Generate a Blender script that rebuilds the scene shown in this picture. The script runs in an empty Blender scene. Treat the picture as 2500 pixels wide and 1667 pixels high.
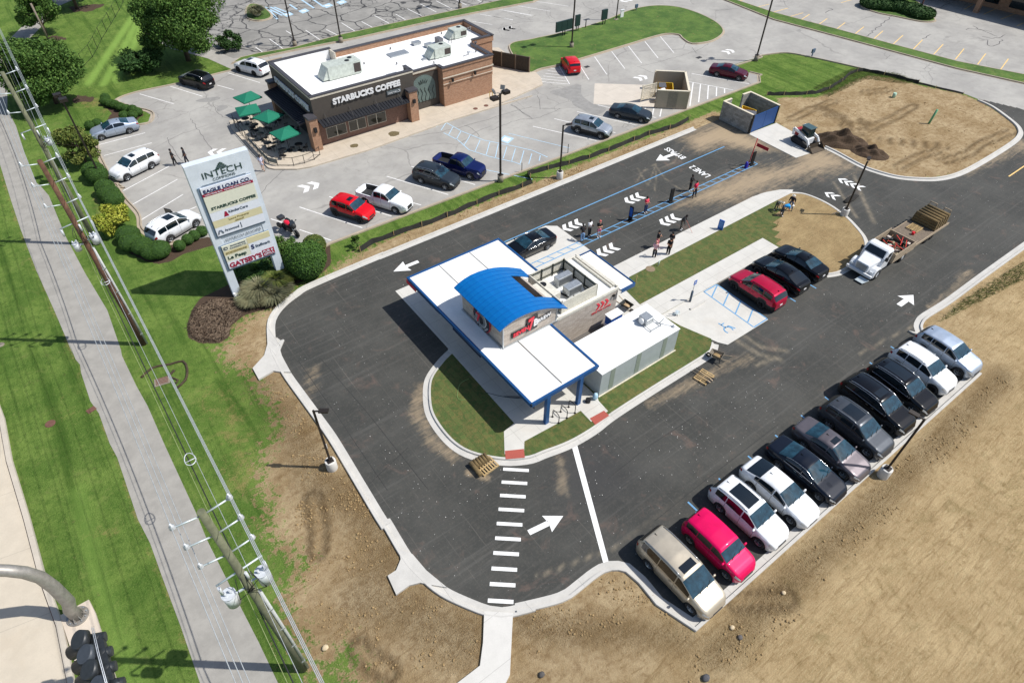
import bpy, bmesh, math, random
import numpy as np
from mathutils import Vector, Matrix
random.seed(7); RNG = np.random.default_rng(7)
S = bpy.context.scene; C = S.collection; PI = math.pi; R = math.radians
# ---------------------------------------------------------------- camera (a drone 33.4 m up, looking 45 degrees down)
HC, FOC, PIT, ROLL, HEAD = 33.4, 1551.3, R(45), 0.0134184, R(37.158)
_F = Vector((0, math.cos(PIT), -math.sin(PIT))); _R = Vector((1, 0, 0)); _U = _R.cross(_F)
_R2 = math.cos(ROLL)*_R + math.sin(ROLL)*_U; _U2 = -math.sin(ROLL)*_R + math.cos(ROLL)*_U
_Z = Matrix.Rotation(-HEAD, 3, 'Z'); _F, _R2, _U2 = _Z @ _F, _Z @ _R2, _Z @ _U2
cd = bpy.data.cameras.new('camera'); cam = bpy.data.objects.new('camera', cd); C.objects.link(cam)
cd.sensor_width = 36; cd.lens = FOC/2500*36; cd.clip_start = .5; cd.clip_end = 3000
_m = Matrix((_R2, _U2, -_F)).transposed().to_4x4(); _m.translation = (0, 0, HC); cam.matrix_world = _m
S.camera = cam
S.render.resolution_x, S.render.resolution_y = 1024, 682
# ---------------------------------------------------------------- world, sun, exposure
SUN_EL, SUN_AZ = R(54), R(321)      # azimuth: direction towards the sun measured from +X
w = bpy.data.worlds.new('World'); S.world = w; w.use_nodes = True; nt = w.node_tree
sky = nt.nodes.new('ShaderNodeTexSky'); sky.sky_type = 'NISHITA'; sky.sun_disc = False
sky.sun_elevation = SUN_EL; sky.sun_rotation = PI/2 - SUN_AZ; sky.altitude = 100; sky.air_density = 1; sky.dust_density = 1.2
bgn = nt.nodes['Background']; nt.links.new(sky.outputs[0], bgn.inputs[0]); bgn.inputs[1].default_value = .11
sl = bpy.data.lights.new('sun', 'SUN'); so = bpy.data.objects.new('sun', sl); C.objects.link(so)
sl.energy = 4.6; sl.angle = R(.5); sl.color = (1, .965, .91)
sd = Vector((math.cos(SUN_EL)*math.cos(SUN_AZ), math.cos(SUN_EL)*math.sin(SUN_AZ), math.sin(SUN_EL)))
so.rotation_euler = sd.to_track_quat('Z', 'Y').to_euler()
S.view_settings.view_transform = 'Standard'; S.view_settings.look = 'None'; S.view_settings.exposure = .12; S.view_settings.gamma = 1
# ---------------------------------------------------------------- survey helper: where a sight line meets the plane z
OX, OY = (0, 600, 1200, 1800), (0, 400, 800, 1200)
def G(x, y, z=0.):
    d = (x-1250)/FOC*_R2 - (y-833.5)/FOC*_U2 + _F
    t = (z-HC)/d.z
    return (d.x*t, d.y*t)
def W(t, pts, z=0.):
    ox, oy = OX[int(t[0])], OY[int(t[1])]
    return [G(ox+a/3.357, oy+b/3.357, z) for a, b in pts]
def W1(t, a, b, z=0.): return W(t, [(a, b)], z)[0]
# ---------------------------------------------------------------- materials
MC = {}
def srgb(r, g, b):
    f = lambda c: ((c/255)/12.92 if c/255 < .04045 else (((c/255)+.055)/1.055)**2.4)
    return (f(r), f(g), f(b))
def newmat(name):
    m = bpy.data.materials.new(name); m.use_nodes = True; nt = m.node_tree
    return m, nt, nt.nodes['Principled BSDF']
class NT:
    def __init__(s, nt): s.nt = nt
    def n(s, t, **k):
        x = s.nt.nodes.new(t)
        for a, b in k.items(): setattr(x, a, b)
        return x
    def l(s, a, b): s.nt.links.new(a, b)
    def pos(s): return s.n('ShaderNodeNewGeometry').outputs['Position']
    def scaled(s, v, sc, rot=0):
        m = s.n('ShaderNodeMapping'); m.inputs['Scale'].default_value = sc if hasattr(sc, '__len__') else (sc,)*3
        m.inputs['Rotation'].default_value = (0, 0, rot); s.l(v, m.inputs[0]); return m.outputs[0]
    def noise(s, v, sc, det=4, rough=.6, dist=0.):
        x = s.n('ShaderNodeTexNoise'); x.inputs['Scale'].default_value = sc; x.inputs['Detail'].default_value = det
        x.inputs['Roughness'].default_value = rough; x.inputs['Distortion'].default_value = dist; s.l(v, x.inputs['Vector']); return x.outputs['Fac']
    def ramp(s, f, lo, hi, a=0., b=1.):
        x = s.n('ShaderNodeMapRange'); x.interpolation_type = 'SMOOTHSTEP'
        for i, v in enumerate((lo, hi, a, b)): x.inputs[1+i].default_value = v
        s.l(f, x.inputs[0]); return x.outputs[0]
    def mix(s, f, a, b, mode='MIX'):
        x = s.n('ShaderNodeMix'); x.data_type = 'RGBA'; x.blend_type = mode
        for inp, v in ((x.inputs[0], f), (x.inputs[6], a), (x.inputs[7], b)):
            if isinstance(v, (int, float)): inp.default_value = v
            elif isinstance(v, tuple): inp.default_value = (*v, 1)[:4]
            else: s.l(v, inp)
        return x.outputs[2]
    def math(s, op, a, b=None):
        x = s.n('ShaderNodeMath', operation=op)
        for i, v in enumerate((a, b)):
            if v is None: continue
            if isinstance(v, (int, float)): x.inputs[i].default_value = v
            else: s.l(v, x.inputs[i])
        return x.outputs[0]
    def attr(s, nm): return s.n('ShaderNodeAttribute', attribute_name=nm).outputs['Fac']
    def bump(s, f, bsdf, st=.3, d=.02):
        x = s.n('ShaderNodeBump'); x.inputs['Strength'].default_value = st; x.inputs['Distance'].default_value = d
        s.l(f, x.inputs['Height']); s.l(x.outputs[0], bsdf.inputs['Normal'])
def M(name, col, rough=.6, metal=0., var=.12, sc=6., bump=0., coat=0., spec=.5, alpha=None):
    """plain surface with a little procedural unevenness"""
    if name in MC: return MC[name]
    m, nt, b = newmat(name); t = NT(nt)
    tc = t.n('ShaderNodeTexCoord').outputs['Object']
    f = t.noise(tc, sc, 5, .65)
    c1 = tuple(c*(1-var) for c in col); c2 = tuple(min(1, c*(1+var)) for c in col)
    t.l(t.mix(t.ramp(f, .3, .7), c1, c2), b.inputs['Base Color'])
    b.inputs['Roughness'].default_value = rough; b.inputs['Metallic'].default_value = metal
    b.inputs['Coat Weight'].default_value = coat; b.inputs['Coat Roughness'].default_value = .04; b.inputs['Specular IOR Level'].default_value = spec
    if bump: t.bump(f, b, bump, .02)
    MC[name] = m; return m
def paint(name, rgb, metal=.35, rough=.42):
    if name in MC: return MC[name]
    m, nt, b = newmat(name); t = NT(nt)
    f = t.noise(t.n('ShaderNodeTexCoord').outputs['Object'], 2.5, 4)
    c = srgb(*rgb); t.l(t.mix(t.ramp(f, .3, .7), tuple(x*.93 for x in c), tuple(min(1, x*1.05) for x in c)), b.inputs['Base Color'])
    b.inputs['Metallic'].default_value = metal; b.inputs['Roughness'].default_value = rough; b.inputs['Coat Weight'].default_value = .6; b.inputs['Coat Roughness'].default_value = .03; b.inputs['Specular IOR Level'].default_value = .12
    MC[name] = m; return m
def concrete(name, c, joint=None, var=.1, rot=0., stain=.0, rough=.85):
    """cast concrete: mottled, with saw-cut joints every `joint` metres"""
    c = tuple(x*.84 for x in c); m, nt, b = newmat(name); t = NT(nt); p = t.pos()
    f = t.ramp(t.noise(p, .9, 6, .7), .3, .7); f2 = t.noise(p, 14, 4, .7)
    col = t.mix(f, tuple(x*(1-var) for x in c), tuple(min(1, x*(1+var)) for x in c))
    col = t.mix(t.ramp(f2, .35, .75, 0, .16), col, tuple(x*.6 for x in c))
    if stain: col = t.mix(t.ramp(t.noise(p, .35, 5, .7, .5), .52, .7, 0, stain), col, srgb(176, 156, 128))
    if joint:
        br = t.n('ShaderNodeTexBrick', offset=0., squash=1.); br.inputs['Scale'].default_value = 1
        br.inputs['Brick Width'].default_value = joint[0]; br.inputs['Row Height'].default_value = joint[1]; br.inputs['Mortar Size'].default_value = .013
        t.l(t.scaled(p, 1, rot), br.inputs['Vector'])
        col = t.mix(t.math('MULTIPLY', br.outputs['Fac'], .45), col, tuple(x*.35 for x in c))
    t.l(col, b.inputs['Base Color']); b.inputs['Roughness'].default_value = rough; t.bump(f2, b, .12, .01)
    MC[name] = m; return m
# ---------------------------------------------------------------- mesh builder
class MB:
    def __init__(s): s.v = []; s.f = []; s.mi = []; s.cur = 0; s.smooth = False; s.sm = []
    def add(s, vs, fs):
        n = len(s.v); s.v += [tuple(v) for v in vs]
        for f in fs: s.f.append([n+i for i in f]); s.mi.append(s.cur); s.sm.append(s.smooth)
        return s
    def box(s, x0, x1, y0, y1, z0, z1, rz=0., c=None):
        vs = [(x, y, z) for z in (z0, z1) for x, y in ((x0, y0), (x1, y0), (x1, y1), (x0, y1))]
        if rz:
            cx, cy = c or ((x0+x1)/2, (y0+y1)/2); a, b = math.cos(rz), math.sin(rz)
            vs = [(cx+(x-cx)*a-(y-cy)*b, cy+(x-cx)*b+(y-cy)*a, z) for x, y, z in vs]
        return s.add(vs, [(3, 2, 1, 0), (4, 5, 6, 7), (0, 1, 5, 4), (1, 2, 6, 5), (2, 3, 7, 6), (3, 0, 4, 7)])
    def beam(s, p, q, w=.05, h=None, up=(0, 0, 1)):
        p, q = Vector(p), Vector(q); d = (q-p).normalized(); h = h or w; u = Vector(up)
        if abs(d.dot(u)) > .98: u = Vector((1, 0, 0))
        a = d.cross(u).normalized()*w/2; b = a.cross(d).normalized()*h/2
        vs = [o+i*a+j*b for o in (p, q) for i, j in ((-1, -1), (1, -1), (1, 1), (-1, 1))]
        return s.add(vs, [(3, 2, 1, 0), (4, 5, 6, 7), (0, 1, 5, 4), (1, 2, 6, 5), (2, 3, 7, 6), (3, 0, 4, 7)])
    def tube(s, pts, r, n=8, cap=True):
        pts = [Vector(p) for p in pts]; rs = r if hasattr(r, '__len__') else [r]*len(pts); rings = []; prev = None
        for i, p in enumerate(pts):
            d = (pts[min(i+1, len(pts)-1)]-pts[max(i-1, 0)])
            d = d.normalized() if d.length > 1e-9 else Vector((0, 0, 1))
            u = prev if prev is not None else (Vector((0, 0, 1)) if abs(d.z) < .9 else Vector((1, 0, 0)))
            a = (u - d*u.dot(d)); a = a.normalized() if a.length > 1e-6 else d.orthogonal().normalized(); prev = a; b = d.cross(a)
            rings.append([p+rs[i]*(math.cos(2*PI*k/n)*a+math.sin(2*PI*k/n)*b) for k in range(n)])
        vs = [v for r_ in rings for v in r_]; fs = []
        for i in range(len(pts)-1):
            for k in range(n): fs.append((i*n+k, i*n+(k+1) % n, (i+1)*n+(k+1) % n, (i+1)*n+k))
        o = s.smooth; s.smooth = True; s.add(vs, fs); s.smooth = o
        if cap:
            b0 = len(s.v)-len(vs)
            for q in (tuple(range(n))[::-1], tuple(range((len(pts)-1)*n, len(pts)*n))): s.f.append([b0+i for i in q]); s.mi.append(s.cur); s.sm.append(False)
        return s
    def cyl(s, x, y, z0, z1, r, r2=None, n=16): return s.tube([(x, y, z0), (x, y, z1)], [r, r if r2 is None else r2], n)
    def lathe(s, prof, n=20, axis='z', c=(0, 0, 0)):
        vs = []; fs = []; m = len(prof)
        for k in range(n):
            a = 2*PI*k/n
            for r_, h in prof:
                v = (r_*math.cos(a), r_*math.sin(a), h) if axis == 'z' else ((r_*math.cos(a), h, r_*math.sin(a)) if axis == 'y' else (h, r_*math.cos(a), r_*math.sin(a)))
                vs.append((v[0]+c[0], v[1]+c[1], v[2]+c[2]))
        for k in range(n):
            for i in range(m-1): fs.append((k*m+i, ((k+1) % n)*m+i, ((k+1) % n)*m+i+1, k*m+i+1))
        o = s.smooth; s.smooth = True; s.add(vs, fs); s.smooth = o
        return s
    def prism(s, poly, z0, z1, bottom=True):
        n = len(poly); a = sum(poly[i][0]*poly[(i+1) % n][1]-poly[(i+1) % n][0]*poly[i][1] for i in range(n))
        if a < 0: poly = poly[::-1]
        z0f = z0 if callable(z0) else (lambda x, y: z0)
        vs = [(x, y, z0f(x, y)) for x, y in poly]+[(x, y, z1) for x, y in poly]
        fs = [tuple(range(n, 2*n))]+[(i, (i+1) % n, (i+1) % n+n, i+n) for i in range(n)]
        if bottom: fs.append(tuple(range(n))[::-1])
        return s.add(vs, fs)
    def sheet(s, poly, z):
        n = len(poly); a = sum(poly[i][0]*poly[(i+1) % n][1]-poly[(i+1) % n][0]*poly[i][1] for i in range(n))
        if a < 0: poly = poly[::-1]
        return s.add([(x, y, z) for x, y in poly], [tuple(range(n))])
    def strip(s, p, q, w, z):
        p, q = Vector(p), Vector(q); d = (q-p).normalized(); a = Vector((-d.y, d.x))*w/2
        return s.sheet([tuple(p-a), tuple(q-a), tuple(q+a), tuple(p+a)], z)
    def ell(s, c, r, n=12, m=8, jit=0.):
        vs = [(c[0], c[1], c[2]-r[2])]; fs = []
        for i in range(1, m):
            t = -PI/2+PI*i/m
            for k in range(n):
                a = 2*PI*k/n; j = 1+random.uniform(-jit, jit)
                vs.append((c[0]+r[0]*math.cos(t)*math.cos(a)*j, c[1]+r[1]*math.cos(t)*math.sin(a)*j, c[2]+r[2]*math.sin(t)*j))
        vs.append((c[0], c[1], c[2]+r[2])); L = len(vs)-1
        for k in range(n):
            fs.append((0, 1+(k+1) % n, 1+k)); fs.append((L, L-n+k, L-n+(k+1) % n))
            for i in range(m-2): fs.append((1+i*n+k, 1+i*n+(k+1) % n, 1+(i+1)*n+(k+1) % n, 1+(i+1)*n+k))
        o = s.smooth; s.smooth = True; s.add(vs, fs); s.smooth = o
        return s
    def build(s, name, mat, parent=None, world=True, loc=None, kind=None, bevel=0.):
        me = bpy.data.meshes.new(name); v = s.v; o0 = None
        if parent is not None and world:
            l = parent.location; v = [(a-l[0], b-l[1], c-l[2]) for a, b, c in v]
        elif loc is not None and world: v = [(a-loc[0], b-loc[1], c-loc[2]) for a, b, c in v]
        me.from_pydata(v, [], s.f)
        for m_ in (mat if isinstance(mat, (list, tuple)) else [mat]): me.materials.append(m_)
        me.polygons.foreach_set('material_index', s.mi); me.polygons.foreach_set('use_smooth', s.sm); me.update()
        o = bpy.data.objects.new(name, me); C.objects.link(o)
        if parent is not None: o.parent = parent
        elif loc is not None: o.location = loc
        if kind: o['kind'] = kind
        if bevel:
            b = o.modifiers.new('bevel', 'BEVEL'); b.width = bevel; b.segments = 2; b.limit_method = 'ANGLE'; b.angle_limit = R(40)
        return o
def empty(name, label, cat, loc=(0, 0, 0), rz=0., group=None):
    o = bpy.data.objects.new(name, None); C.objects.link(o); o.empty_display_size = .3
    o.location = loc if len(loc) == 3 else (*loc, 0); o.rotation_euler = (0, 0, rz); o['label'] = label; o['category'] = cat
    if group: o['group'] = group
    return o
def tag(o, label, cat, group=None):
    o['label'] = label; o['category'] = cat
    if group: o['group'] = group
    return o
def kids(o): return [c for c in bpy.data.objects if c.parent == o]
def dup(root, loc, rz=None, label=None):
    r = root.copy(); C.objects.link(r); r.location = loc if len(loc) == 3 else (*loc, 0)
    if rz is not None: r.rotation_euler = (0, 0, rz)
    if label: r['label'] = label
    for ch in kids(root):
        c = ch.copy(); C.objects.link(c); c.parent = r
        for g_ in kids(ch):
            d = g_.copy(); C.objects.link(d); d.parent = c
    return r
def text(name, body, org, xd, yd, wd, ht, mat, parent=None, ext=.02, bold=.0, kind=None, spacing=1., shear=0.):
    """lettering as a solid mesh; org = lower-left corner, xd/yd = reading and up directions"""
    cu = bpy.data.curves.new(name, 'FONT'); cu.body = body; cu.size = 1; cu.extrude = .5; cu.offset = bold; cu.space_character = spacing; cu.shear = shear
    cu.resolution_u = 3; to = bpy.data.objects.new(name, cu); C.objects.link(to)
    me = bpy.data.meshes.new_from_object(to.evaluated_get(bpy.context.evaluated_depsgraph_get())); bpy.data.objects.remove(to); bpy.data.curves.remove(cu)
    co = np.empty(len(me.vertices)*3); me.vertices.foreach_get('co', co); co = co.reshape(-1, 3)
    lo, hi = co.min(0), co.max(0); u = (co-lo)/np.maximum(hi-lo, 1e-6)
    X = np.array(Vector(xd).normalized()); Y = np.array(Vector(yd).normalized()); N = np.cross(X, Y)
    p = np.array(org)+u[:, :1]*wd*X+u[:, 1:2]*ht*Y+u[:, 2:3]*ext*N
    if parent is not None: p = p-np.array(parent.location)
    me.vertices.foreach_set('co', p.ravel()); me.materials.clear(); me.materials.append(mat); me.name = name; me.update()
    o = bpy.data.objects.new(name, me); C.objects.link(o)
    if parent is not None: o.parent = parent
    if kind: o['kind'] = kind
    return o
def smooth_path(pts, closed=False, step=.35):
    """Catmull-Rom through the points"""
    P = [Vector((p[0], p[1])) for p in pts]; n = len(P); out = []
    for i in range(n if closed else n-1):
        p0 = P[(i-1) % n] if closed or i else P[0]; p1 = P[i]; p2 = P[(i+1) % n]; p3 = P[(i+2) % n] if closed or i+2 < n else P[-1]
        k = max(1, int((p2-p1).length/step)) if (p2-p1).length < 6 else 10
        for j in range(k):
            t = j/k; out.append(tuple(.5*((2*p1)+(-p0+p2)*t+(2*p0-5*p1+4*p2-p3)*t*t+(-p0+3*p1-3*p2+p3)*t**3)))
    if not closed: out.append(tuple(P[-1]))
    return out
def sweep(mb, path, prof, closed=False):
    """sweep a (offset to the left, z) profile along a flat path"""
    P = [Vector(p) for p in path]; n = len(P); m = len(prof); vs = []
    for i, p in enumerate(P):
        a = P[(i-1) % n] if closed or i else P[0]; b = P[(i+1) % n] if closed or i < n-1 else P[-1]
        d1 = (p-a).normalized() if (p-a).length > 1e-6 else (b-p).normalized(); d2 = (b-p).normalized() if (b-p).length > 1e-6 else d1
        d = (d1+d2).normalized(); nn = Vector((-d.y, d.x)); k = 1/max(.5, nn.dot(Vector((-d1.y, d1.x))))
        for o_, z in prof: vs.append((p.x+nn.x*o_*k, p.y+nn.y*o_*k, z))
    fs = []
    for i in range(n if closed else n-1):
        for j in range(m-1): fs.append((i*m+j, ((i+1) % n)*m+j, ((i+1) % n)*m+j+1, i*m+j+1))
    mb.add(vs, fs); return mb
def inpoly(X, Y, poly):
    r = np.zeros(X.shape, bool); n = len(poly); j = n-1
    for i in range(n):
        xi, yi = poly[i]; xj, yj = poly[j]
        if yi != yj: r ^= ((yi > Y) != (yj > Y)) & (X < (xj-xi)*(Y-yi)/(yj-yi)+xi)
        j = i
    return r
def segd(X, Y, path, closed=False):
    d = np.full(X.shape, 1e9); n = len(path)
    for i in range(n if closed else n-1):
        ax, ay = path[i]; bx, by = path[(i+1) % n]; dx, dy = bx-ax, by-ay; L = dx*dx+dy*dy+1e-12
        t = np.clip(((X-ax)*dx+(Y-ay)*dy)/L, 0, 1); d = np.minimum(d, (X-ax-t*dx)**2+(Y-ay-t*dy)**2)
    return np.sqrt(d)
def mask(X, Y, poly, soft=.6):
    d = segd(X, Y, poly, True); d = np.where(inpoly(X, Y, poly), d, -d); return np.clip(.5+d/(2*soft), 0, 1)
def grid(name, xs, ys, z, mat, attrs, keep=None, kind='structure'):
    X, Y = np.meshgrid(xs, ys); ny, nx = X.shape; Z = z(X, Y) if callable(z) else np.full(X.shape, z)
    co = np.stack([X, Y, Z], -1).reshape(-1, 3).astype(np.float32)
    i = np.arange((ny-1)*nx).reshape(ny-1, nx)[:, :-1]; q = np.stack([i, i+1, i+nx+1, i+nx], -1).reshape(-1, 4)
    if keep is not None:
        cx = (X[:-1, :-1]+X[1:, 1:]).ravel()/2; cy = (Y[:-1, :-1]+Y[1:, 1:]).ravel()/2; q = q[keep(cx, cy)]
    me = bpy.data.meshes.new(name); me.vertices.add(len(co)); me.vertices.foreach_set('co', co.ravel())
    me.loops.add(q.size); me.loops.foreach_set('vertex_index', q.ravel().astype(np.int32))
    me.polygons.add(len(q)); me.polygons.foreach_set('loop_start', np.arange(0, q.size, 4, dtype=np.int32)); me.polygons.foreach_set('loop_total', np.full(len(q), 4, np.int32))
    me.update(calc_edges=True); me.polygons.foreach_set('use_smooth', np.ones(len(q), bool))
    for k, f in attrs.items():
        a = me.attributes.new(k, 'FLOAT', 'POINT'); a.data.foreach_set('value', f.astype(np.float32).ravel())
    me.materials.append(mat); o = bpy.data.objects.new(name, me); C.objects.link(o); o['kind'] = kind
    return o
def struct(mb, name, mat): return mb.build(name, mat, kind='structure')
def build_each(mb, name, mat, parent=None, **k):
    """every separate piece of the builder becomes an object of its own"""
    par = list(range(len(mb.v)))
    def fd(a):
        while par[a] != a: par[a] = par[par[a]]; a = par[a]
        return a
    for f in mb.f:
        for i in f[1:]: par[fd(i)] = fd(f[0])
    gs = {}
    for j, f in enumerate(mb.f): gs.setdefault(fd(f[0]), []).append(j)
    out = []
    for js in gs.values():
        m = MB(); mp = {}
        for j in js:
            nf = []
            for i in mb.f[j]:
                if i not in mp: mp[i] = len(m.v); m.v.append(mb.v[i])
                nf.append(mp[i])
            m.f.append(nf); m.mi.append(mb.mi[j]); m.sm.append(mb.sm[j])
        out.append(m.build(name, mat, parent, **k))
    return out
# ================================================================ GROUND
WHITE = M('white_paint_marking', (.78, .78, .76), .7, var=.08, sc=9)
BLUEP = M('blue_paint_marking', srgb(100, 152, 192), .7, var=.12, sc=9)
# --- new asphalt outline (the gutter edge), traced once round
lane_top = W('20', [(1680, 1065)])+[(35.3, 41.2), (17., 41.15)]
west = W('11', [(1100, 780), (560, 1010), (440, 1080), (330, 1165), (262, 1250), (240, 1320), (243, 1420), (250, 1500)])
west2 = W('12', [(252, 80), (275, 190), (300, 240), (370, 370), (500, 550), (640, 740), (760, 910), (990, 1290), (1160, 1568)])+W('13', [(1180, 220), (1350, 500), (1470, 640), (1640, 780), (1850, 880), (2000, 935), (2100, 948), (2210, 930), (2350, 893)])
south = W('23', [(190, 917), (540, 830), (680, 740), (780, 660), (880, 595), (960, 570), (1040, 568), (1130, 590), (1190, 640), (1260, 700), (1400, 870), (1640, 1090)])
sx0, sy0 = south[-1]
row_r = 45.2; sy0 = 4.8          # head of the long stall row
south[-1] = (15.66, sy0)
east = [(row_r, sy0)]+W('31', [(1520, 1440), (1490, 1425), (1462, 1380), (1447, 1330), (1462, 1280), (1510, 1230), (1700, 1110), (2000, 890), (2350, 640)])
e_end = east[-1]; far_e = (e_end[0]+60, e_end[1]+(east[-1][1]-east[-2][1])/(east[-1][0]-east[-2][0])*60)
mound_edge = W('30', [(1990, 820), (2080, 860), (2160, 910), (2290, 1010), (2335, 1065), (2338, 1115), (2280, 1180), (2080, 1310), (1860, 1430), (1680, 1480), (1500, 1485), (1300, 1465), (1100, 1410), (980, 1360), (800, 1262), (700, 1215)])
road_join = [W1('30', 2350, 905)]
rj = road_join[0]; me0 = mound_edge[0]; dj = ((rj[0]-me0[0]), (rj[1]-me0[1]))
far_j = (me0[0]+dj[0]*4, me0[1]+dj[1]*4)
asph = lane_top+west+west2+south+east+[far_e, far_j]+mound_edge+[(60.8, 31.), (60.8, 41.3)]
asph = [tuple(p) for p in asph]
# --- dirt and mulch regions
grass_dirt = W('11', [(930, 730), (760, 830), (700, 900), (560, 985), (400, 1060)])+W('01', [(2220, 1170), (1950, 1290), (1870, 1450)])+W('02', [(1800, 170), (1900, 300), (2080, 380), (2120, 520), (2240, 640), (2300, 860), (2180, 1000), (2120, 1180), (2150, 1350), (2240, 1480)])+W('13', [(230, 60), (160, 250), (270, 430), (470, 600), (400, 720), (330, 800), (290, 950), (410, 1150), (480, 1400), (600, 1500), (820, 1290), (890, 1400), (820, 1568)])
fieldp = grass_dirt+[(4.5, 3), (6, -60), (300, -60), (300, 20), far_e, e_end, (60, 35), (56, 43), (20, 42.9)]
strip1 = [(14.5, 41.2), (62.5, 41.2), (62.3, 43.4), (56, 43.1), (40, 43.2), (28, 43.1), (20, 43.3), (16.4, 43.0)]
moundp = W('30', [(300, 1000), (420, 1070), (640, 1180), (980, 1360), (1300, 1450), (1500, 1470), (1800, 1430), (2080, 1290), (2270, 1170), (2320, 1090), (2260, 1000), (2100, 890), (1990, 830), (1850, 775), (1500, 700), (1250, 640), (1080, 620), (960, 660), (800, 750), (640, 800), (330, 800), (340, 870)])
mulch_sign = W('01', [(1530, 1330), (1540, 1420), (1640, 1470), (1790, 1470), (1880, 1420), (1890, 1330), (2000, 1240), (2250, 1170), (2350, 1120)])+W('11', [(330, 1020), (620, 900), (700, 820), (690, 650), (380, 700), (200, 760)])+W('01', [(2100, 830), (1850, 1000), (1640, 1100), (1570, 1200)])
mulch_hedge = W('01', [(1380, 660), (1640, 570), (1700, 560), (1780, 660), (1700, 680), (1500, 740), (1400, 800), (1300, 820), (1200, 800), (1040, 720), (1000, 590), (1240, 650)])
mulch_nw = W('00', [(800, 840), (930, 860), (1080, 900), (1180, 940), (1120, 985), (1000, 1000), (870, 990), (915, 930), (880, 890)])
mulch_t2 = W('00', [(430, 290), (540, 310), (550, 330), (420, 345), (380, 320)]); mulch_t3 = W('00', [(560, 60), (860, 30), (850, 50), (740, 95), (600, 100)])
mulch_b = W('00', [(640, 780), (780, 800), (760, 830), (600, 850), (590, 820)])
GX = np.concatenate([[-900, -300, -120, -60, -40], np.arange(-24, 60, .3), np.arange(60, 140, .8), [160, 220, 400, 900]])
GY = np.concatenate([[-900, -300, -100, -50, -30], np.arange(-12, 60, .3), np.arange(60, 140, .8), [160, 220, 400, 900]])
X, Y = np.meshgrid(GX, GY)
def lown(X, Y, s, seed):
    r = np.random.default_rng(seed); o = 0
    for k in range(7):
        a = r.uniform(0, 2*PI); f = s*r.uniform(.5, 2.2); o = o+np.sin(X*f*math.cos(a)+Y*f*math.sin(a)+r.uniform(0, 6))
    return o/7
dirt = np.maximum.reduce([mask(X, Y, fieldp, 1.7), mask(X, Y, strip1, .35), mask(X, Y, moundp, .5)])
mul = np.maximum.reduce([mask(X, Y, p, .2) for p in (mulch_sign, mulch_hedge, mulch_nw, mulch_t2, mulch_t3, mulch_b)])
field_dry = mask(X, Y, [(9, -60), (14, 4.5), (46, 4.3), (47, 8), (120, 25), (300, 40), (300, -60)], 4)
clod = np.maximum(np.exp(-(segd(X, Y, [(15.2, 2.9), (30, 2.9), (46.5, 3.2)])/.9)**2), .8*np.exp(-(segd(X, Y, W('23', [(60, 1000), (500, 1130), (1000, 1140), (1600, 1200)]))/.9)**2))
clod = np.maximum(clod, .9*np.exp(-(segd(X, Y, W('12', [(100, 480), (300, 700), (430, 900), (600, 1250), (800, 1400)]))/1.4)**2))
clod = np.maximum(clod, .8*np.exp(-(segd(X, Y, W('13', [(850, 60), (1150, 350), (1150, 600)])+W('13', [(1000, 850), (1400, 1000), (1800, 1200)]))/1.6)**2))
ruts = np.zeros(X.shape)
for p in (W('30', [(680, 885), (850, 960), (1040, 1000), (1120, 1060)]), W('30', [(760, 950), (900, 1010), (1100, 1050), (1300, 960), (1450, 870)]), W('30', [(880, 1020), (920, 1120), (1000, 1180)]), W('30', [(960, 1050), (1000, 1110), (1050, 1140)]),
          W('30', [(1200, 1150), (1500, 1180), (1700, 1200)]), W('30', [(1330, 1370), (1500, 1280), (1640, 1240)]), W('30', [(1700, 1320), (1900, 1260), (2000, 1180), (2250, 1080)]), W('30', [(450, 980), (600, 900), (800, 830)]), W('30', [(1050, 760), (1250, 735)]),
          W('13', [(560, 60), (610, 300), (600, 480)]), W('13', [(940, 1290), (1020, 1380), (1180, 1470)]), W('33', [(0, 900), (420, 880)])):
    dr_ = segd(X, Y, p); ruts = np.maximum(ruts, np.exp(-((dr_-.45)/.2)**2))
bare = np.maximum.reduce([.75*mask(X, Y, W('00', [(600, 790), (800, 800), (930, 830), (870, 960), (760, 900), (620, 860)]), 1.), .6*np.exp(-(segd(X, Y, W('02', [(1720, 560), (1900, 700), (1950, 900), (2000, 1250)]))/1.6)**2),
                          .45*np.exp(-(segd(X, Y, W('02', [(560, 700), (620, 600)]))/1.3)**2), .5*np.exp(-(segd(X, Y, W('03', [(760, 360), (900, 350)]))/.8)**2), .6*np.exp(-(segd(X, Y, W('01', [(780, 240), (820, 420)]))/.9)**2)])
path_l = W('01', [(0, 60), (160, 540), (300, 880), (440, 1190), (530, 1400), (600, 1568)])
bare = np.maximum(bare, .7*np.exp(-(segd(X, Y, path_l+W('02', [(650, 330), (800, 680), (960, 1060), (1130, 1560)])+W('03', [(1330, 700), (1640, 1568)]))/.25)**2))
stripe = np.zeros(X.shape)
for p in (W('00', [(720, 690), (900, 420), (1080, 150), (1180, 0)]), W('00', [(850, 690), (1000, 420), (1150, 130), (1230, 0)]), W('00', [(950, 660), (1090, 380), (1200, 120)])):
    stripe = np.maximum(stripe, np.exp(-(segd(X, Y, p)/.55)**4))
stripe = np.maximum(stripe, .5*np.exp(-(segd(X, Y, W('03', [(640, 0), (800, 700), (1100, 1568)]))/.5)**2))
gm, gnt, gb = newmat('ground_surface'); t = NT(gnt); p = t.pos()
n1 = t.noise(p, .35, 6, .65); n2 = t.noise(p, 2.2, 6, .7); n3 = t.noise(p, 11, 5, .75); n4 = t.noise(p, 45, 3, .7)
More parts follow.
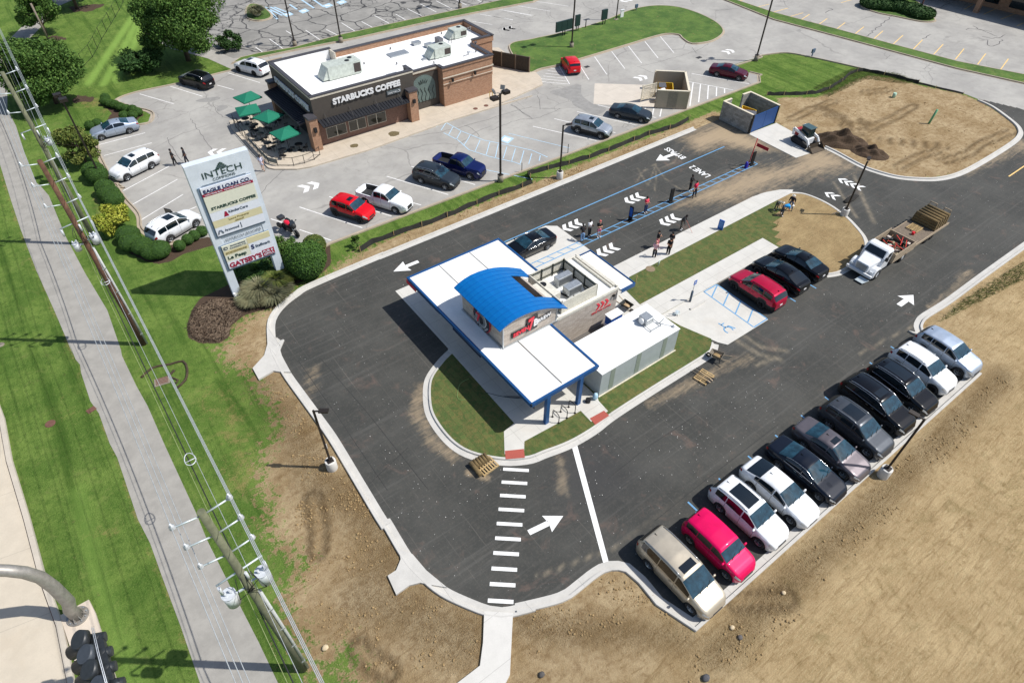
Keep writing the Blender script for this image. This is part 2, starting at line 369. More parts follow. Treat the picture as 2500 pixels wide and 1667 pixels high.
gr = t.mix(t.ramp(n1, .35, .68), srgb(76, 106, 40), srgb(112, 136, 62)); gr = t.mix(t.ramp(n2, .42, .7, 0, .7), gr, srgb(50, 84, 24)); gr = t.mix(t.ramp(t.noise(p, .9, 6, .8, 1.), .52, .7, 0, .55), gr, srgb(128, 134, 76)); gr = t.mix(t.ramp(n3, .4, .8, 0, .7), gr, srgb(130, 148, 76)); gr = t.mix(t.ramp(n4, .45, .8, 0, .7), gr, srgb(38, 60, 20))
lon = t.noise(t.scaled(p, (1.1, .06, 1), R(-14)), 1., 5, .65)
gr = t.mix(t.ramp(lon, .48, .66, 0, .6), gr, srgb(48, 78, 22))
gr = t.mix(t.math('MULTIPLY', t.attr('stripe'), .7), gr, srgb(134, 166, 78))
ba = t.ramp(t.math('ADD', t.math('MULTIPLY', t.attr('bare'), .8), t.math('ADD', t.math('MULTIPLY', t.math('SUBTRACT', n3, .5), 1.1), t.math('MULTIPLY', t.math('SUBTRACT', t.noise(p, .8, 6, .8), .5), 2.4))), .3, .95, 0, .85)
gr = t.mix(ba, gr, t.mix(n3, srgb(156, 134, 92), srgb(128, 122, 70)))
d1 = t.mix(t.ramp(n1, .3, .7), srgb(146, 124, 90), srgb(182, 162, 128)); d1 = t.mix(t.ramp(n2, .4, .72, 0, .75), d1, srgb(122, 98, 68)); d1 = t.mix(t.ramp(n3, .5, .8, 0, .7), d1, srgb(190, 164, 124))
st = t.noise(t.scaled(p, (.55, 6, 1), R(-35)), 1.6, 5, .75, .6)
dd = t.mix(t.ramp(n1, .35, .7), srgb(168, 144, 106), srgb(190, 166, 126)); dd = t.mix(t.ramp(st, .42, .72, 0, .8), dd, srgb(146, 124, 86)); dd = t.mix(t.ramp(t.noise(t.scaled(p, (.5, 9, 1), R(-50)), 2.2, 5, .8, .9), .5, .68, 0, .55), dd, srgb(206, 190, 150)); dd = t.mix(t.ramp(t.noise(p, .6, 6, .8, .8), .5, .72, 0, .6), dd, srgb(126, 112, 74)); dd = t.mix(t.ramp(n3, .48, .75, 0, .55), dd, srgb(200, 180, 138)); dd = t.mix(t.ramp(n2, .5, .75, 0, .7), dd, srgb(122, 100, 62))
di = t.mix(t.attr('drygrass'), d1, dd); 
speck = t.noise(p, 22, 3, .8); di = t.mix(t.ramp(speck, .62, .7, 0, .75), di, srgb(86, 68, 44)); di = t.mix(t.ramp(t.noise(p, 31, 2, .7), .72, .76), di, srgb(214, 200, 176))
di = t.mix(t.math('MULTIPLY', t.attr('clod'), t.ramp(n3, .4, .75)), di, srgb(104, 82, 50))
di = t.mix(t.ramp(t.noise(t.scaled(p, (.25, 1.8, 1), R(30)), 1.2, 6, .8, 1.2), .5, .68, 0, .55), di, srgb(118, 94, 60)); di = t.mix(t.math('MULTIPLY', t.attr('rut'), t.ramp(n3, .25, .7, .15, .75)), di, srgb(92, 72, 46))
dm = t.ramp(t.math('ADD', t.attr('dirt'), t.math('ADD', t.math('MULTIPLY', t.math('SUBTRACT', n2, .5), 2.2), t.math('MULTIPLY', t.math('SUBTRACT', n3, .5), 1.))), .36, .64)
col = t.mix(dm, gr, di)
mu = t.mix(n3, srgb(58, 46, 38), srgb(98, 82, 68)); mm = t.ramp(t.math('ADD', t.attr('mulch'), t.math('MULTIPLY', t.math('SUBTRACT', n3, .5), .5)), .42, .58)
t.l(t.mix(mm, col, mu), gb.inputs['Base Color']); gb.inputs['Roughness'].default_value = .95; gb.inputs['Specular IOR Level'].default_value = .15
hb = t.math('ADD', t.math('MULTIPLY', n3, .5), t.math('MULTIPLY', n4, .3)); hb = t.math('ADD', hb, t.math('MULTIPLY', t.math('MULTIPLY', t.math('ADD', t.attr('clod'), t.attr('rut')), n3), 1.4))
t.bump(hb, gb, .9, .14)
gz = lambda X, Y: -.012+.0*X
grid('ground', GX, GY, gz, gm, {'dirt': dirt, 'mulch': mul, 'drygrass': field_dry, 'clod': clod, 'rut': ruts, 'bare': bare, 'stripe': stripe})

# --- old, pale parking lot and the roads round it
old = W('01', [(1390, 665), (1150, 560), (1110, 420), (1000, 290), (920, 150)])+W('00', [(1000, 1560), (905, 1480), (800, 1290), (775, 1180), (900, 1090), (1110, 1020), (1215, 1000), (1235, 940), (1190, 915), (1080, 890), (935, 830), (1080, 760), (1450, 680), (1900, 570), (1700, 480), (1400, 400), (1270, 330), (1215, 260), (1230, 0)])+[(45, 240), (330, 240), (330, far_j[1]), far_j, me0]+W('30', [(1850, 765), (1700, 725), (1300, 625), (980, 550), (620, 470), (400, 432), (220, 448), (120, 470)])+W('20', [(2190, 470), (1990, 530), (2110, 600), (2182, 618)])+[(74.6, 46.9), (73., 45.55), (14.5, 45.9), (13.2, 45.5)]+W('11', [(380, 700), (100, 760)])+W('01', [(2150, 700), (1700, 600)])
om, ont, ob = newmat('old_asphalt'); t = NT(ont); p = t.pos()
n1 = t.noise(p, .18, 6, .65); n2 = t.noise(p, 1.1, 6, .7); n3 = t.noise(p, 24, 4, .75)
col = t.mix(t.ramp(n1, .32, .68), srgb(150, 147, 142), srgb(172, 169, 162)); col = t.mix(t.ramp(n2, .45, .8, 0, .5), col, srgb(132, 129, 123)); col = t.mix(t.ramp(n3, .4, .8, 0, .35), col, srgb(118, 116, 112))
lng = t.noise(t.scaled(p, (.1, 1.6, 1)), 1, 5, .6); col = t.mix(t.ramp(lng, .5, .75, 0, .4), col, srgb(152, 150, 146))
def cracks(t, p, sc, wd, dist):
    nz = t.n('ShaderNodeTexNoise'); nz.inputs['Scale'].default_value = sc*1.7; nz.inputs['Detail'].default_value = 5; t.l(p, nz.inputs['Vector'])
    v = t.n('ShaderNodeVectorMath', operation='SCALE'); t.l(nz.outputs['Color'], v.inputs[0]); v.inputs['Scale'].default_value = dist
    a = t.n('ShaderNodeVectorMath', operation='ADD'); t.l(p, a.inputs[0]); t.l(v.outputs[0], a.inputs[1])
    vo = t.n('ShaderNodeTexVoronoi', feature='DISTANCE_TO_EDGE'); vo.inputs['Scale'].default_value = sc; t.l(a.outputs[0], vo.inputs['Vector'])
    return t.ramp(vo.outputs['Distance'], wd*.4, wd, 1, 0)
ck = t.math('MULTIPLY', cracks(t, p, .07, .007, 4), t.ramp(t.noise(p, .14, 3), .4, .56)); col = t.mix(t.math('MULTIPLY', ck, .38), col, srgb(96, 94, 92))
ck = t.math('MULTIPLY', cracks(t, p, .3, .02, 2), t.ramp(t.noise(p, .07, 3), .53, .62)); col = t.mix(t.math('MULTIPLY', ck, .32), col, srgb(84, 82, 80))
t.l(col, ob.inputs['Base Color']); ob.inputs['Roughness'].default_value = .9; t.bump(n3, ob, .2, .01)
struct(MB().sheet(old, .0), 'old_parking_lot', om)
# heavily cracked lot behind
crk = W('10', [(-330, 260), (-370, 330), (-300, 400), (-100, 480), (110, 447), (400, 398), (770, 298), (900, 265), (1380, 165), (1700, 98), (2100, 0)])+[G(1500, -200), G(500, -300), G(420, 0)]
cm, cnt, cb = newmat('cracked_asphalt'); t = NT(cnt); p = t.pos()
n1 = t.noise(p, .25, 6, .7); n3 = t.noise(p, 20, 4, .7); col = t.mix(t.ramp(n1, .3, .7), srgb(124, 122, 117), srgb(152, 149, 143)); col = t.mix(t.ramp(n3, .4, .8, 0, .35), col, srgb(110, 108, 104))
ck = t.math('MULTIPLY', cracks(t, p, .24, .03, 1.6), t.ramp(t.noise(p, .1, 3), .28, .45)); col = t.mix(t.math('MULTIPLY', ck, .9), col, srgb(44, 44, 46))
ck = t.math('MULTIPLY', cracks(t, p, .62, .05, 1.), t.ramp(t.noise(p, .12, 3), .46, .58)); col = t.mix(t.math('MULTIPLY', ck, .8), col, srgb(52, 52, 54))
t.l(col, cb.inputs['Base Color']); cb.inputs['Roughness'].default_value = .9
struct(MB().sheet(crk, .006), 'cracked_parking_lot', cm)
# yellow-striped lot at the top right
farlot = W('20', [(1880, 0)])+W('30', [(0, 8), (300, 108), (800, 240), (1300, 375), (1800, 508), (2350, 615)])
pe = farlot[-1]; pd = (farlot[-1][0]-farlot[-2][0], farlot[-1][1]-farlot[-2][1])
farlot = farlot+[(pe[0]+pd[0]*8, pe[1]+pd[1]*8), (330, 60), (330, 200), G(2300, -350), G(1700, -120)]
struct(MB().sheet(farlot, .006), 'far_parking_lot', om)

# --- new asphalt
am, ant, ab = newmat('new_asphalt'); t = NT(ant); p = t.pos()
n1 = t.noise(p, .22, 6, .65); n2 = t.noise(p, 1.6, 6, .75); n3 = t.noise(p, 30, 4, .8)
col = t.mix(t.ramp(n1, .32, .68), srgb(57, 58, 55), srgb(74, 74, 70)); col = t.mix(t.ramp(n2, .45, .8, 0, .5), col, srgb(88, 84, 78)); col = t.mix(t.ramp(n3, .35, .8, 0, .55), col, srgb(46, 45, 43))
ln = t.noise(t.scaled(p, (.07, 3.2, 1)), 1, 5, .7); col = t.mix(t.ramp(ln, .5, .72, 0, .35), col, srgb(100, 98, 94))
ln = t.noise(t.scaled(p, (9, .08, 1), R(62)), 1, 4, .7, .3); col = t.mix(t.ramp(ln, .6, .72, 0, .35), col, srgb(128, 122, 114))
col = t.mix(t.ramp(t.noise(p, .5, 5, .7, .8), .56, .72, 0, .45), col, srgb(112, 92, 82))
col = t.mix(t.ramp(t.noise(p, 6, 5, .85), .5, .68, 0, .35), col, srgb(104, 98, 90)); col = t.mix(t.ramp(t.noise(t.scaled(p, (5, .12, 1), R(-28)), 1.4, 4, .7), .66, .74, 0, .4), col, srgb(132, 128, 122)); col = t.mix(t.ramp(t.noise(p, 7, 2, .5), .735, .755), col, srgb(190, 188, 184))
ds = t.ramp(t.math('ADD', t.attr('dust'), t.math('ADD', t.math('MULTIPLY', t.math('SUBTRACT', n2, .5), .75), t.math('MULTIPLY', t.math('SUBTRACT', t.noise(t.scaled(p, (.3, 2.4, 1), R(-25)), 1, 5, .7, 1.), .5), .9))), .2, .95, 0, .9)
col = t.mix(ds, col, t.mix(n2, srgb(178, 158, 128), srgb(150, 132, 108)))
col = t.mix(t.math('MULTIPLY', t.attr('tyre'), t.ramp(n2, .3, .65, .15, .6)), col, srgb(146, 134, 114))
col = t.mix(t.math('MULTIPLY', t.attr('wet'), .5), col, srgb(46, 46, 50))
t.l(col, ab.inputs['Base Color']); ab.inputs['Roughness'].default_value = .82; ab.inputs['Specular IOR Level'].default_value = .35; t.bump(n3, ab, .25, .012)
ax = np.arange(5, 112, .22); ay = np.arange(1.5, 45, .22); X, Y = np.meshgrid(ax, ay)
Z0 = lambda *a: segd(X, Y, *a)
dust = np.maximum.reduce([1.0*mask(X, Y, W('20', [(1560, 1130), (1880, 990), (2110, 1095), (2330, 1230), (2160, 1240), (1900, 1190), (1690, 1240)]), 2.),
    .85*mask(X, Y, W('31', [(0, 330), (200, 240), (450, 150), (700, 100), (960, 40), (900, -60), (650, -170), (500, -110), (400, 0), (100, 30), (-350, 200), (-500, 350)]), 2.2),
    .6*np.exp(-(segd(X, Y, W('30', [(2350, 1180), (2000, 1320), (1800, 1400)]))/1.6)**2), .5*np.exp(-(segd(X, Y, W('31', [(1900, 900), (1700, 1130), (1600, 1180)]))/.8)**2),
    .55*np.exp(-(segd(X, Y, W('12', [(1450, 500), (1400, 700), (1550, 950), (1700, 1050)]))/.8)**2), .5*np.exp(-(segd(X, Y, W('22', [(560, 1080), (590, 1350)]))/.5)**2),
    .5*np.exp(-(segd(X, Y, W('22', [(1300, 620), (1900, 330), (2100, 240)]))/.7)**2), .4*np.exp(-(segd(X, Y, W('12', [(560, 350), (400, 900)]))/.8)**2), .7*np.exp(-(segd(X, Y, W('12', [(1980, 1230), (1830, 1180)]))/.35)**2)])
tyre = np.zeros(X.shape)
for p_, wd in ((W('31', [(790, 150), (900, 320), (980, 440)]), .16), (W('31', [(960, 100), (1020, 260), (1120, 480)]), .2), (W('32', [(0, 110), (180, 220), (350, 260)]), .2), (W('32', [(40, 60), (200, 160), (400, 190)]), .16), (W('32', [(150, 310), (300, 250)]), .16),
               (W('21', [(1200, 40), (1280, 180), (1350, 0)]), .06), (W('21', [(1330, 0), (1420, 120), (1560, 220)]), .06), (W('20', [(1580, 1200), (1500, 1330), (1350, 1400), (1340, 1560)]), .06), (W('20', [(1450, 1280), (1250, 1400), (1180, 1500)]), .05),
               (W('22', [(560, 1080), (590, 1200), (540, 1330)]), .12), (W('22', [(590, 1200), (620, 1360)]), .1), (W('31', [(1000, 1560), (1200, 1450), (1500, 1300)]), .07), (W('23', [(360, 700), (1050, 440), (1560, 60)]), .07)):
    tyre = np.maximum(tyre, np.exp(-(segd(X, Y, p_)/wd)**2))
wet = np.exp(-((X-W1('22', 830, 1200)[0])**2+(Y-W1('22', 830, 1200)[1])**2)/6)
grid('new_parking_lot', ax, ay, .004, am, {'dust': dust, 'tyre': tyre, 'wet': wet}, keep=lambda cx, cy: inpoly(cx, cy, asph) | (segd(cx, cy, asph, True) < .2))

# --- kerbs: gutter pan + raised kerb swept along the asphalt edge
KN = concrete('kerb_new', srgb(206, 203, 196), (3.05, 400), .08, R(0)); KO = concrete('kerb_old', srgb(182, 168, 148), None, .12)
def kerb(path, side, mat, name, gut=.34, closed=False, hw=.17, base=0.):
    """side +1: land lies to the left of the path"""
    k = side; pr = [(-k*.02, .012), (k*gut, .02), (k*(gut+.03), .135), (k*(gut+hw-.02), .145), (k*(gut+hw), .12), (k*(gut+hw+.01), -.08)]
    mb = MB(); sweep(mb, path, pr, closed); return struct(mb, name, mat)
kerb(smooth_path(lane_top+west+west2), -1, KN, 'kerb', .38, hw=.2)
kerb(smooth_path(south[:-1])+[(15.66, 4.8), (row_r+.02, 4.8)], -1, KN, 'kerb', .37, hw=.2)
kerb([(row_r, sy0), (row_r, 9.6)]+smooth_path(east[1:]), -1, KN, 'kerb', .38, hw=.2)
kerb(smooth_path(mound_edge), -1, KN, 'kerb', .34, hw=.2)
ci = concrete('concrete_new', srgb(214, 211, 203), (1.52, 1.52), .06, stain=.12); cp = concrete('concrete_plain', srgb(214, 211, 204), (3.2, 4.), .06)
# kerb flares (spillways) on the left edge and the walk at the bottom
fl1 = W('12', [(185, 0), (190, 110), (155, 235), (60, 340), (110, 432), (230, 362), (300, 372), (372, 372), (300, 240), (262, 110)])
fl2 = W('13', [(1255, 470), (1272, 560), (1235, 650), (1165, 695), (1235, 850), (1340, 775), (1430, 752), (1520, 770), (1650, 790), (1480, 650), (1370, 520)])
struct(MB().prism(fl1, -.05, .135).prism(fl2, -.05, .135), 'kerb_flare', KN)
wk = W('13', [(1955, 985), (1945, 1240), (1920, 1430), (1740, 1568), (1500, 1750), (2000, 1750), (2135, 1560), (2165, 1500), (2190, 1000)])
struct(MB().prism(wk, -.05, .14), 'footpath', concrete('walk_concrete', srgb(218, 215, 208), (40, 2.2), .05))

# --- main island
SOD, snt, sb = newmat('sod'); t = NT(snt); p = t.pos()
br = t.n('ShaderNodeTexBrick', offset=.5, squash=1.); br.inputs['Scale'].default_value = 1; br.inputs['Brick Width'].default_value = 1.35; br.inputs['Row Height'].default_value = .42; br.inputs['Mortar Size'].default_value = .02
br.inputs['Color1'].default_value = (0, 0, 0, 1); br.inputs['Color2'].default_value = (1, 1, 1, 1); t.l(t.scaled(p, 1, R(90)), br.inputs['Vector'])
n2 = t.noise(p, 2.5, 6, .75, .5); n3 = t.noise(p, 16, 5, .8)
col = t.mix(br.outputs['Color'], srgb(66, 88, 38), srgb(90, 106, 52)); col = t.mix(t.ramp(n2, .4, .66, 0, .75), col, srgb(122, 108, 62)); col = t.mix(t.ramp(n3, .4, .75, 0, .7), col, srgb(46, 66, 26)); col = t.mix(t.math('MULTIPLY', br.outputs['Fac'], .35), col, srgb(84, 74, 40))
t.l(col, sb.inputs['Base Color']); sb.inputs['Roughness'].default_value = .95; t.bump(n3, sb, .7, .08)
isl_k = [(15.9, 28.65)]+W('12', [(1590, 250), (1490, 380), (1457, 480), (1457, 620), (1482, 730), (1560, 860), (1670, 980), (1800, 1060), (1980, 1110), (2170, 1130), (2350, 1110)])+W('22', [(440, 1070), (660, 985), (860, 870), (1030, 740), (1400, 500), (1790, 255), (1845, 200), (1860, 140)])
ik = smooth_path(isl_k)
kerb(ik, 1, KN, 'kerb', .36, hw=.18)
inner = []
for i, q in enumerate(ik):
    a = Vector(ik[max(i-1, 0)]); b = Vector(ik[min(i+1, len(ik)-1)]); d = (b-a).normalized(); inner.append((q[0]-d.y*.5, q[1]+d.x*.5))
sodp = inner+[(32.3, 18.0), (31.5, 20.3), (31.2, 22.0), (28, 22.2), (17, 22.2), (16.2, 28.6)]
struct(MB().prism(sodp, -.05, .13), 'sod_island', SOD)
walk = [(15.85, 28.65), (15.7, 20.35), (14.75, 20.2), (13.75, 18.75), (14.75, 18.05), (15.35, 18.8), (19.9, 18.55), (19.85, 17.45), (21.35, 17.45), (21.45, 18.5), (21.6, 18.75), (21.6, 24.2), (28.2, 24.2), (28.2, 23.4), (29.6, 21.9), (31.2, 22.1), (30.7, 23.95), (31.0, 25.9), (32.4, 26.85), (32.35, 28.65)]
struct(MB().prism(walk, -.05, .148), 'footpath', ci)
struct(MB().prism([(21.62, 21.6), (28.19, 21.6), (28.19, 24.2), (21.62, 24.2)], -.05, .152), 'service_yard', M('yard_concrete_shade', srgb(96, 92, 88), .9, var=.2, sc=20))  # concrete between kiosk and cold store, its shade painted in as dark grey
RED = concrete('tactile_red', srgb(196, 98, 84), (.06, .06), .06)
struct(MB().sheet(W('22', [(110, 1008), (265, 992), (273, 1064), (116, 1076)], .15), .156).sheet(W('22', [(805, 742), (922, 678), (965, 720), (850, 795)], .15), .156), 'tactile_paving', RED)
lanec = concrete('lane_concrete', srgb(216, 213, 205), (5.4, 2.65), .05)
struct(MB().sheet([(15.95, 28.65), (32.35, 28.65), (32.35, 36.1), (31.5, 36.75), (16.0, 36.75)], .009), 'drive_lane_slab', lanec)
# --- long island: upper walk, sod, bare soil, lower walk, accessible bay
i2 = smooth_path([(50.5, 28.7), (52.6, 28.5)]+W('31', [(430, 233), (560, 245), (740, 320), (900, 430), (1000, 530), (1060, 610), (1080, 690), (1060, 770), (1000, 830), (920, 875), (840, 915), (740, 932)]))
kerb(i2, -1, KN, 'kerb', .25, hw=.17)
inn = []
for i, q in enumerate(i2):
    a = Vector(i2[max(i-1, 0)]); b = Vector(i2[min(i+1, len(i2)-1)]); d = (b-a).normalized(); inn.append((q[0]+d.y*.38, q[1]-d.x*.38))
soil, slnt, slb = newmat('island_soil'); t = NT(slnt); p = t.pos(); n1 = t.noise(p, .6, 6, .7); n2 = t.noise(p, 4, 6, .8); n3 = t.noise(p, 20, 4, .8)
st_ = t.noise(t.scaled(p, (.8, 7, 1), R(20)), 1.2, 5, .8, .5)
col = t.mix(t.ramp(n1, .3, .7), srgb(134, 112, 76), srgb(160, 138, 98)); col = t.mix(t.ramp(st_, .45, .7, 0, .6), col, srgb(104, 92, 60)); col = t.mix(t.ramp(n3, .5, .75, 0, .7), col, srgb(188, 160, 110)); t.l(col, slb.inputs['Base Color']); slb.inputs['Roughness'].default_value = .95; t.bump(n2, slb, .8, .1)
struct(MB().prism([(45.9, 17.6), (45.95, 27.0), (50.3, 28.3)]+inn[2:-3], -.05, .11), 'island_soil', soil)
sodr = [(30.75, 23.9), (31.05, 25.88), (32.4, 26.85), (52.2, 26.9), (51.0, 26.2), (51.2, 25.7), (49.6, 25.5), (50., 24.9), (48.6, 24.8), (48.7, 24.2), (47.6, 24.2), (47.9, 23.5), (46.8, 23.3), (47.1, 22.7), (46.1, 22.6), (46.2, 22.0), (45.9, 22.), (45.9, 23.85)]
SOD2 = SOD
struct(MB().prism(sodr, -.05, .135), 'sod_strip', SOD2)
up = [(32.36, 28.65), (32.41, 26.86), (52.2, 26.91), (54.3, 26.9), (54.9, 27.15), (53.9, 27.9), (52.4, 28.42), (50.6, 28.68)]
struct(MB().prism(up, -.05, .142), 'footpath', ci)
low = [(30.75, 23.88), (45.88, 23.82), (45.88, 22.02), (31.2, 22.1)]
struct(MB().prism(low, -.05, .142), 'footpath', ci)
ada = concrete('bay_concrete', srgb(214, 211, 203), (6.2, 5.3), .06, stain=.1)
struct(MB().prism([(31.2, 22.08), (31.6, 20.2), (32.5, 17.5), (32.9, 16.9), (37.6, 16.85), (37.7, 22.08)], -.05, .03), 'accessible_bay', ada)
struct(MB().prism(W('30', [(88, 1098), (480, 1296), (705, 1222), (320, 1010)]), -.05, .03), 'dumpster_pad', ada)
# --- grass strips and islands in the old lot
GR, gnt2, gb2 = newmat('verge_grass'); t = NT(gnt2); p = t.pos(); n1 = t.noise(p, .4, 6, .7); n2 = t.noise(p, 2, 6, .7); n3 = t.noise(p, 15, 4, .8)
col = t.mix(t.ramp(n1, .35, .65), srgb(62, 94, 30), srgb(94, 122, 48)); col = t.mix(t.ramp(n2, .55, .72, 0, .75), col, srgb(142, 130, 76)); col = t.mix(t.ramp(n3, .4, .75, 0, .6), col, srgb(44, 66, 22)); t.l(col, gb2.inputs['Base Color']); gb2.inputs['Roughness'].default_value = .95; t.bump(n3, gb2, .7, .1)
def verge(poly, name='grass_verge', kmat=KO, z=.13, k=True, smooth=True):
    q = smooth_path(poly, True) if smooth else poly
    struct(MB().prism(q, -.05, z), name, GR)
    if k:
        a = sum(q[i][0]*q[(i+1) % len(q)][1]-q[(i+1) % len(q)][0]*q[i][1] for i in range(len(q))); mb = MB(); s_ = 1 if a < 0 else -1
        sweep(mb, q, [(s_*.3, .012), (s_*.14, .014), (s_*.13, .15), (-s_*.02, .155), (-s_*.03, .1)], True); struct(mb, 'kerb', kmat)
verge(W('10', [(-40, 480), (110, 445), (400, 396), (770, 296), (1200, 202), (1700, 96), (2100, 8)])+[G(1420, -60), G(1450, -60)]+W('10', [(2350, 20), (1900, 105), (1500, 185), (900, 318), (400, 415), (100, 478), (-100, 520)]), smooth=False)
verge(W('20', [(150, 385), (330, 330), (520, 290), (760, 230), (960, 165), (1100, 105), (1250, 65), (1400, 55), (1550, 72), (1700, 120), (1830, 185), (1890, 245), (1880, 290), (1800, 340), (1680, 362), (1620, 355), (1570, 320), (1530, 288), (1390, 290), (1100, 375), (800, 465), (560, 535), (400, 570), (330, 600), (290, 600)]))
vs = W('20', [(1870, -40)])+W('30', [(0, 12), (300, 112), (800, 244), (1300, 380), (1800, 512), (2350, 620)]); ve = vs[-1]; vd = (vs[-1][0]-vs[-2][0], vs[-1][1]-vs[-2][1]); vs.append((ve[0]+vd[0]*6, ve[1]+vd[1]*6))
vb = W('20', [(1800, -40)])+W('30', [(0, 45), (300, 165), (800, 298), (1300, 432), (1800, 566), (2350, 688)]); vb.append((vb[-1][0]+vd[0]*6, vb[-1][1]+vd[1]*6))
verge(vs+vb[::-1], smooth=False)
verge(W('10', [(20, 60), (60, 40), (130, 60), (200, 120), (195, 155), (110, 175), (30, 160), (8, 130)]), 'planter_bed')
verge(W('30', [(1020, 60), (1080, 20), (1200, 0), (1400, -10), (1480, 30), (1560, 110), (1610, 160), (1600, 180), (1500, 180), (1300, 140), (1150, 110)]), 'planter_bed')
# kerbs along the old lot's own edges
ko = [(13.2, 45.6), (14.5, 45.9), (73., 45.55), (74.6, 46.9)]+W('20', [(2182, 618), (2110, 600)])
kerb(ko, -1, KO, 'kerb', .2, hw=.15)
kerb(smooth_path(W('20', [(1990, 535), (2190, 472)])+W('30', [(130, 468), (220, 448), (400, 432), (620, 470), (980, 550), (1300, 625)])), -1, KO, 'kerb', .2, hw=.15)
kerb(smooth_path(W('01', [(1700, 580), (1390, 665), (1150, 560), (1110, 420), (1000, 290), (920, 150)])+W('00', [(1000, 1560), (905, 1480), (800, 1290), (775, 1180)])), 1 if False else -1, KO, 'kerb', .25, hw=.15)
kerb(smooth_path(W('00', [(1110, 1020), (1215, 1000), (1235, 940), (1190, 915), (1080, 890), (935, 830), (1080, 760), (1450, 680), (1900, 570), (2300, 470)])), -1, KO, 'kerb', .25, hw=.15)
# --- coffee-house apron
apron = W('10', [(190, 1385), (240, 1395), (420, 1395), (540, 1375), (1000, 1240), (1700, 990), (2350, 790)])+W('20', [(0, 885), (200, 800), (420, 700), (400, 640), (360, 600), (310, 600), (60, 400), (0, 400)])+[(47, 73), (21, 73.2), (15.3, 73.3), (14.9, 71.5), (14.95, 61.2)]
struct(MB().prism(apron, -.05, .14), 'apron', concrete('apron_concrete', srgb(206, 193, 174), (1.8, 1.8), .08, stain=.15))
# --- left: street, kerb, shared path
st_edge = W('02', [(-60, 600), (0, 760), (60, 1100), (150, 1400), (200, 1568)])+W('03', [(330, 720), (470, 1110), (560, 1568), (600, 1700)])
e0, e1 = st_edge[0], st_edge[1]; dx, dy = e0[0]-e1[0], e0[1]-e1[1]; pre = (e0[0]+dx*30, e0[1]+dy*30)
stc = concrete('street_concrete', srgb(210, 198, 178), (4.5, 4.5), .06, R(10), .15)
struct(MB().sheet([pre]+st_edge+[(-60, -40), (-160, 60)], .0), 'street', stc)
mbk = MB(); sweep(mbk, [pre]+st_edge, [(0, .01), (.005, .14), (.28, .15), (.3, -.02)]); struct(mbk, 'kerb', concrete('street_kerb', srgb(204, 194, 178), (400, 3), .07))
mbk = MB(); sweep(mbk, [pre]+st_edge, [(-.06, .004), (-.01, .004)]); struct(mbk, 'kerb_joint', M('rust_joint', srgb(112, 66, 58), .9))
pl = W('00', [(430, 0), (200, 200), (90, 310), (20, 420), (-120, 700), (-80, 1000), (0, 1350)])+W('01', [(10, 40), (90, 300), (170, 540), (300, 880), (440, 1190), (530, 1400), (600, 1568)])+W('02', [(560, 110), (620, 260), (655, 300), (665, 370), (740, 600), (810, 700), (900, 950), (960, 1060), (1130, 1568)])+W('03', [(1230, 420), (1330, 700), (1480, 1100), (1640, 1568), (1700, 1750)])
prr = W('00', [(600, 0), (440, 70), (330, 230), (230, 330), (120, 440), (60, 640), (60, 900), (130, 1030), (200, 1250), (300, 1500)])+W('01', [(330, 180), (400, 260), (540, 600), (700, 900), (880, 1200), (990, 1520)])+W('02', [(1000, 230), (1120, 480), (1210, 640), (1350, 960), (1600, 1500)])+W('03', [(1700, 400), (1800, 600), (1950, 900), (2120, 1230), (2280, 1568), (2400, 1750)])
struct(MB().sheet(pl+prr[::-1], .0), 'shared_path', concrete('path_asphalt', srgb(164, 160, 152), (400, 400), .12, R(3)))
pth = W('00', [(600, 0), (520, 60), (430, 40), (430, 0)])
# sign pad and signal base
base_pad = W('03', [(500, 1020), (735, 890), (790, 1000), (970, 1568), (1010, 1700), (720, 1700)])
struct(MB().prism(base_pad, -.05, .12), 'signal_pad', concrete('pad_concrete', srgb(216, 202, 184), (30, 3.2), .05, R(25)))

# ================================================================ PAINTED MARKINGS
Z = .0085
def sheet_of(mb, pts, z=Z): mb.sheet(pts, z)
def arrow(mb, tail, tip, w=.33, hw=.62, hl=1.25, z=Z):
    a, b = Vector(tail), Vector(tip); d = (b-a).normalized(); n = Vector((-d.y, d.x)); nk = b-d*hl
    mb.sheet([tuple(v) for v in (a-n*w/2, nk-n*w/2+d*.12, nk+n*w/2+d*.12, a+n*w/2)], z)
    mb.sheet([tuple(v) for v in (nk-n*hw, b, nk+n*hw, nk+d*.12)], z)
wm = MB()
for i in range(10):      # crossing bars between kerb ramp and the bottom walk
    ys = [1162, 1270, 1380, 1493][i] if i < 4 else None
bars = [('12', 2216, 1160), ('12', 2203, 1266), ('12', 2190, 1375), ('12', 2178, 1488), ('13', 2163, 262), ('13', 2150, 382), ('13', 2135, 503), ('13', 2120, 630), ('13', 2106, 757), ('13', 2090, 893)]
for tl, a, b in bars:
    q = W(tl, [(a-106, b-3), (a+104, b+9)]); wm.strip(q[0], q[1], .22, Z)
wm.sheet(W('22', [(658, 972), (700, 955)])+W('23', [(960, 574), (915, 580)]), Z)
arrow(wm, W1('23', 305, 335), W1('23', 588, 198), .34, .58, 1.1)
arrow(wm, W1('31', 1325, 1160), W1('31', 1443, 1075), .4, .7, 1.15)
arrow(wm, W1('11', 1415, 800), W1('11', 1210, 883), .36, .72, 1.3)
arrow(wm, W1('20', 1500, 1262), W1('20', 1348, 1318), .4, .75, 1.3)
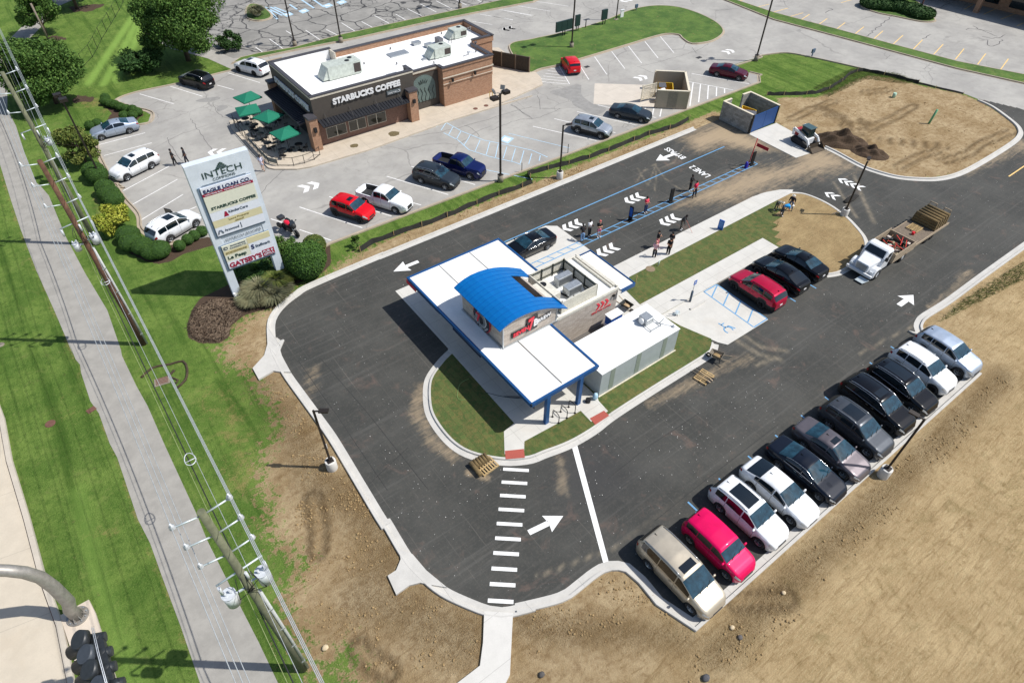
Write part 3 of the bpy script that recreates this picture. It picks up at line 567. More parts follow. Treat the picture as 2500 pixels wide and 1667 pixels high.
def chevron(mb, cx, cy, rz=PI, n=3, sp=.72, w=1.15, h=.38, t_=.4, z=Z):
    for k in range(n):
        for sgn in (1, -1):
            pts = [(k*sp, 0), (k*sp+t_, 0), (k*sp+h+t_, sgn*w/2), (k*sp+h, sgn*w/2)]
            a, b = math.cos(rz), math.sin(rz); mb.sheet([(cx-x*a+y*b, cy-x*b-y*a) for x, y in pts], z)
for tl, a, b in (('21', 592, 545), ('21', 1104, 320), ('21', 876, 750), ('21', 1394, 500)):
    x, y = W1(tl, a, b); chevron(wm, x, y+.1, PI)
x, y = W1('31', 825, 122); chevron(wm, x, y, R(97), 4, .62, 1.05, .5, .32); x, y = W1('31', 715, 235); chevron(wm, x, y, R(97), 2, .62, 1.05, .5, .32)
wm.build('lane_markings', WHITE, kind='structure')
a_ = np.array(W1('20', 1580, 1300)); b_ = np.array(W1('20', 1432, 1217)); d_ = (b_-a_)
text('lane_lettering', 'BYPASS', (a_[0]+.35, a_[1], Z+.006), (d_[0], d_[1], 0), (-d_[1], d_[0], 0), float(np.linalg.norm(d_)), .75, WHITE, None, .002, .02, 'structure')
a_ = np.array(W1('20', 1800, 1440)); b_ = np.array(W1('20', 1655, 1355)); d_ = (b_-a_)
text('lane_lettering', 'LANE 2', (a_[0], a_[1], Z), (d_[0], d_[1], 0), (-d_[1], d_[0], 0), float(np.linalg.norm(d_)), .8, WHITE, None, .002, .02, 'structure')
bm_ = MB()
bm_.strip((27., 36.95), (56.4, 36.95), .12, Z+.003)
for yy in (32.5, 33.12): bm_.strip((27., yy), (56.3, yy), .1, Z+.005)
bm_.strip((56.3, 32.5), (56.3, 33.1), .1, Z+.008)
for i in range(26):
    x = 28+i*1.1; bm_.strip((x-.03, 32.56), (x-.35, 33.06), .09, Z+.0065)
for i in range(12):      # stall dividers of the long row
    x = [17.87, 20.59, 23.35, 26.14, 28.89, 31.65, 34.36, 37.1, 39.85, 42.62][i] if i < 10 else None
    if x: bm_.strip((x, 4.8), (x, 9.62), .11, Z)
for x in (41.15, 43.9): bm_.strip((x, 16.9), (x, 21.9), .11, Z)
zb = .036
for p_, q_ in (((36.0, 17.), (36.1, 22.05)), ((37.62, 16.95), (37.66, 22.05)), ((36., 16.95), (37.65, 16.95)), ((36.1, 22.), (37.66, 22.))): bm_.strip(p_, q_, .1, zb)
for yy in (17.6, 18.8, 20., 21.2): bm_.strip((36.1, yy), (37.58, yy+.7), .1, zb+.002)
cx, cy = 34.2, 17.9      # accessible symbol
zb += .004
ring = [(cx+.34*math.cos(a), cy+.34*math.sin(a)) for a in np.linspace(R(-40), R(215), 14)]
for i in range(13): bm_.strip(ring[i], ring[i+1], .1, zb+.001*(i%2))
for p_, q_ in (((cx-.05, cy+.95), (cx, cy+.25)), ((cx, cy+.3), (cx+.35, cy+.3)), ((cx+.35, cy+.3), (cx+.55, cy-.2)), ((cx-.05, cy+.7), (cx+.3, cy+.7))): bm_.strip(p_, q_, .1, zb)
bm_.build('blue_markings', BLUEP, kind='structure')
# old lot stall lines
om_ = MB(); WOLD = M('worn_white_paint', (.72, .71, .69), .8, var=.15, sc=4)
ol = [('00', 1395, 710, 1660, 792), ('00', 1868, 600, 2130, 680), ('00', 1145, 772, 1425, 853), ('00', 1780, 700, 1915, 737), ('00', 810, 1188, 1190, 1090), ('00', 850, 1278, 1245, 1172), ('00', 1010, 1565, 1385, 1365), ('01', 1080, 338, 1455, 128), ('01', 1150, 465, 1500, 252), ('01', 1330, 470, 1610, 352),
      ('11', 205, 452, 300, 482), ('11', 440, 540, 700, 628), ('11', 440, 355, 955, 525), ('11', 684, 270, 1195, 430), ('11', 920, 190, 1438, 340), ('11', 1155, 104, 1660, 254), ('11', 1355, 22, 1880, 172), ('20', 515, 975, 1015, 1090), ('20', 338, 1037, 860, 1155), ('20', 700, 917, 1185, 1027), ('20', 870, 862, 980, 888), ('20', 1640, 605, 2112, 690), ('20', 1610, 670, 1980, 740), ('20', 1255, 945, 1350, 968),
      ('20', 845, 468, 945, 612), ('20', 985, 425, 1092, 565), ('20', 1123, 382, 1230, 520), ('20', 1257, 343, 1365, 478), ('20', 1383, 302, 1495, 436), ('20', 705, 508, 798, 655), ('20', 0, 135, 175, 167), ('20', 65, 82, 325, 130), ('20', 215, 50, 480, 94), ('20', 365, 14, 630, 54), ('10', 1920, 120, 2190, 165), ('10', 2085, 82, 2350, 128), ('10', 1855, 178, 2020, 205), ('20', 545, 530, 640, 692), ('20', 545, 530, 400, 575)]
for tl, a, b, c_, d2 in ol: q = W(tl, [(a, b), (c_, d2)]); om_.strip(q[0], q[1], .11, Z)
for i in range(6): q = W('20', [(478+i*-18, 560+i*22), (560+i*14, 572+i*24)]); om_.strip(q[0], q[1], .1, Z)
for i, (a, b, c_, d2) in enumerate([(1652, 680, 1625, 870), (1713, 690, 1697, 840), (1777, 704, 1770, 815), (1845, 718, 1842, 790), (1910, 728, 1910, 765), (1262, 888, 1250, 905), (1330, 890, 1313, 968), (1393, 895, 1380, 958)]): q = W('20', [(a, b), (c_, d2)]); om_.strip(q[0], q[1], .14, Z)
for a, b, c_, d2 in [(80, 388, 155, 442), (195, 322, 310, 405), (330, 255, 370, 280), (490, 250, 610, 330), (660, 245, 770, 300), (785, 190, 900, 262), (950, 180, 1042, 230), (1055, 130, 1175, 195), (1230, 120, 1310, 165), (1325, 75, 1440, 132), (1430, 35, 1562, 102), (1560, 10, 1690, 75), (1700, -10, 1810, 45), (1860, -20, 1930, 20)]: q = W('10', [(a, b), (c_, d2)]); om_.strip(q[0], q[1], .12, .011)
def wornchev(tl, a, b, rz, sc=1.): x, y = W1(tl, a, b); chevron(om_, x, y, rz, 2, 1.0*sc, 1.5*sc, .5*sc, .55*sc)
wornchev('11', 605, 160, 0); wornchev('10', 2105, 250, PI); wornchev('20', 95, 250, PI); wornchev('20', 1270, 625, 0, .9); wornchev('20', 1980, 412, 0, .9); wornchev('20', 1060, 15, PI); wornchev('00', 1700, 1250, R(150), .9)
om_.build('old_lot_markings', WOLD, kind='structure')
# faded blue hatch on the old lot + symbol boxes
fb = MB(); FBL = M('faded_blue_paint', srgb(168, 196, 214), .8, var=.12)
q1 = W('10', [(1560, 1040), (1640, 1005), (1765, 1075), (1950, 1150), (2200, 1200), (2350, 1235)])+W('20', [(460, 1290)]); q2 = W('10', [(1620, 1090), (1740, 1150), (1830, 1230), (2000, 1285), (2200, 1330)])+W('20', [(240, 1350)])
for q_ in (q1, q2):
    for i in range(len(q_)-1): fb.strip(q_[i], q_[i+1], .1, Z)
for (a, b, c_, d2, tl) in [(1640, 1010, 1600, 1070, '10'), (1700, 1040, 1660, 1110, '10'), (1765, 1075, 1725, 1145, '10'), (1840, 1110, 1790, 1190, '10'), (1920, 1150, 1880, 1240, '10'), (2000, 1165, 1970, 1270, '10'), (2070, 1180, 2045, 1295, '10'), (2140, 1205, 2110, 1300, '10'), (2210, 1220, 2180, 1320, '10'), (2280, 1235, 2250, 1340, '10'), (330, 1260, 305, 1345, '20'), (400, 1275, 390, 1320, '20')]: q = W(tl, [(a, b), (c_, d2)]); fb.strip(q[0], q[1], .09, Z)
fb.strip(*W('20', [(140, 1095), (640, 1215)]), .09, Z); fb.strip(*W('10', [(1950, 1390), (2350, 1470)]), .09, Z)
fb.sheet(W('20', [(105, 1110), (185, 1135), (135, 1180), (60, 1150)]), Z)
for a, b in ((345, 120), (475, 92), (670, 48), (785, 20)): fb.sheet(W('10', [(a-45, b+2), (a+12, b-20), (a+48, b), (a-8, b+22)]), .012)
for (a, b, c_, d2) in [(155, 60, 300, 130), (200, 60, 320, 120), (250, 150, 180, 70), (170, 90, 260, 160), (230, 60, 330, 100), (440, -10, 560, 70), (540, -10, 640, 60), (360, 40, 420, 80)]: fb.strip(*W('10', [(a, b), (c_, d2)]), .3, .011)
fb.build('faded_blue_markings', FBL, kind='structure')
ws = MB()
for a, b in ((345, 120), (475, 92), (670, 48), (785, 20)): ws.strip(*W('10', [(a-20, b+2), (a+20, b)]), .5, .015)
ws.sheet(W('20', [(112, 1124), (160, 1140), (128, 1165), (85, 1148)]), .012); ws.build('bay_symbols', WOLD, kind='structure')
yl = MB(); YEL = M('yellow_paint_marking', srgb(226, 190, 120), .8, var=.12)
for a, b, c_, d2 in [(0, 15, 60, 0), (150, 65, 260, 38), (275, 108, 415, 70), (385, 152, 540, 108), (500, 180, 592, 120), (650, 216, 737, 155), (798, 253, 884, 188), (950, 293, 1038, 222), (1108, 330, 1194, 256), (1274, 368, 1358, 292), (1440, 408, 1518, 330), (1610, 448, 1687, 366), (1787, 490, 1858, 402), (1970, 530, 2036, 442), (2158, 572, 2222, 484), (2160, 160, 2280, 115), (2290, 218, 2350, 190), (1860, 80, 1930, 40), (2020, 120, 2120, 75), (850, 25, 960, -5)]: yl.strip(*W('30', [(a, b), (c_, d2)]), .13, .0115)
yl.strip(*W('30', [(2225, 1448), (2400, 1330)]), .13, Z+.003); yl.build('yellow_markings', YEL, kind='structure')

# pale slab and darker patches in the old lot, traced cracks and paving seams
struct(MB().sheet(W('20', [(845, 685), (1345, 700), (1340, 880), (835, 855)]), .004), 'concrete_patch', concrete('patch_concrete', srgb(212, 202, 188), (2.6, 2.6), .06))
dp = M('dark_patch', srgb(140, 138, 134), .9, var=.12, sc=1.5)
struct(MB().sheet(smooth_path(W('20', [(480, 760), (560, 730), (700, 692), (735, 700), (740, 780), (830, 850), (930, 880), (925, 915), (850, 945), (740, 900), (670, 860), (640, 820)]), True), .0035).sheet(smooth_path(W('00', [(1600, 830), (1680, 805), (1790, 795), (1800, 815), (1700, 838)]), True), .0035).sheet(smooth_path(W('00', [(1775, 880), (1830, 860), (1870, 880), (1790, 915)]), True), .0035), 'asphalt_patch', dp)
cr = MB()
def crack(t_, pts, wd=.045, z=.0055, jit=.12):
    q = smooth_path(W(t_, pts), False, .5); q = [(a+random.uniform(-jit, jit), b+random.uniform(-jit, jit)) for a, b in q]
    for i, (a, b) in enumerate(zip(q, q[1:])): cr.strip(a, b, wd, z+.0004*(i % 2))
for t_, pts in (('20', [(0, 1065), (200, 990), (400, 960), (560, 890)]), ('20', [(160, 860), (320, 965)]), ('20', [(380, 780), (400, 900)]), ('11', [(80, 330), (180, 180), (300, 60), (330, -60)]), ('10', [(300, 1400), (500, 1330), (900, 1200)]), ('10', [(1270, 1130), (1700, 1060), (2350, 870)]), ('10', [(2180, 860), (2350, 980)]), ('10', [(1800, 1030), (1900, 1090), (1900, 1140)]),
                ('00', [(1560, 970), (1640, 1090), (1740, 1230), (1760, 1330)]), ('00', [(1370, 1130), (1440, 1260), (1500, 1330)]), ('00', [(1740, 860), (1830, 960), (1930, 970)]), ('20', [(1200, 550), (1480, 480), (1700, 410), (1780, 360)]), ('20', [(1220, 555), (1330, 600)]), ('20', [(1640, 390), (1680, 440)]), ('20', [(740, 20), (780, 60), (900, 110)]), ('20', [(480, 190), (700, 160), (960, 60)]), ('20', [(40, 240), (220, 190), (340, 180)]), ('20', [(490, 100), (480, 130), (520, 160)]),
                ('30', [(280, 20), (600, 130), (900, 170), (1200, 220)]), ('30', [(1400, 210), (1700, 280), (2100, 370), (2350, 440)]), ('30', [(1620, 190), (1870, 240), (2200, 330), (2350, 370)]), ('30', [(570, 0), (720, 50), (900, 70), (1000, 65)]), ('30', [(1250, 455), (1210, 490)]), ('30', [(1590, 520), (1520, 570)]), ('31', [(0, -2), (0, 0)])): crack(t_, pts)
for t_, pts in (('30', [(1270, 135), (1150, 230), (1040, 310)]), ('30', [(1750, 25), (1560, 105)]), ('30', [(1585, 285), (1520, 325)]), ('30', [(1860, 245), (1960, 240), (2050, 270), (2120, 300)]), ('30', [(1940, 215), (2000, 250), (2080, 260)]), ('30', [(2050, 330), (2060, 380), (2120, 370), (2180, 330)]), ('30', [(2000, 300), (2100, 320), (2190, 290)]), ('30', [(740, 70), (780, 75), (720, 105)])): crack(t_, pts, .12, .0125, .2)
cr.build('crack_sealant', M('crack_tar', srgb(92, 90, 90), .8, var=.2), kind='structure')
sm = MB(); SMT = M('seam_tar', srgb(44, 44, 43), .8, var=.2)
for t_, pts in (('22', [(1340, 1580), (1700, 1290), (2350, 790)]), ('22', [(950, 1240), (1260, 990), (1700, 700)]), ('12', [(430, 270), (760, 740), (1160, 1330)]), ('12', [(620, 260), (1000, 700), (1500, 1330)]), ('12', [(1000, 1290), (1330, 980)])):
    q = W(t_, pts)
    for a, b in zip(q, q[1:]): sm.strip(a, b, .035, .0075)
sm.build('paving_seam', SMT, kind='structure')
al = MB(); 
for a, b, r_ in ((890, 1205, .45), (1215, 1108, .6)):
    x, y = W1('10', a, b); al.sheet([(x+r_*1.1*math.cos(k*.45)*random.uniform(.8, 1.15), y+r_*math.sin(k*.45)*random.uniform(.8, 1.1)) for k in range(14)], .145)
al.build('apron_stain', M('algae_stain', srgb(104, 92, 64), .9, var=.3), kind='structure')
# ================================================================ BUILDINGS
RW = M('roof_membrane', (.8, .8, .78), .6, var=.04, sc=1.2); t = NT(RW.node_tree); b_ = RW.node_tree.nodes['Principled BSDF']; lk = b_.inputs['Base Color'].links[0].from_socket; p = t.pos()
t.l(t.mix(t.ramp(t.noise(p, .45, 6, .75, .6), .58, .74, 0, .4), t.mix(t.ramp(t.noise(p, 3, 5, .8), .5, .75, 0, .15), lk, srgb(190, 186, 176)), srgb(186, 172, 146)), b_.inputs['Base Color'])
FASB = M('blue_fascia', srgb(30, 84, 140), .4, .3, .05)
BLU = M('blue_metal_roof', srgb(0, 110, 184), .38, .25, .05, 2.); STEEL = M('galvanised', srgb(176, 180, 182), .4, .6, .12, 8)
DARK = M('dark_metal', srgb(34, 34, 36), .5, .3, .1); GLASS = M('window_glass', srgb(24, 32, 34), .06, 0, .05, spec=.8); BLKR = M('black_rubber', srgb(26, 26, 27), .8, var=.15)
WPNT = M('white_metal', (.74, .75, .75), .45, .1, .04)
def brick(name, c1, c2, mort, bw=.22, bh=.075, rough=.9):
    m, nt, b = newmat(name); t = NT(nt); g = t.n('ShaderNodeNewGeometry'); sp = t.n('ShaderNodeSeparateXYZ'); t.l(g.outputs['Position'], sp.inputs[0])
    cb = t.n('ShaderNodeCombineXYZ'); t.l(t.math('ADD', sp.outputs[0], sp.outputs[1]), cb.inputs[0]); t.l(sp.outputs[2], cb.inputs[1])
    br = t.n('ShaderNodeTexBrick'); br.inputs['Scale'].default_value = 1; br.inputs['Brick Width'].default_value = bw; br.inputs['Row Height'].default_value = bh; br.inputs['Mortar Size'].default_value = .006
    br.inputs['Color1'].default_value = (*c1, 1); br.inputs['Color2'].default_value = (*c2, 1); br.inputs['Mortar'].default_value = (*mort, 1); t.l(cb.outputs[0], br.inputs['Vector'])
    n = t.noise(g.outputs['Position'], 3, 5); t.l(t.mix(t.ramp(n, .4, .75, 0, .3), br.outputs['Color'], tuple(x*.7 for x in c1)), b.inputs['Base Color']); b.inputs['Roughness'].default_value = rough
    MC[name] = m; return m
STONE = brick('ledge_stone', srgb(172, 160, 148), srgb(196, 186, 174), srgb(140, 130, 120), .45, .12); BRK = brick('tan_brick', srgb(148, 108, 82), srgb(172, 132, 104), srgb(150, 134, 118)); BRKP = brick('purple_brick', srgb(114, 84, 72), srgb(134, 102, 88), srgb(130, 112, 100))
BLOCK = brick('grey_block', srgb(132, 130, 124), srgb(168, 166, 160), srgb(120, 118, 112), .42, .21)
# ---------------- coffee kiosk
K = empty('coffee_kiosk', 'drive-through coffee kiosk with blue barrel roof and white flat canopies', 'building', (22, 26, 0))
zc = 3.08
MB().box(17.45, 28.0, 24.02, 28.75, 0, zc-.05).build('wall', STONE, K)
m = MB(); m.v = []; prof = [(17.04, 5.02), (17.45, 5.22), (17.9, 5.36), (18.45, 5.45), (19.1, 5.44), (19.8, 5.34), (20.4, 5.18), (21.0, 4.96), (21.6, 4.68), (22.2, 4.34), (22.85, 3.95)]
tw = [(17.45, 5.15), (17.9, 5.3), (18.45, 5.39), (19.1, 5.38), (19.8, 5.28), (20.4, 5.12), (21.0, 4.9), (21.6, 4.62), (22.05, 4.38)]
for y0, y1 in ((24.02, 24.2), (28.7, 28.85)):
    n = len(tw); vs = [(x, y, zc-.06) for y in (y0, y1) for x in (17.45, 22.05)]
    poly = [(17.45, zc-.06), (22.05, zc-.06)]+[(x, z) for x, z in tw[::-1]]; nn = len(poly)
    m.add([(x, y0, z) for x, z in poly]+[(x, y1, z) for x, z in poly], [tuple(range(nn)), tuple(range(nn, 2*nn))[::-1]]+[(i, i+nn, (i+1) % nn+nn, (i+1) % nn) for i in range(nn)])
m.box(17.45, 17.6, 24.2, 28.7, zc-.06, 5.15).box(21.9, 22.05, 24.2, 28.7, zc-.06, 4.38); m.build('tower_wall', STONE, K)
MB().box(17.42, 17.5, 23.99, 24.07, zc, 5.0).box(21.99, 22.08, 23.98, 24.06, zc, 4.3).box(17.4, 22.1, 23.9, 24.0, zc, zc+.09).box(17.3, 17.42, 24, 28.8, zc, zc+.09).build('corner_trim', STEEL, K)
def barrel(y0, y1, pr, mb, th=.07):
    n = len(pr); vs = [(x, y, z) for y in (y0, y1) for x, z in pr]+[(x, y, z-th) for y in (y0, y1) for x, z in pr]
    fs = [(i+1, i, n+i, n+i+1) for i in range(n-1)]+[(2*n+i, 2*n+i+1, 3*n+i+1, 3*n+i) for i in range(n-1)]+[(i, i+1, 2*n+i+1, 2*n+i) for i in range(n-1)]+[(n+i+1, n+i, 3*n+i, 3*n+i+1) for i in range(n-1)]+[(0, 2*n, 3*n, n), (n-1, 2*n-1, 4*n-1, 3*n-1)]
    mb.smooth = False; mb.add([(x, y, z) for x, y, z in vs], fs)
m = MB(); i21 = [p_ for p_ in prof if p_[0] <= 21.0]; barrel(23.8, 29.2, i21, m); tail = [p_ for p_ in prof if p_[0] >= 21.0]; barrel(23.8, 25.15, tail, m); barrel(28.0, 29.2, tail, m)
RB = m.build('barrel_roof', BLU, K)
m = MB()
for k in range(13):
    y = 23.8+k*.45
    if y > 29.2: break
    pr = [p_ for p_ in prof if p_[0] <= 21 or y < 25.15 or y > 28]
    for i in range(len(pr)-1): m.beam((pr[i][0], y, pr[i][1]+.006), (pr[i+1][0], y, pr[i+1][1]+.006), .02, .03)
build_each(m, 'roof_seam', M('blue_seam', srgb(0, 96, 168), .4, .25, .03), K)
# canopies
def canopy(x0, x1, y0, y1, name='canopy'):
    c_ = MB().box(x0+.09, x1-.09, y0+.09, y1-.09, zc-.18, zc).build(name, RW, K)
    MB().box(x0, x1, y0, y0+.09, zc-.26, zc+.05).box(x0, x1, y1-.09, y1, zc-.26, zc+.05).box(x0, x0+.09, y0+.09, y1-.09, zc-.26, zc+.05).box(x1-.09, x1, y0+.09, y1-.09, zc-.26, zc+.05).build('fascia', FASB, K)
    return c_
MB().prism([(16.09, 19.14), (21.41, 19.14), (21.41, 24.01), (17.44, 24.01), (17.44, 28.76), (24.3, 28.76), (24.3, 34.06), (16.09, 34.06)], zc-.2, zc).build('canopy', RW, K)
m = MB(); sweep(m, [(16.05, 19.1), (21.45, 19.1), (21.45, 24.0)], [(.04, zc-.3), (-.06, zc-.3), (-.06, zc-.12), (-.1, zc-.1), (-.1, zc+.06), (.05, zc+.06), (.05, zc)]); sweep(m, [(24.34, 28.8), (24.34, 34.1), (16.05, 34.1), (16.05, 19.1)], [(.04, zc-.3), (-.06, zc-.3), (-.06, zc-.12), (-.1, zc-.1), (-.1, zc+.06), (.05, zc+.06), (.05, zc)]); m.build('fascia', FASB, K)
MB().box(28.05, 29.3, 23.78, 28.6, zc-.2, zc-.02).build('canopy', RW, K)
m = MB(); sweep(m, [(28.0, 23.72), (29.36, 23.72), (29.36, 28.66), (28.0, 28.66)], [(.04, zc-.3), (-.04, zc-.3), (-.05, zc+.04), (.04, zc+.04)]); m.build('fascia', FASB, K)
m = MB(); m.box(18.68, 18.74, 31.6, 34.0, zc, zc+.03).box(21.47, 21.53, 29, 34.0, zc, zc+.03).box(18.62, 18.68, 19.3, 23.9, zc, zc+.05).box(18.68, 18.74, 28.9, 31.6, zc, zc+.03); build_each(m, 'roof_joint', M('grey_joint', srgb(150, 148, 142), .8), K)
m = MB(); m.box(22.05, 28.0, 24.02, 28.75, zc-.05, zc+.02); MRF = m.build('roof', RW, K)
m = MB(); m.box(22.05, 28.0, 23.96, 24.08, zc-.1, zc+.12).box(27.9, 28.05, 24.08, 28.8, zc-.1, zc+.2).box(22.5, 27.9, 28.65, 28.8, zc-.1, zc+.12); m.build('parapet', M('cream_trim', srgb(206, 202, 190), .7), K)
MB().box(27.5, 27.62, 24.3, 28.6, zc+.021, zc+.2).box(27.75, 27.89, 24.3, 28.6, zc+.021, zc+.2).build('roof_curb', M('cream_curb', srgb(200, 196, 184), .7), K)
# mechanical screen
sx = (22.75, 26.05, 24.32, 28.05); z0, z1 = zc+.05, zc+1.1
m = MB()
for (a, b) in (((sx[0], sx[2]), (sx[1], sx[2])), ((sx[1], sx[2]), (sx[1], sx[3])), ((sx[1], sx[3]), (sx[0], sx[3])), ((sx[0], sx[3]), (sx[0], sx[2]))):
    L = math.dist(a, b); n = int(L/.115); dx, dy = (b[0]-a[0])/L, (b[1]-a[1])/L
    for k in range(n+1):
        t_ = k/n; px, py = a[0]+(b[0]-a[0])*t_, a[1]+(b[1]-a[1])*t_
        m.box(px-.035-.02*abs(dx), px+.035+.02*abs(dx), py-.035-.02*abs(dy), py+.035+.02*abs(dy), z0, z1)
m.build('mechanical_screen', M('cream_slat', srgb(208, 204, 190), .6, .1), K)
m = MB()
for (a, b) in (((sx[0]+.07, sx[2]+.08), (sx[1]-.07, sx[2]+.08)), ((sx[1]-.08, sx[2]+.07), (sx[1]-.08, sx[3]-.07)), ((sx[1]-.07, sx[3]-.08), (sx[0]+.07, sx[3]-.08))):
    for z in (z0+.2, z1-.12): m.beam((*a, z), (*b, z), .06)
    for k in range(4): t_ = k/3; m.box(a[0]+(b[0]-a[0])*t_-.035, a[0]+(b[0]-a[0])*t_+.035, a[1]+(b[1]-a[1])*t_-.035, a[1]+(b[1]-a[1])*t_+.035, z0, z1+.02)
m.build('screen_frame', M('dark_green_frame', srgb(38, 44, 36), .5), K)
def roof_unit(x0, x1, y0, y1, z0, z1, nm='air_conditioner', fan=None, grille=None, parent=K, mt=STEEL):
    u = MB().box(x0, x1, y0, y1, z0, z1).build(nm, mt, parent, bevel=.02)
    if fan:
        g_ = MB(); g_.cyl(fan[0], fan[1], z1, z1+.03, fan[2], n=20); k = g_.build('fan', DARK, None); k.parent = u; k.location = tuple(-c for c in parent.location)
    if grille:
        k = MB().box(*grille).build('grille', M('coil_grille', srgb(110, 114, 116), .6, .4, .2, 30), None); k.parent = u; k.location = tuple(-c for c in parent.location)
    return u
CREAM = M('cream_unit', srgb(214, 210, 196), .5, .1)
roof_unit(24.3, 25.65, 26.55, 27.1, zc+.02, zc+.85, grille=(24.4, 25.55, 26.53, 26.56, zc+.2, zc+.75)); roof_unit(24.15, 25.45, 25.25, 25.9, zc+.02, zc+.85, grille=(24.3, 25.4, 25.23, 25.26, zc+.2, zc+.75))
roof_unit(22.1, 23.45, 25.3, 27.1, zc+.02, zc+1.0, 'ventilation_unit', fan=(22.95, 26.7, .26), mt=CREAM)
m = MB(); m.tube([(23.6, 26.9, zc+.3), (23.9, 26.1, zc+.25), (24.2, 25.2, zc+.2)], .07).tube([(25.6, 25.2, zc+.4), (25.9, 25.1, zc+.1)], .04); m.build('pipe', DARK, K)
for x in (17.4, 20.15):
    MB().box(x-.14, x+.14, 19.02, 19.28, .14, zc-.25).build('canopy_post', FASB, K)
m = MB().box(16.12, 17.2, 24.8, 28.2, 2.3, 2.8); m.box(16.15, 17.2, 30, 33.5, 2.4, 2.8); build_each(m, 'canopy_soffit', M('navy_soffit', srgb(24, 40, 66), .7), K)
MB().box(17.38, 17.44, 20.4, 23.9, .3, 2.5).build('service_window', GLASS, K)
MB().box(15.98, 16.02, 33.0, 34.4, zc-.62, zc-.3).build('red_sign', M('red_sign', srgb(214, 40, 60), .5), K)
# service door wall panels at back, blue equipment cabinet beside
MB().box(28.0, 28.06, 24.1, 25.2, .15, 2.9).build('service_door', M('grey_door', srgb(96, 98, 100), .6), K)
# signs on the kiosk
BKS = M('sign_black', srgb(24, 22, 24), .4, var=.05); RDS = M('sign_red', srgb(218, 44, 62), .4, var=.03); WHS = M('sign_white', (.72, .72, .72), .4, var=.03); GYS = M('sign_grey', srgb(120, 124, 128), .5)
def disc(mb, c, r, ax, th, n=28):   # round plate facing -x
    mb.tube([c, (c[0]+ax[0]*th, c[1]+ax[1]*th, c[2]+ax[2]*th)], r, n); return mb
disc(MB(), (17.44, 26.35, 4.0), .98, (-1, 0, 0), .06).build('round_emblem', BKS, K)
disc(MB(), (17.39, 26.35, 4.0), 1.02, (-1, 0, 0), .03).build('emblem_rim', RDS, K); disc(MB(), (17.37, 26.35, 4.0), .96, (-1, 0, 0), .04).build('emblem_ring', BKS, K); disc(MB(), (17.34, 26.35, 4.0), .62, (-1, 0, 0), .04).build('emblem_face', WHS, K); disc(MB(), (17.31, 26.35, 4.0), .56, (-1, 0, 0), .03).build('emblem_face', GYS, K)
text('emblem_letter', '7', (17.28, 26.85, 3.62), (0, -1, 0), (0, 0, 1), .5, .8, RDS, K, .04, .04); text('emblem_letter', 'B', (17.28, 26.42, 3.7), (0, -1, 0), (0, 0, 1), .38, .6, BKS, K, .04, .04)
for k, ch in enumerate('SEVEN BREW'):
    if ch == ' ': continue
    a = R(200-k*24); cy_, cz_ = 26.35+.78*math.cos(a), 4.0+.78*math.sin(a)
for k, ch in enumerate('DRIVE THRU COFFEE'):
    if ch == ' ': continue
    a = R(200+k*8.6); py, pz = 26.35-.79*math.cos(a), 4.0+.79*math.sin(a)
    xd = Vector((0, math.sin(a), math.cos(a))); yd = Vector((0, math.cos(a), -math.sin(a)))
    o_ = Vector((17.325, py, pz))-xd*.05-yd*.07; text('emblem_letter', ch, tuple(o_), tuple(xd), tuple(yd), .1, .14, WHS, K, .01)
yf = 23.98
MB().box(18.1, 19.65, yf-.06, yf+.03, 3.62, 4.12).box(20.1, 21.42, yf-.06, yf+.03, 3.88, 4.3).box(19.35, 20.3, yf-.061, yf+.03, 3.5, 4.72).build('sign_backing', BKS, K, bevel=.05)
text('sign_letters', 'SEVEN', (18.2, yf-.07, 3.7), (1, 0, .08), (0, 0, 1), 1.3, .32, RDS, K, .04, .03); text('sign_letters', 'BREW', (20.25, yf-.07, 3.95), (1, 0, .08), (0, 0, 1), 1.15, .28, WHS, K, .04, .03)
text('sign_letters', '7', (19.45, yf-.07, 3.6), (1, 0, .08), (0, 0, 1), .5, 1.05, RDS, K, .05, .04); text('sign_letters', 'B', (19.92, yf-.07, 3.8), (1, 0, .08), (0, 0, 1), .36, .6, WHS, K, .05, .04)
m = MB()
for k in range(3):
    x = 25.9+k*.42
    for s_, (za, zb_) in ((1, (1.95, 2.28)), (-1, (2.28, 2.6))):
        pts = [(x, 1.98), (x+.2, 1.98), (x+.42, 2.28), (x+.22, 2.28)] if s_ == 1 else [(x+.22, 2.28), (x+.42, 2.28), (x+.2, 2.58), (x, 2.58)]
        m.add([(a, 23.99, b) for a, b in pts]+[(a, 24.03, b) for a, b in pts], [(0, 1, 2, 3), (7, 6, 5, 4), (0, 4, 5, 1), (1, 5, 6, 2), (2, 6, 7, 3), (3, 7, 4, 0)])
m.build('red_chevrons', RDS, K); text('sign_letters', 'DRIVE THRU COFFEE', (25.5, 23.99, 1.72), (1, 0, 0), (0, 0, 1), 1.9, .16, RDS, K, .02)
MB().box(27.45, 27.62, 23.86, 24.0, 2.55, 2.72).build('wall_lamp', DARK, K)
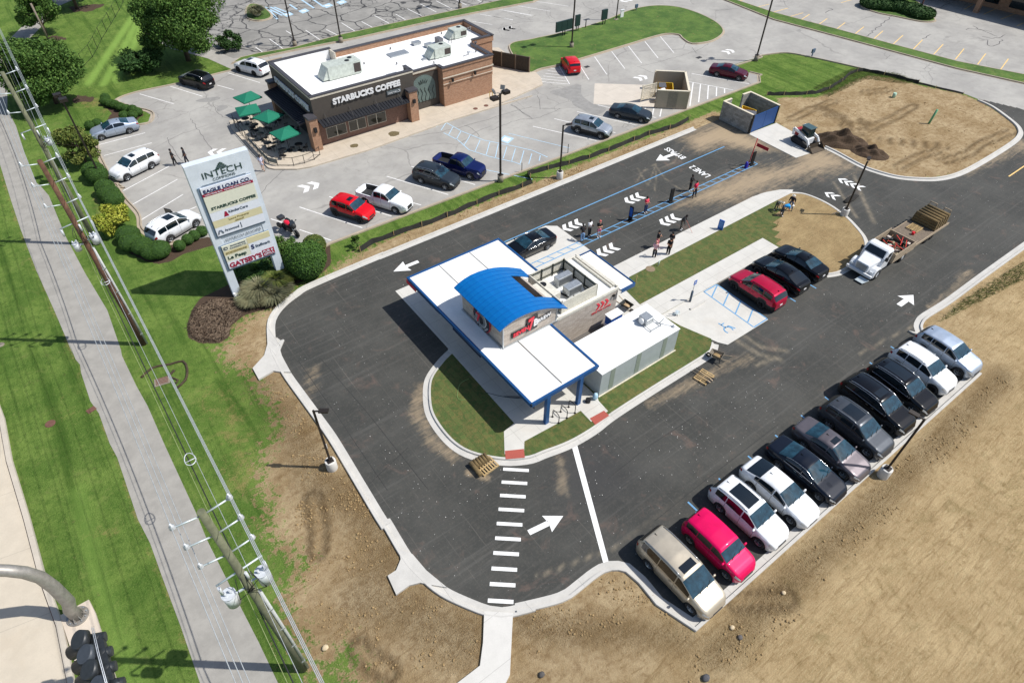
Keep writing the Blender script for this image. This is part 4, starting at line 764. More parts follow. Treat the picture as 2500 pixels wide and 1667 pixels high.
# ---------------- cold store
CS = empty('cold_store', 'white walk-in cold store box with flat white roof beside the kiosk', 'outbuilding', (25, 20.3, .14))
Z2 = 2.32; MB().box(21.72, 29.1, 18.78, 22.05, .14, Z2).build('wall', M('cold_panel', srgb(176, 184, 186), .4, .25, .05, 2), CS)
MB().box(21.68, 29.14, 18.74, 22.09, Z2, Z2+.04).build('roof', RW, CS)
m = MB()
for x in (22.55, 25.0, 27.55): m.box(x, x+.42, 18.765, 18.8, .3, Z2-.1)
build_each(m, 'door_panel', M('olive_panel', srgb(136, 146, 134), .5, .1, .05), CS)
MB().box(21.66, 29.2, 18.68, 18.76, .14, .2).build('base_trim', M('cream_base', srgb(206, 198, 176), .8), CS)
RC = empty('roof_condenser', 'galvanised condenser fan unit on the cold store roof', 'condenser', (27.6, 20.6, Z2+.04))
MB().box(27.25, 28.0, 20.3, 21.1, Z2+.12, Z2+.62).build('housing', STEEL, RC, bevel=.04); m = MB(); m.tube([(27.25, 20.7, Z2+.37), (27.1, 20.7, Z2+.37)], .22, 18); m.build('fan_cowl', WPNT, RC)
m = MB(); m.beam((27.2, 19.75, Z2+.16), (28.2, 19.75, Z2+.16), .05).beam((27.2, 21.2, Z2+.16), (28.2, 21.2, Z2+.16), .05).beam((27.2, 19.75, Z2+.16), (27.2, 21.2, Z2+.16), .05).beam((28.2, 19.75, Z2+.16), (28.2, 21.2, Z2+.16), .05)
for x in (27.2, 28.2):
    for y in (19.75, 21.2): m.beam((x, y, Z2+.04), (x, y, Z2+.16), .05)
m.tube([(28.25, 20.0, Z2+.1), (28.5, 19.9, Z2+.4), (28.5, 19.9, Z2+.55)], .03); m.build('support_frame', STEEL, RC)
m = MB(); m.tube([(28.2, 20.2, Z2+.1), (28.6, 19.6, Z2+.07), (28.9, 19.2, Z2+.09), (28.95, 19.1, Z2+.12)], .025); m.ell((28.9, 19.15, Z2+.14), (.12, .12, .12)); m.build('cable', WPNT, RC)
BC = empty('equipment_cabinet', 'blue equipment cabinet with white lid between kiosk and cold store', 'cabinet', (26.95, 23.0, .15))
MB().box(26.35, 27.5, 22.78, 23.38, .15, 1.72).build('body', M('bright_blue', srgb(20, 92, 190), .4, .2), BC); MB().box(26.3, 27.56, 22.73, 23.44, 1.72, 1.8).build('lid', RW, BC); MB().box(26.2, 26.34, 22.85, 23.3, .15, 1.0).build('vent', WPNT, BC)
m = MB().box(26.92, 26.94, 22.765, 22.78, .3, 1.6); m.build('door_seam', DARK, BC)
# bollard-like post lamp under canopy eaves
# ---------------- coffee house
H = empty('coffee_house', 'brick coffee house with white roof, dark sign band and black awnings', 'building', (32, 67, .14))
BAND = M('dark_siding', srgb(72, 66, 60), .7, var=.06, sc=3); CAP = M('parapet_cap', srgb(74, 72, 76), .5, .2, .06); PCR = M('cream_band', srgb(196, 188, 172), .7); ROOFW = M('roof_membrane_old', (.8, .8, .79), .65, var=.06, sc=.5)
zd = 4.3
MB().prism([(21.2, 62.0), (32.8, 62.0), (32.8, 63.4), (32.8, 72.8), (21.2, 72.8)], .14, 2.7).build('west_wall', BRKP, H)
MB().prism([(32.81, 63.4), (36.9, 63.4), (36.9, 62.3), (43.7, 62.3), (43.7, 66.6), (46.8, 66.6), (46.8, 72.9), (32.81, 72.8)], .14, zd-.06).build('east_wall', BRK, H)
MB().box(32.85, 36.88, 63.33, 63.4, .15, 4.1).build('recess_panel', BAND, H)
MB().prism([(21.3, 62.1), (32.7, 62.1), (32.7, 63.5), (37., 63.5), (37., 62.4), (43.6, 62.4), (43.6, 66.7), (46.7, 66.7), (46.7, 72.8), (21.3, 72.7)], zd-.05, zd).build('roof', ROOFW, H)
def wallrun(name, segs, mat, z0, th=.3, cap=True, parent=H):
    a_, b_ = MB(), MB()
    for (p_, q_, zt) in segs:
        x0, x1 = sorted((p_[0], q_[0])); y0, y1 = sorted((p_[1], q_[1]))
        if x1-x0 < .01: x1 = x0+th
        else: y1 = y0+th
        a_.box(x0, x1, y0, y1, z0, zt)
        b_.box(x0-.06, x1+.06, y0-.06, y1+.06, zt, zt+.11)
    a_.build(name, mat, parent)
    if cap: b_.build('parapet_cap', CAP, parent)
wallrun('sign_band', [((21.1, 61.9), (32.9, 61.9), 5.4), ((21.1, 62.2), (21.1, 72.6), 5.4), ((21.1, 72.6), (28.3, 72.6), 5.4), ((32.6, 62.2), (32.6, 63.4), 5.4)], BAND, 2.7)
wallrun('parapet', [((28.3, 72.65), (46.9, 72.65), 4.9), ((46.6, 66.5), (46.6, 72.65), 4.9), ((43.85, 66.5), (46.6, 66.5), 4.9)], BRK, zd-.02)
wallrun('parapet', [((32.9, 63.3), (36.8, 63.3), 4.55), ((36.8, 62.2), (43.8, 62.2), 4.55), ((43.55, 62.5), (43.55, 66.5), 4.55), ((36.8, 62.5), (36.8, 63.3), 4.55)], BRK, zd-.02)
MB().prism([(28.3, 72.59), (28.3, 71.2), (28.3, 71.2), (28.15, 71.2), (28.15, 72.59)], zd, 5.4).build('parapet_return', PCR, H)
MB().box(21.06, 32.94, 61.86, 61.9, 5.2, 5.4).box(21.06, 21.1, 61.9, 72.9, 5.2, 5.4).box(32.9, 36.8, 63.25, 63.3, 4.3, 4.5).build('cream_trim', PCR, H)
MB().box(21.42, 32.58, 62.21, 62.24, zd, 5.38).box(21.41, 21.44, 62.24, 72.5, zd, 5.38).box(21.44, 28.1, 72.55, 72.59, zd, 5.38).build('parapet_lining', ROOFW, H)
m = MB(); m.box(20.2, 21.09, 61.15, 62.2, .15, 3.55).box(31.75, 32.75, 61.05, 61.85, .15, 3.55).box(20.3, 21.09, 71.9, 72.7, .15, 3.55); build_each(m, 'brick_pillar', BRK, H)
m = MB(); m.box(20.1, 21.09, 61.05, 62.3, 3.55, 3.75).box(31.65, 32.85, 60.95, 61.85, 3.55, 3.75).box(20.2, 21.09, 71.8, 72.8, 3.55, 3.75); build_each(m, 'pillar_cap', CAP, H)
m = MB(); m.box(36.83, 43.8, 62.14, 62.2, 3.4, 3.5).box(36.83, 43.8, 62.15, 62.2, 2.75, 2.8).box(43.8, 43.85, 62.2, 66.5, 3.4, 3.5); m.build('brick_course', PCR, H)
for x0, x1 in ((22.1, 23.2), (23.3, 24.3), (24.7, 25.6), (25.7, 26.6), (26.9, 27.9), (28.0, 29.05)):
    f_ = MB().box(x0-.05, x1+.05, 61.93, 61.99, .72, 1.9).build('window', PCR, H); gl = MB().box(x0, x1, 61.91, 61.94, .78, 1.84).build('pane', GLASS, None); gl.parent = f_; gl.location = tuple(-c for c in H.location)
MB().box(21.08, 21.2, 63, 71.5, .3, 2.5).build('shop_front', GLASS, H)
def awning(x0, x1, y0, y1, zi, zo, ax):
    m = MB()
    if ax == 'y':
        m.add([(x0, y0, zo), (x1, y0, zo), (x1, y1, zi), (x0, y1, zi), (x0, y0, zo-.12), (x1, y0, zo-.12), (x1, y1, zi-.12), (x0, y1, zi-.12)], [(0, 1, 2, 3), (7, 6, 5, 4), (0, 4, 5, 1), (1, 5, 6, 2), (2, 6, 7, 3), (3, 7, 4, 0)])
        n = int((x1-x0)/.33)
        for k in range(n+1): x = x0+(x1-x0)*k/n; m.beam((x, y0-.02, zo+.03), (x, y1, zi+.03), .04, .06)
    else:
        m.add([(x0, y0, zo), (x1, y0, zi), (x1, y1, zi), (x0, y1, zo), (x0, y0, zo-.12), (x1, y0, zi-.12), (x1, y1, zi-.12), (x0, y1, zo-.12)], [(0, 1, 2, 3), (7, 6, 5, 4), (0, 4, 5, 1), (1, 5, 6, 2), (2, 6, 7, 3), (3, 7, 4, 0)])
        n = int((y1-y0)/.33)
        for k in range(n+1): y = y0+(y1-y0)*k/n; m.beam((x0-.02, y, zo+.03), (x1, y, zi+.03), .04, .06)
    m.build('awning', M('awning_metal', srgb(48, 50, 56), .45, .4, .06), H)
awning(21.4, 31.6, 60.75, 61.9, 2.95, 2.7, 'y'); awning(19.5, 21.1, 62.3, 71.8, 3.1, 2.85, 'x')
m = MB()
for x in (22.2, 25, 28, 30.8): m.beam((x, 60.9, 2.8), (x, 61.88, 3.5), .03)
build_each(m, 'awning_stay', DARK, H)
text('sign_letters', 'STARBUCKS COFFEE', (23.3, 61.84, 4.15), (1, 0, .012), (0, 0, 1), 7.9, .62, WHS, H, .12, .05)
text('sign_letters', 'STARBUCKS COFFEE', (21.02, 71.6, 3.75), (0, -1, 0), (0, 0, 1), 9.0, .66, WHS, H, .12, .05)
MB().box(29.5, 31.2, 61.78, 61.88, 3.55, 3.95).build('small_sign', M('sign_slate', srgb(92, 100, 104), .5), H); text('sign_letters', 'DRIVE THRU', (29.6, 61.76, 3.63), (1, 0, 0), (0, 0, 1), 1.15, .18, WHS, H, .02); text('sign_letters', '>', (30.85, 61.76, 3.6), (1, 0, 0), (0, 0, 1), .25, .3, WHS, H, .02)
# wall emblem: a plain round-topped panel with a star crown and waves
EM = M('emblem_green', srgb(96, 112, 108), .7); m = MB()
pts = [(33.3+3.1*t_, 1.0) for t_ in (0, 1)]+[(34.85+1.55*math.cos(a), 2.6+1.35*math.sin(a)) for a in np.linspace(0, PI, 18)]
m.add([(x, 63.29, z) for x, z in pts]+[(x, 63.33, z) for x, z in pts], [tuple(range(len(pts)))[::-1]]+[(i, (i+1) % len(pts), (i+1) % len(pts)+len(pts), i+len(pts)) for i in range(len(pts))]); m.build('wall_emblem', EM, H)
m = MB()
for k in range(6):
    x = 33.55+k*.5
    m.tube([(x+.1*math.sin(j*.9+k), 63.27, .95+j*.16) for j in range(11)], .035, 6)
for k in range(5): a = R(50+k*20); m.tube([(34.85+.55*math.cos(a), 63.27, 2.75+.35*math.sin(a)), (34.85+.9*math.cos(a), 63.27, 2.75+.75*math.sin(a))], .05, 6)
m.build('emblem_waves', M('emblem_line', srgb(52, 60, 56), .7), H)
m = MB(); m.box(37.9, 38.1, 61.9, 62.14, 2.9, 3.3); m.box(20.5, 20.8, 60.95, 61.14, 2.2, 2.7).box(32.1, 32.4, 60.85, 61.04, 2.3, 2.7).box(41.0, 41.2, 61.9, 62.14, 3.0, 3.4); build_each(m, 'wall_lamp', DARK, H)
# roof plant
HV = M('old_hvac', srgb(188, 194, 184), .55, .2, .14, 3)
def hvac(x0, x1, y0, y1, h, fans, par=H):
    u = MB().box(x0, x1, y0, y1, zd+.12, zd+h).box(x0+.1, x1-.1, y0+.1, y1-.1, zd, zd+.12)
    u.add([(x0-.7, y0+.1, zd+.15), (x0, y0+.1, zd+.15), (x0, y0+.1, zd+h-.1), (x0-.7, y1-.1, zd+.15), (x0, y1-.1, zd+.15), (x0, y1-.1, zd+h-.1)], [(0, 1, 2), (5, 4, 3), (0, 2, 5, 3), (0, 3, 4, 1)])
    u = u.build('rooftop_unit', HV, par)
    m = MB()
    for fx, fy in fans: m.cyl(fx, fy, zd+h, zd+h+.04, .26, n=20)
    k = m.build('fan', DARK, None); k.parent = u; k.location = tuple(-c for c in par.location)
    m = MB(); m.box(x1, x1+.02, y0+.15, y1-.15, zd+.3, zd+h-.15).box(x1-.9, x1-.1, y0-.02, y0, zd+.3, zd+h-.2); k = m.build('coil', M('coil_dark', srgb(70, 62, 58), .8, .2, .3, 20), None); k.parent = u; k.location = tuple(-c for c in par.location)
hvac(25.4, 29.3, 66.9, 68.7, 1.45, [(28.6, 68.2), (28.0, 67.6)]); hvac(37.9, 40.1, 65.4, 67.0, 1.15, [(39.4, 66.5)]); hvac(43.1, 44.9, 69.3, 70.8, 1.0, [(44.3, 70.3)])
m = MB(); m.box(34.0, 36.4, 68.8, 70.0, zd, zd+.12).box(38.0, 39.0, 70.4, 71.1, zd, zd+.35).box(38.9, 39.8, 68.9, 69.6, zd, zd+.4).box(31.2, 32.5, 64.2, 65.0, zd, zd+.05).box(36.6, 37.1, 66.0, 66.4, zd, zd+.15).box(44.0, 44.8, 66.9, 67.4, zd, zd+.06); build_each(m, 'roof_hatch', STEEL, H)
m = MB().box(40.6, 41.2, 68.9, 69.9, zd, zd+.7); m.cyl(40.3, 68.2, zd, zd+.4, .28); m.tube([(42.2, 68.6, zd), (42.3, 68.7, zd+.7), (42.6, 69.1, zd+.6)], .04); m.build('exhaust', M('exhaust_grey', srgb(120, 120, 124), .5, .5), H)
m = MB(); m.cyl(43.0, 64.6, zd, zd+1.1, .07).cyl(43.0, 64.6, zd+1.1, zd+1.2, .16); m.tube([(41.0, 64.3, zd+.1), (41.9, 64.4, zd+.1), (42.2, 65.2, zd+.1)], .03)
for x, y in ((33.6, 66.8), (35.2, 71.2), (37.2, 64.6), (42.8, 71.9), (30.6, 69.0)): m.cyl(x, y, zd, zd+.25, .07)
build_each(m, 'vent_pipe', M('vent_dark', srgb(90, 90, 92), .6, .4), H)
m = MB()
for x in (45.4, 45.8):
    m.tube([(x, 69.8, zd), (x, 69.8, zd+.9)], .02)
for z in (.3, .6, .85): m.tube([(45.4, 69.8, zd+z), (45.8, 69.8, zd+z)], .015)
m.build('ladder', STEEL, H)
m = MB(); m.tube([(42.4, 61.0, .14), (42.4, 61.0, 1.0), (42.8, 61.0, 1.0), (42.8, 61.0, .14)], .04); tag(m.build('hoop_rail', M('yellow_rail', srgb(190, 160, 70), .5), loc=(42.6, 61, .14)), 'yellow steel hoop rail by the east brick wall', 'rail')
# ---------------- dumpster enclosures
TAN = M('tan_siding', srgb(172, 158, 136), .8, var=.05); TCP = M('tan_cap', srgb(212, 202, 180), .7); YD = M('yellow_steel', srgb(206, 168, 40), .55, .1, .12)
def dumpster(x, y, rz, label, par=None, sc=1.):
    D = empty('dumpster', label, 'dumpster', (x, y, .02), rz, 'yellow dumpsters in the enclosures')
    b = MB(); w_, d_, h1, h2 = .95*sc, .75*sc, 1.0*sc, 1.3*sc
    pts = [(-w_, -d_*.7, .12), (w_, -d_*.7, .12), (w_, d_, .12), (-w_, d_, .12), (-w_, -d_, h1), (w_, -d_, h1), (w_, d_, h2), (-w_, d_, h2)]
    b.add(pts, [(3, 2, 1, 0), (0, 1, 5, 4), (1, 2, 6, 5), (2, 3, 7, 6), (3, 0, 4, 7)])
    q = .9; ip = [(px*q, py*q, pz+(.06 if pz < .5 else -.01)) for px, py, pz in pts]; b.add(ip, [(0, 1, 2, 3), (4, 5, 1, 0), (5, 6, 2, 1), (6, 7, 3, 2), (7, 4, 0, 3)]); b.build('bin_body', YD, D, world=False)
    r_ = MB(); P_ = pts[4:]
    for i in range(4): r_.beam(P_[i], P_[(i+1) % 4], .09)
    for s_ in (-1, 1): r_.box(s_*w_-.06 if s_ < 0 else w_, -w_ if s_ < 0 else w_+.06, -.3, .3, .6*sc, .78*sc)
    r_.build('rim', YD, D, world=False)
    l_ = MB(); l_.box(-w_, w_*.02, -d_-.02, d_, h2+.0, h2+.05); l_.build('lid', M('grey_lid', srgb(88, 90, 96), .6), D, world=False)
    return D
E1 = empty('bin_enclosure', 'tan slatted bin enclosure with one gate swung open, in the old lot', 'enclosure', (59, 50, 0))
bb = [W('20', [(1340, 885), (1600, 900)]), None]
ex0, ey0 = 54.9, 46.5
# corners on the ground taken from the wall feet
c1 = W1('20', 1338, 885); c2 = W1('20', 1592, 898); c4 = W1('20', 1345, 580, 2.15); c3 = W1('20', 1590, 590, 2.15)
def wall(mb, a, b, z0, z1, th=.16): mb.beam((*a, (z0+z1)/2), (*b, (z0+z1)/2), th, z1-z0)
mw = MB(); wall(mw, c1, c2, 0, 2.1); wall(mw, c2, c3, 0, 2.1); wall(mw, c3, c4, 0, 2.1); 
a_, b_ = Vector(c1), Vector(c4); wall(mw, c1, tuple(a_.lerp(b_, .04)), 0, 2.1); wall(mw, tuple(a_.lerp(b_, .93)), c4, 0, 2.1); build_each(mw, 'wall', TAN, E1)
mc = MB()
for p_, q_ in ((c1, c2), (c2, c3), (c3, c4)): wall(mc, p_, q_, 2.1, 2.18, .26)
mc.build('wall_cap', TCP, E1)
d_ = (Vector(c2)-Vector(c1)).normalized(); nrm = Vector((d_.y, -d_.x)); m = MB()
mid1 = Vector(c1)+d_*(math.dist(c1, c2)*.36); mid2 = Vector(c1)+d_*(math.dist(c1, c2)*.66)
for k in range(12): m.beam((*(mid1+nrm*.1), .25+k*.15), (*(mid2+nrm*.1), .25+k*.15), .03, .1)
m.build('louvred_panel', M('tan_louvre', srgb(150, 140, 122), .8), E1)
g0 = W1('20', 1360, 760, 1.0); hinge = tuple(a_.lerp(b_, .42)); gend = (hinge[0]-1.6, hinge[1]+.9)
for (h_, e_) in ((hinge, (hinge[0]-1.9, hinge[1]+.35)),):
    m = MB()
    for z in (.3, 1.95): m.beam((*h_, z), (*e_, z), .08, .08)
    for z in np.arange(.45, 1.9, .17): m.beam((*h_, z), (*e_, z), .035, .11)
    m.beam((*h_, .2), (*h_, 2.05), .09).beam((*e_, .2), (*e_, 2.05), .09); m.build('gate', TCP, E1)
E2 = empty('bin_enclosure', 'grey block bin enclosure with blue double gate beside the new drive lane', 'enclosure', (64, 40, 0))
p1 = (60.85, 37.5); p2 = (61.05, 41.6); p4 = (65.3, 37.3); p3 = (65.5, 41.3)
mw = MB(); wall(mw, (p1[0]+.1, p1[1]), (p2[0], p2[1]), 0, 2.1, .2); wall(mw, (p4[0], p4[1]), (p3[0], p3[1]), 0, 2.1, .2); wall(mw, (60.97, 41.5), (62.3, 41.5), 0, 2.1, .2); wall(mw, (64.2, 41.45), (65.4, 41.4), 0, 2.1, .2); build_each(mw, 'wall', BLOCK, E2)
mc = MB(); wall(mc, (60.97, 37.4), (61.05, 41.6), 2.1, 2.16, .24); wall(mc, (65.3, 37.2), (65.5, 41.5), 2.1, 2.16, .24); wall(mc, (61.17, 41.5), (62.3, 41.5), 2.1, 2.16, .24); wall(mc, (64.2, 41.45), (65.36, 41.4), 2.1, 2.16, .24); mc.build('wall_cap', TCP, E2)
BG = M('gate_blue', srgb(24, 74, 134), .45, .3, .06)
for x0, x1 in ((61.1, 63.1), (63.14, 65.2)):
    m = MB().box(x0, x1, 37.25, 37.33, .12, 2.05); m.build('gate', BG, E2)
m = MB().box(60.85, 61.0, 37.2, 37.38, 0, 2.15).box(65.25, 65.4, 37.2, 37.38, 0, 2.15); build_each(m, 'gate_post', DARK, E2)
# ---------------- patch of another building, top right corner
SH = empty('brick_store', 'corner of a brick store with dark glazing at the top right', 'building', (135, 82, 0))
q = [G(2330, -2, 0), G(2420, 20, 0), G(2520, 45, 0)]
sxv = Vector(q[2])-Vector(q[0]); sxn = sxv.normalized(); nb = Vector((-sxn.y, sxn.x)); nb = nb if nb.y > 0 else -nb
A_ = Vector(q[0])-sxn*40; B_ = Vector(q[2])+sxn*30
MB().prism([tuple(A_), tuple(B_), tuple(B_+nb*20), tuple(A_+nb*20)], 0, 7).build('wall', BRK, SH)
m = MB()
for k in range(14):
    a = A_+sxn*(3+k*5); b = a+sxn*3.4; m.beam((*(a-nb*.06), 2), (*(b-nb*.06), 2), .1, 2.6)
m.build('shop_window', GLASS, SH)
m = MB(); m.prism([tuple(A_-nb*4.5), tuple(B_-nb*4.5), tuple(B_-nb*.02), tuple(A_-nb*.02)], 4.2, 4.6); m.build('canopy', CAP, SH)
m = MB()
for k in range(9): a = A_+sxn*(k*9)-nb*4.2; m.box(a.x-.35, a.x+.35, a.y-.35, a.y+.35, 0, 4.2)
m.build('brick_pier', BRK, SH)
# ================================================================ VEHICLES
def interp(t, pts):
    if t <= pts[0][0]: return pts[0][1]
    for (a, va), (b, vb) in zip(pts, pts[1:]):
        if t <= b: u = (t-a)/(b-a); return va+(vb-va)*u
    return pts[-1][1]
def sm_interp(t, pts, w=.012): return (interp(t-w, pts)+2*interp(t, pts)+interp(t+w, pts))/4
SPEC = {
 'sedan': dict(L=4.85, W=1.85, H=1.45, wb=2.8, top=[(0, .72), (.012, .98), (.03, 1.05), (.15, 1.11), (.175, 1.12), (.34, 1.41), (.44, 1.45), (.54, 1.43), (.735, 1.03), (.86, .93), (.955, .80), (.985, .66), (1, .5)], belt=[(0, .68), (.02, .92), (.2, 1.0), (.45, .97), (.74, .92), (.9, .82), (.97, .68), (1, .48)], rw=.70, rear=(.175, .34), wind=(.545, .725), doors=(.30, .505, .70), wr=.33, rails=0, hood=.735),
 'fastback': dict(L=4.8, W=1.85, H=1.5, wb=2.8, top=[(0, .78), (.01, 1.02), (.03, 1.1), (.08, 1.14), (.3, 1.46), (.42, 1.52), (.54, 1.49), (.735, 1.06), (.86, .98), (.955, .84), (.985, .68), (1, .5)], belt=[(0, .7), (.02, .95), (.2, 1.04), (.45, 1.0), (.74, .95), (.9, .86), (.97, .7), (1, .5)], rw=.72, rear=(.085, .28), wind=(.555, .725), doors=(.28, .5, .70), wr=.35, rails=0, hood=.735),
 'suv': dict(L=4.7, W=1.9, H=1.7, wb=2.72, top=[(0, .8), (.008, 1.1), (.02, 1.18), (.09, 1.6), (.2, 1.68), (.38, 1.71), (.56, 1.66), (.735, 1.17), (.88, 1.05), (.955, .92), (.985, .74), (1, .52)], belt=[(0, .75), (.015, 1.05), (.2, 1.12), (.45, 1.08), (.74, 1.03), (.9, .94), (.97, .78), (1, .52)], rw=.77, rear=(.018, .085), wind=(.575, .73), doors=(.27, .5, .71), wr=.37, rails=1, hood=.74),
 'van': dict(L=5.15, W=2.0, H=1.76, wb=3.0, top=[(0, .85), (.006, 1.12), (.018, 1.2), (.07, 1.66), (.18, 1.74), (.4, 1.77), (.6, 1.71), (.8, 1.14), (.9, 1.0), (.96, .86), (.985, .7), (1, .5)], belt=[(0, .75), (.015, 1.05), (.2, 1.1), (.45, 1.05), (.8, .98), (.92, .86), (.97, .72), (1, .5)], rw=.78, rear=(.016, .068), wind=(.62, .795), doors=(.33, .56, .76), wr=.35, rails=1, hood=.8),
 'box': dict(L=4.15, W=1.82, H=1.64, wb=2.57, top=[(0, .85), (.008, 1.1), (.018, 1.18), (.06, 1.56), (.16, 1.63), (.4, 1.65), (.6, 1.58), (.765, 1.16), (.88, 1.06), (.95, .94), (.985, .74), (1, .52)], belt=[(0, .75), (.015, 1.05), (.2, 1.14), (.45, 1.1), (.76, 1.05), (.9, .95), (.97, .76), (1, .5)], rw=.8, rear=(.016, .056), wind=(.625, .76), doors=(.27, .5, .73), wr=.35, rails=0, hood=.77),
 'pickup': dict(L=5.55, W=1.92, H=1.8, wb=3.35, top=[(0, 1.1), (.355, 1.12), (.362, 1.2), (.385, 1.72), (.45, 1.79), (.53, 1.8), (.61, 1.74), (.735, 1.22), (.86, 1.16), (.955, 1.06), (.985, .9), (1, .6)], belt=[(0, 1.06), (.35, 1.08), (.5, 1.14), (.74, 1.1), (.9, 1.04), (.97, .92), (1, .58)], rw=.78, rear=(.363, .384), wind=(.625, .73), doors=(.4, .545, .72), wr=.39, rails=0, hood=.74, bed=(.035, .345)),
}
TYRE = M('tyre_rubber', (.018, .018, .019), .85, var=.2); CG = M('car_glass', srgb(12, 22, 28), .03, 0, .06, spec=.9); CGT = M('windscreen_glass', srgb(30, 62, 76), .04, .1, .45, 2.2, spec=.9)
HL = M('headlight_lens', srgb(206, 212, 216), .12, .3, .12); TLM = M('taillight_lens', srgb(150, 14, 22), .2, .05, .1); CHR = M('chrome', srgb(206, 208, 210), .18, .9, .05); ALLOY = M('alloy', srgb(168, 172, 176), .3, .8, .08); BALLOY = M('dark_alloy', srgb(40, 42, 46), .35, .7, .08)
CBLK = M('car_black_trim', (.02, .02, .021), .6, var=.15); PLT = M('plate_white', (.7, .7, .7), .5)
def make_car(kind, col, name, label, x, y, hd, group=None, sunroof=None, rails=None, alloy=None, clad=True, L=None, dooropen=False, cat='car', chrome_win=False, scale=1.):
    s = SPEC[kind]; L = L or s['L']; Wd = s['W']; H = s['H']; wb = s['wb']; mt = col; wr = s['wr']
    xf = L*.5-L*.185; xr = xf-wb        # axle positions, origin at the middle
    ra = wr+.06; bed = s.get('bed')
    def ring(x):
        t = (x+L/2)/L; zt = sm_interp(t, s['top']); zb_ = min(sm_interp(t, s['belt']), zt-.02); e = abs(2*t-1)
        w_ = Wd/2*(1-.10*e**7-.04*e**3-.20*max(0, (t-.9)/.1)**2.2-.12*max(0, (.06-t)/.06)**2); 
        if t < .02 or t > .98: w_ *= .95
        sill = .24 if .06 < t < .93 else .24+.12*min(1, (.06-t)/.06 if t <= .06 else (t-.93)/.07)
        arch = 0
        for xa in (xf, xr):
            d = abs(x-xa)
            if d < ra: arch = max(arch, wr+math.sqrt(ra*ra-d*d)-.02)
        zs = max(sill, arch); g_ = max(0., min(1., (zt-zb_-.06)/(H-1.05 if kind != 'pickup' else .62)))
        wt = w_*(.90*(1-g_)+s['rw']*g_)
        if bed and bed[0] < t < bed[1]:
            return [(0, .3), (w_*.75, .3), (w_*.97, max(zs, .34)), (w_, (zs+zb_)/2 if zs < .5 else (zs+zb_)/2), (w_*.99, zb_-.12), (w_*.97, zt), (w_*.88, zt), (w_*.86, .62), (w_*.7, .6), (0, .6)]
        return [(0, .2 if e < .9 else sill), (w_*.78, max(.22, sill)), (w_*.965, zs), (w_, zs+(zb_-zs)*.55), (w_*.992, zs+(zb_-zs)*.86), (w_*.955, zb_), (w_*.955+(wt-w_*.955)*.5, zb_+(zt-.05*g_-zb_)*.55), (wt, zt-.075*g_-.012), (wt*.82, zt-.018), (0, zt)]
    n = int(L/.055); xs = sorted(set([-L/2+L*k/n for k in range(n+1)]+[-L/2+.02, L/2-.02]+([-L/2+L*b+d for b in bed for d in (-.01, .01)] if bed else [])))
    b = MB(); b.smooth = True; rg = [ring(x) for x in xs]; m_ = 19
    for x_, r_ in zip(xs, rg): b.v += [(x_, -yy, z) for yy, z in r_[::-1][:-1]] + [(x_, yy, z) for yy, z in r_]
    for i in range(len(xs)-1):
        t = (xs[i]+xs[i+1])/2/L+.5
        for j in range(m_-1):
            u = abs(j-9+.5); b.f.append((i*m_+j, i*m_+j+1, (i+1)*m_+j+1, (i+1)*m_+j)); jj = min(j, 17-j)
            inb = bed and bed[0] < t < bed[1]
            b.mi.append(1 if (u < 1.9 or (inb and u > 6)) else (1 if (clad and u < 2.6 and kind in ('suv',)) else 0)); b.sm.append(not inb)
    b.f.append(tuple(range(m_))[::-1]); b.mi.append(0); b.sm.append(False); b.f.append(tuple(range((len(xs)-1)*m_, len(xs)*m_))); b.mi.append(0); b.sm.append(False)
    # rings run roof(-y) .. floor .. roof(+y): fix the closing strip along the roof
    root = empty(name, label, cat, (x, y, .012), hd, group)
    # winding: make consistent
    me_o = b.build('body', [mt, CBLK], root, world=False)
    bmh = bmesh.new(); bmh.from_mesh(me_o.data); bmesh.ops.remove_doubles(bmh, verts=bmh.verts, dist=.0005); bmesh.ops.recalc_face_normals(bmh, faces=bmh.faces); bmh.to_mesh(me_o.data); bmh.free()
    def P(x, u, side):
        r_ = ring(x); i = min(int(u), 8); f_ = u-i; a, c = r_[i], r_[i+1]
        return Vector((x, side*(a[0]+(c[0]-a[0])*f_), a[1]+(c[1]-a[1])*f_))
    def patch(mb, x0, x1, u0, u1, side, off=.012, nx=6, nu=3, xf_=None):
        g = []
        for i in range(nx+1):
            row = []
            for j in range(nu+1):
                X_ = x0+(x1-x0)*i/nx; u = u0+(u1-u0)*j/nu
                if xf_: X_ = xf_(X_, u)
                p = P(X_, u, side); du = P(X_, min(u+.05, 8.99), side)-P(X_, max(u-.05, 0), side); dx = P(X_+.02, u, side)-P(X_-.02, u, side)
                nn = du.cross(dx)*side; nn = nn.normalized() if nn.length > 1e-7 else Vector((0, 0, 1)); row.append(tuple(p+nn*off))
            g.append(row)
        vs = [v for r_ in g for v in r_]; fs = []
        for i in range(nx):
            for j in range(nu):
                q_ = (i*(nu+1)+j, (i+1)*(nu+1)+j, (i+1)*(nu+1)+j+1, i*(nu+1)+j+1); fs.append(q_ if side < 0 else q_[::-1])
        mb.smooth = True; mb.add(vs, fs); return mb
    T = lambda t: (t-.5)*L
    # windows
    for nm, (a, c), mm in (('windscreen', s['wind'], CGT), ('rear_window', s['rear'], CG if kind != 'sedan' else CGT)):
        mb = MB()
        for sd_ in (1, -1): patch(mb, T(a)+.02, T(c)-.02, 7.12, 9, sd_, .014, 5, 4)
        mb.build(nm, mm, root, world=False)
    d0, d1, d2 = s['doors']; r0 = s['rear'][1]
    cuts = [(T(d0)+.0, T(d1)-.035), (T(d1)+.035, T(d2)-.1)]
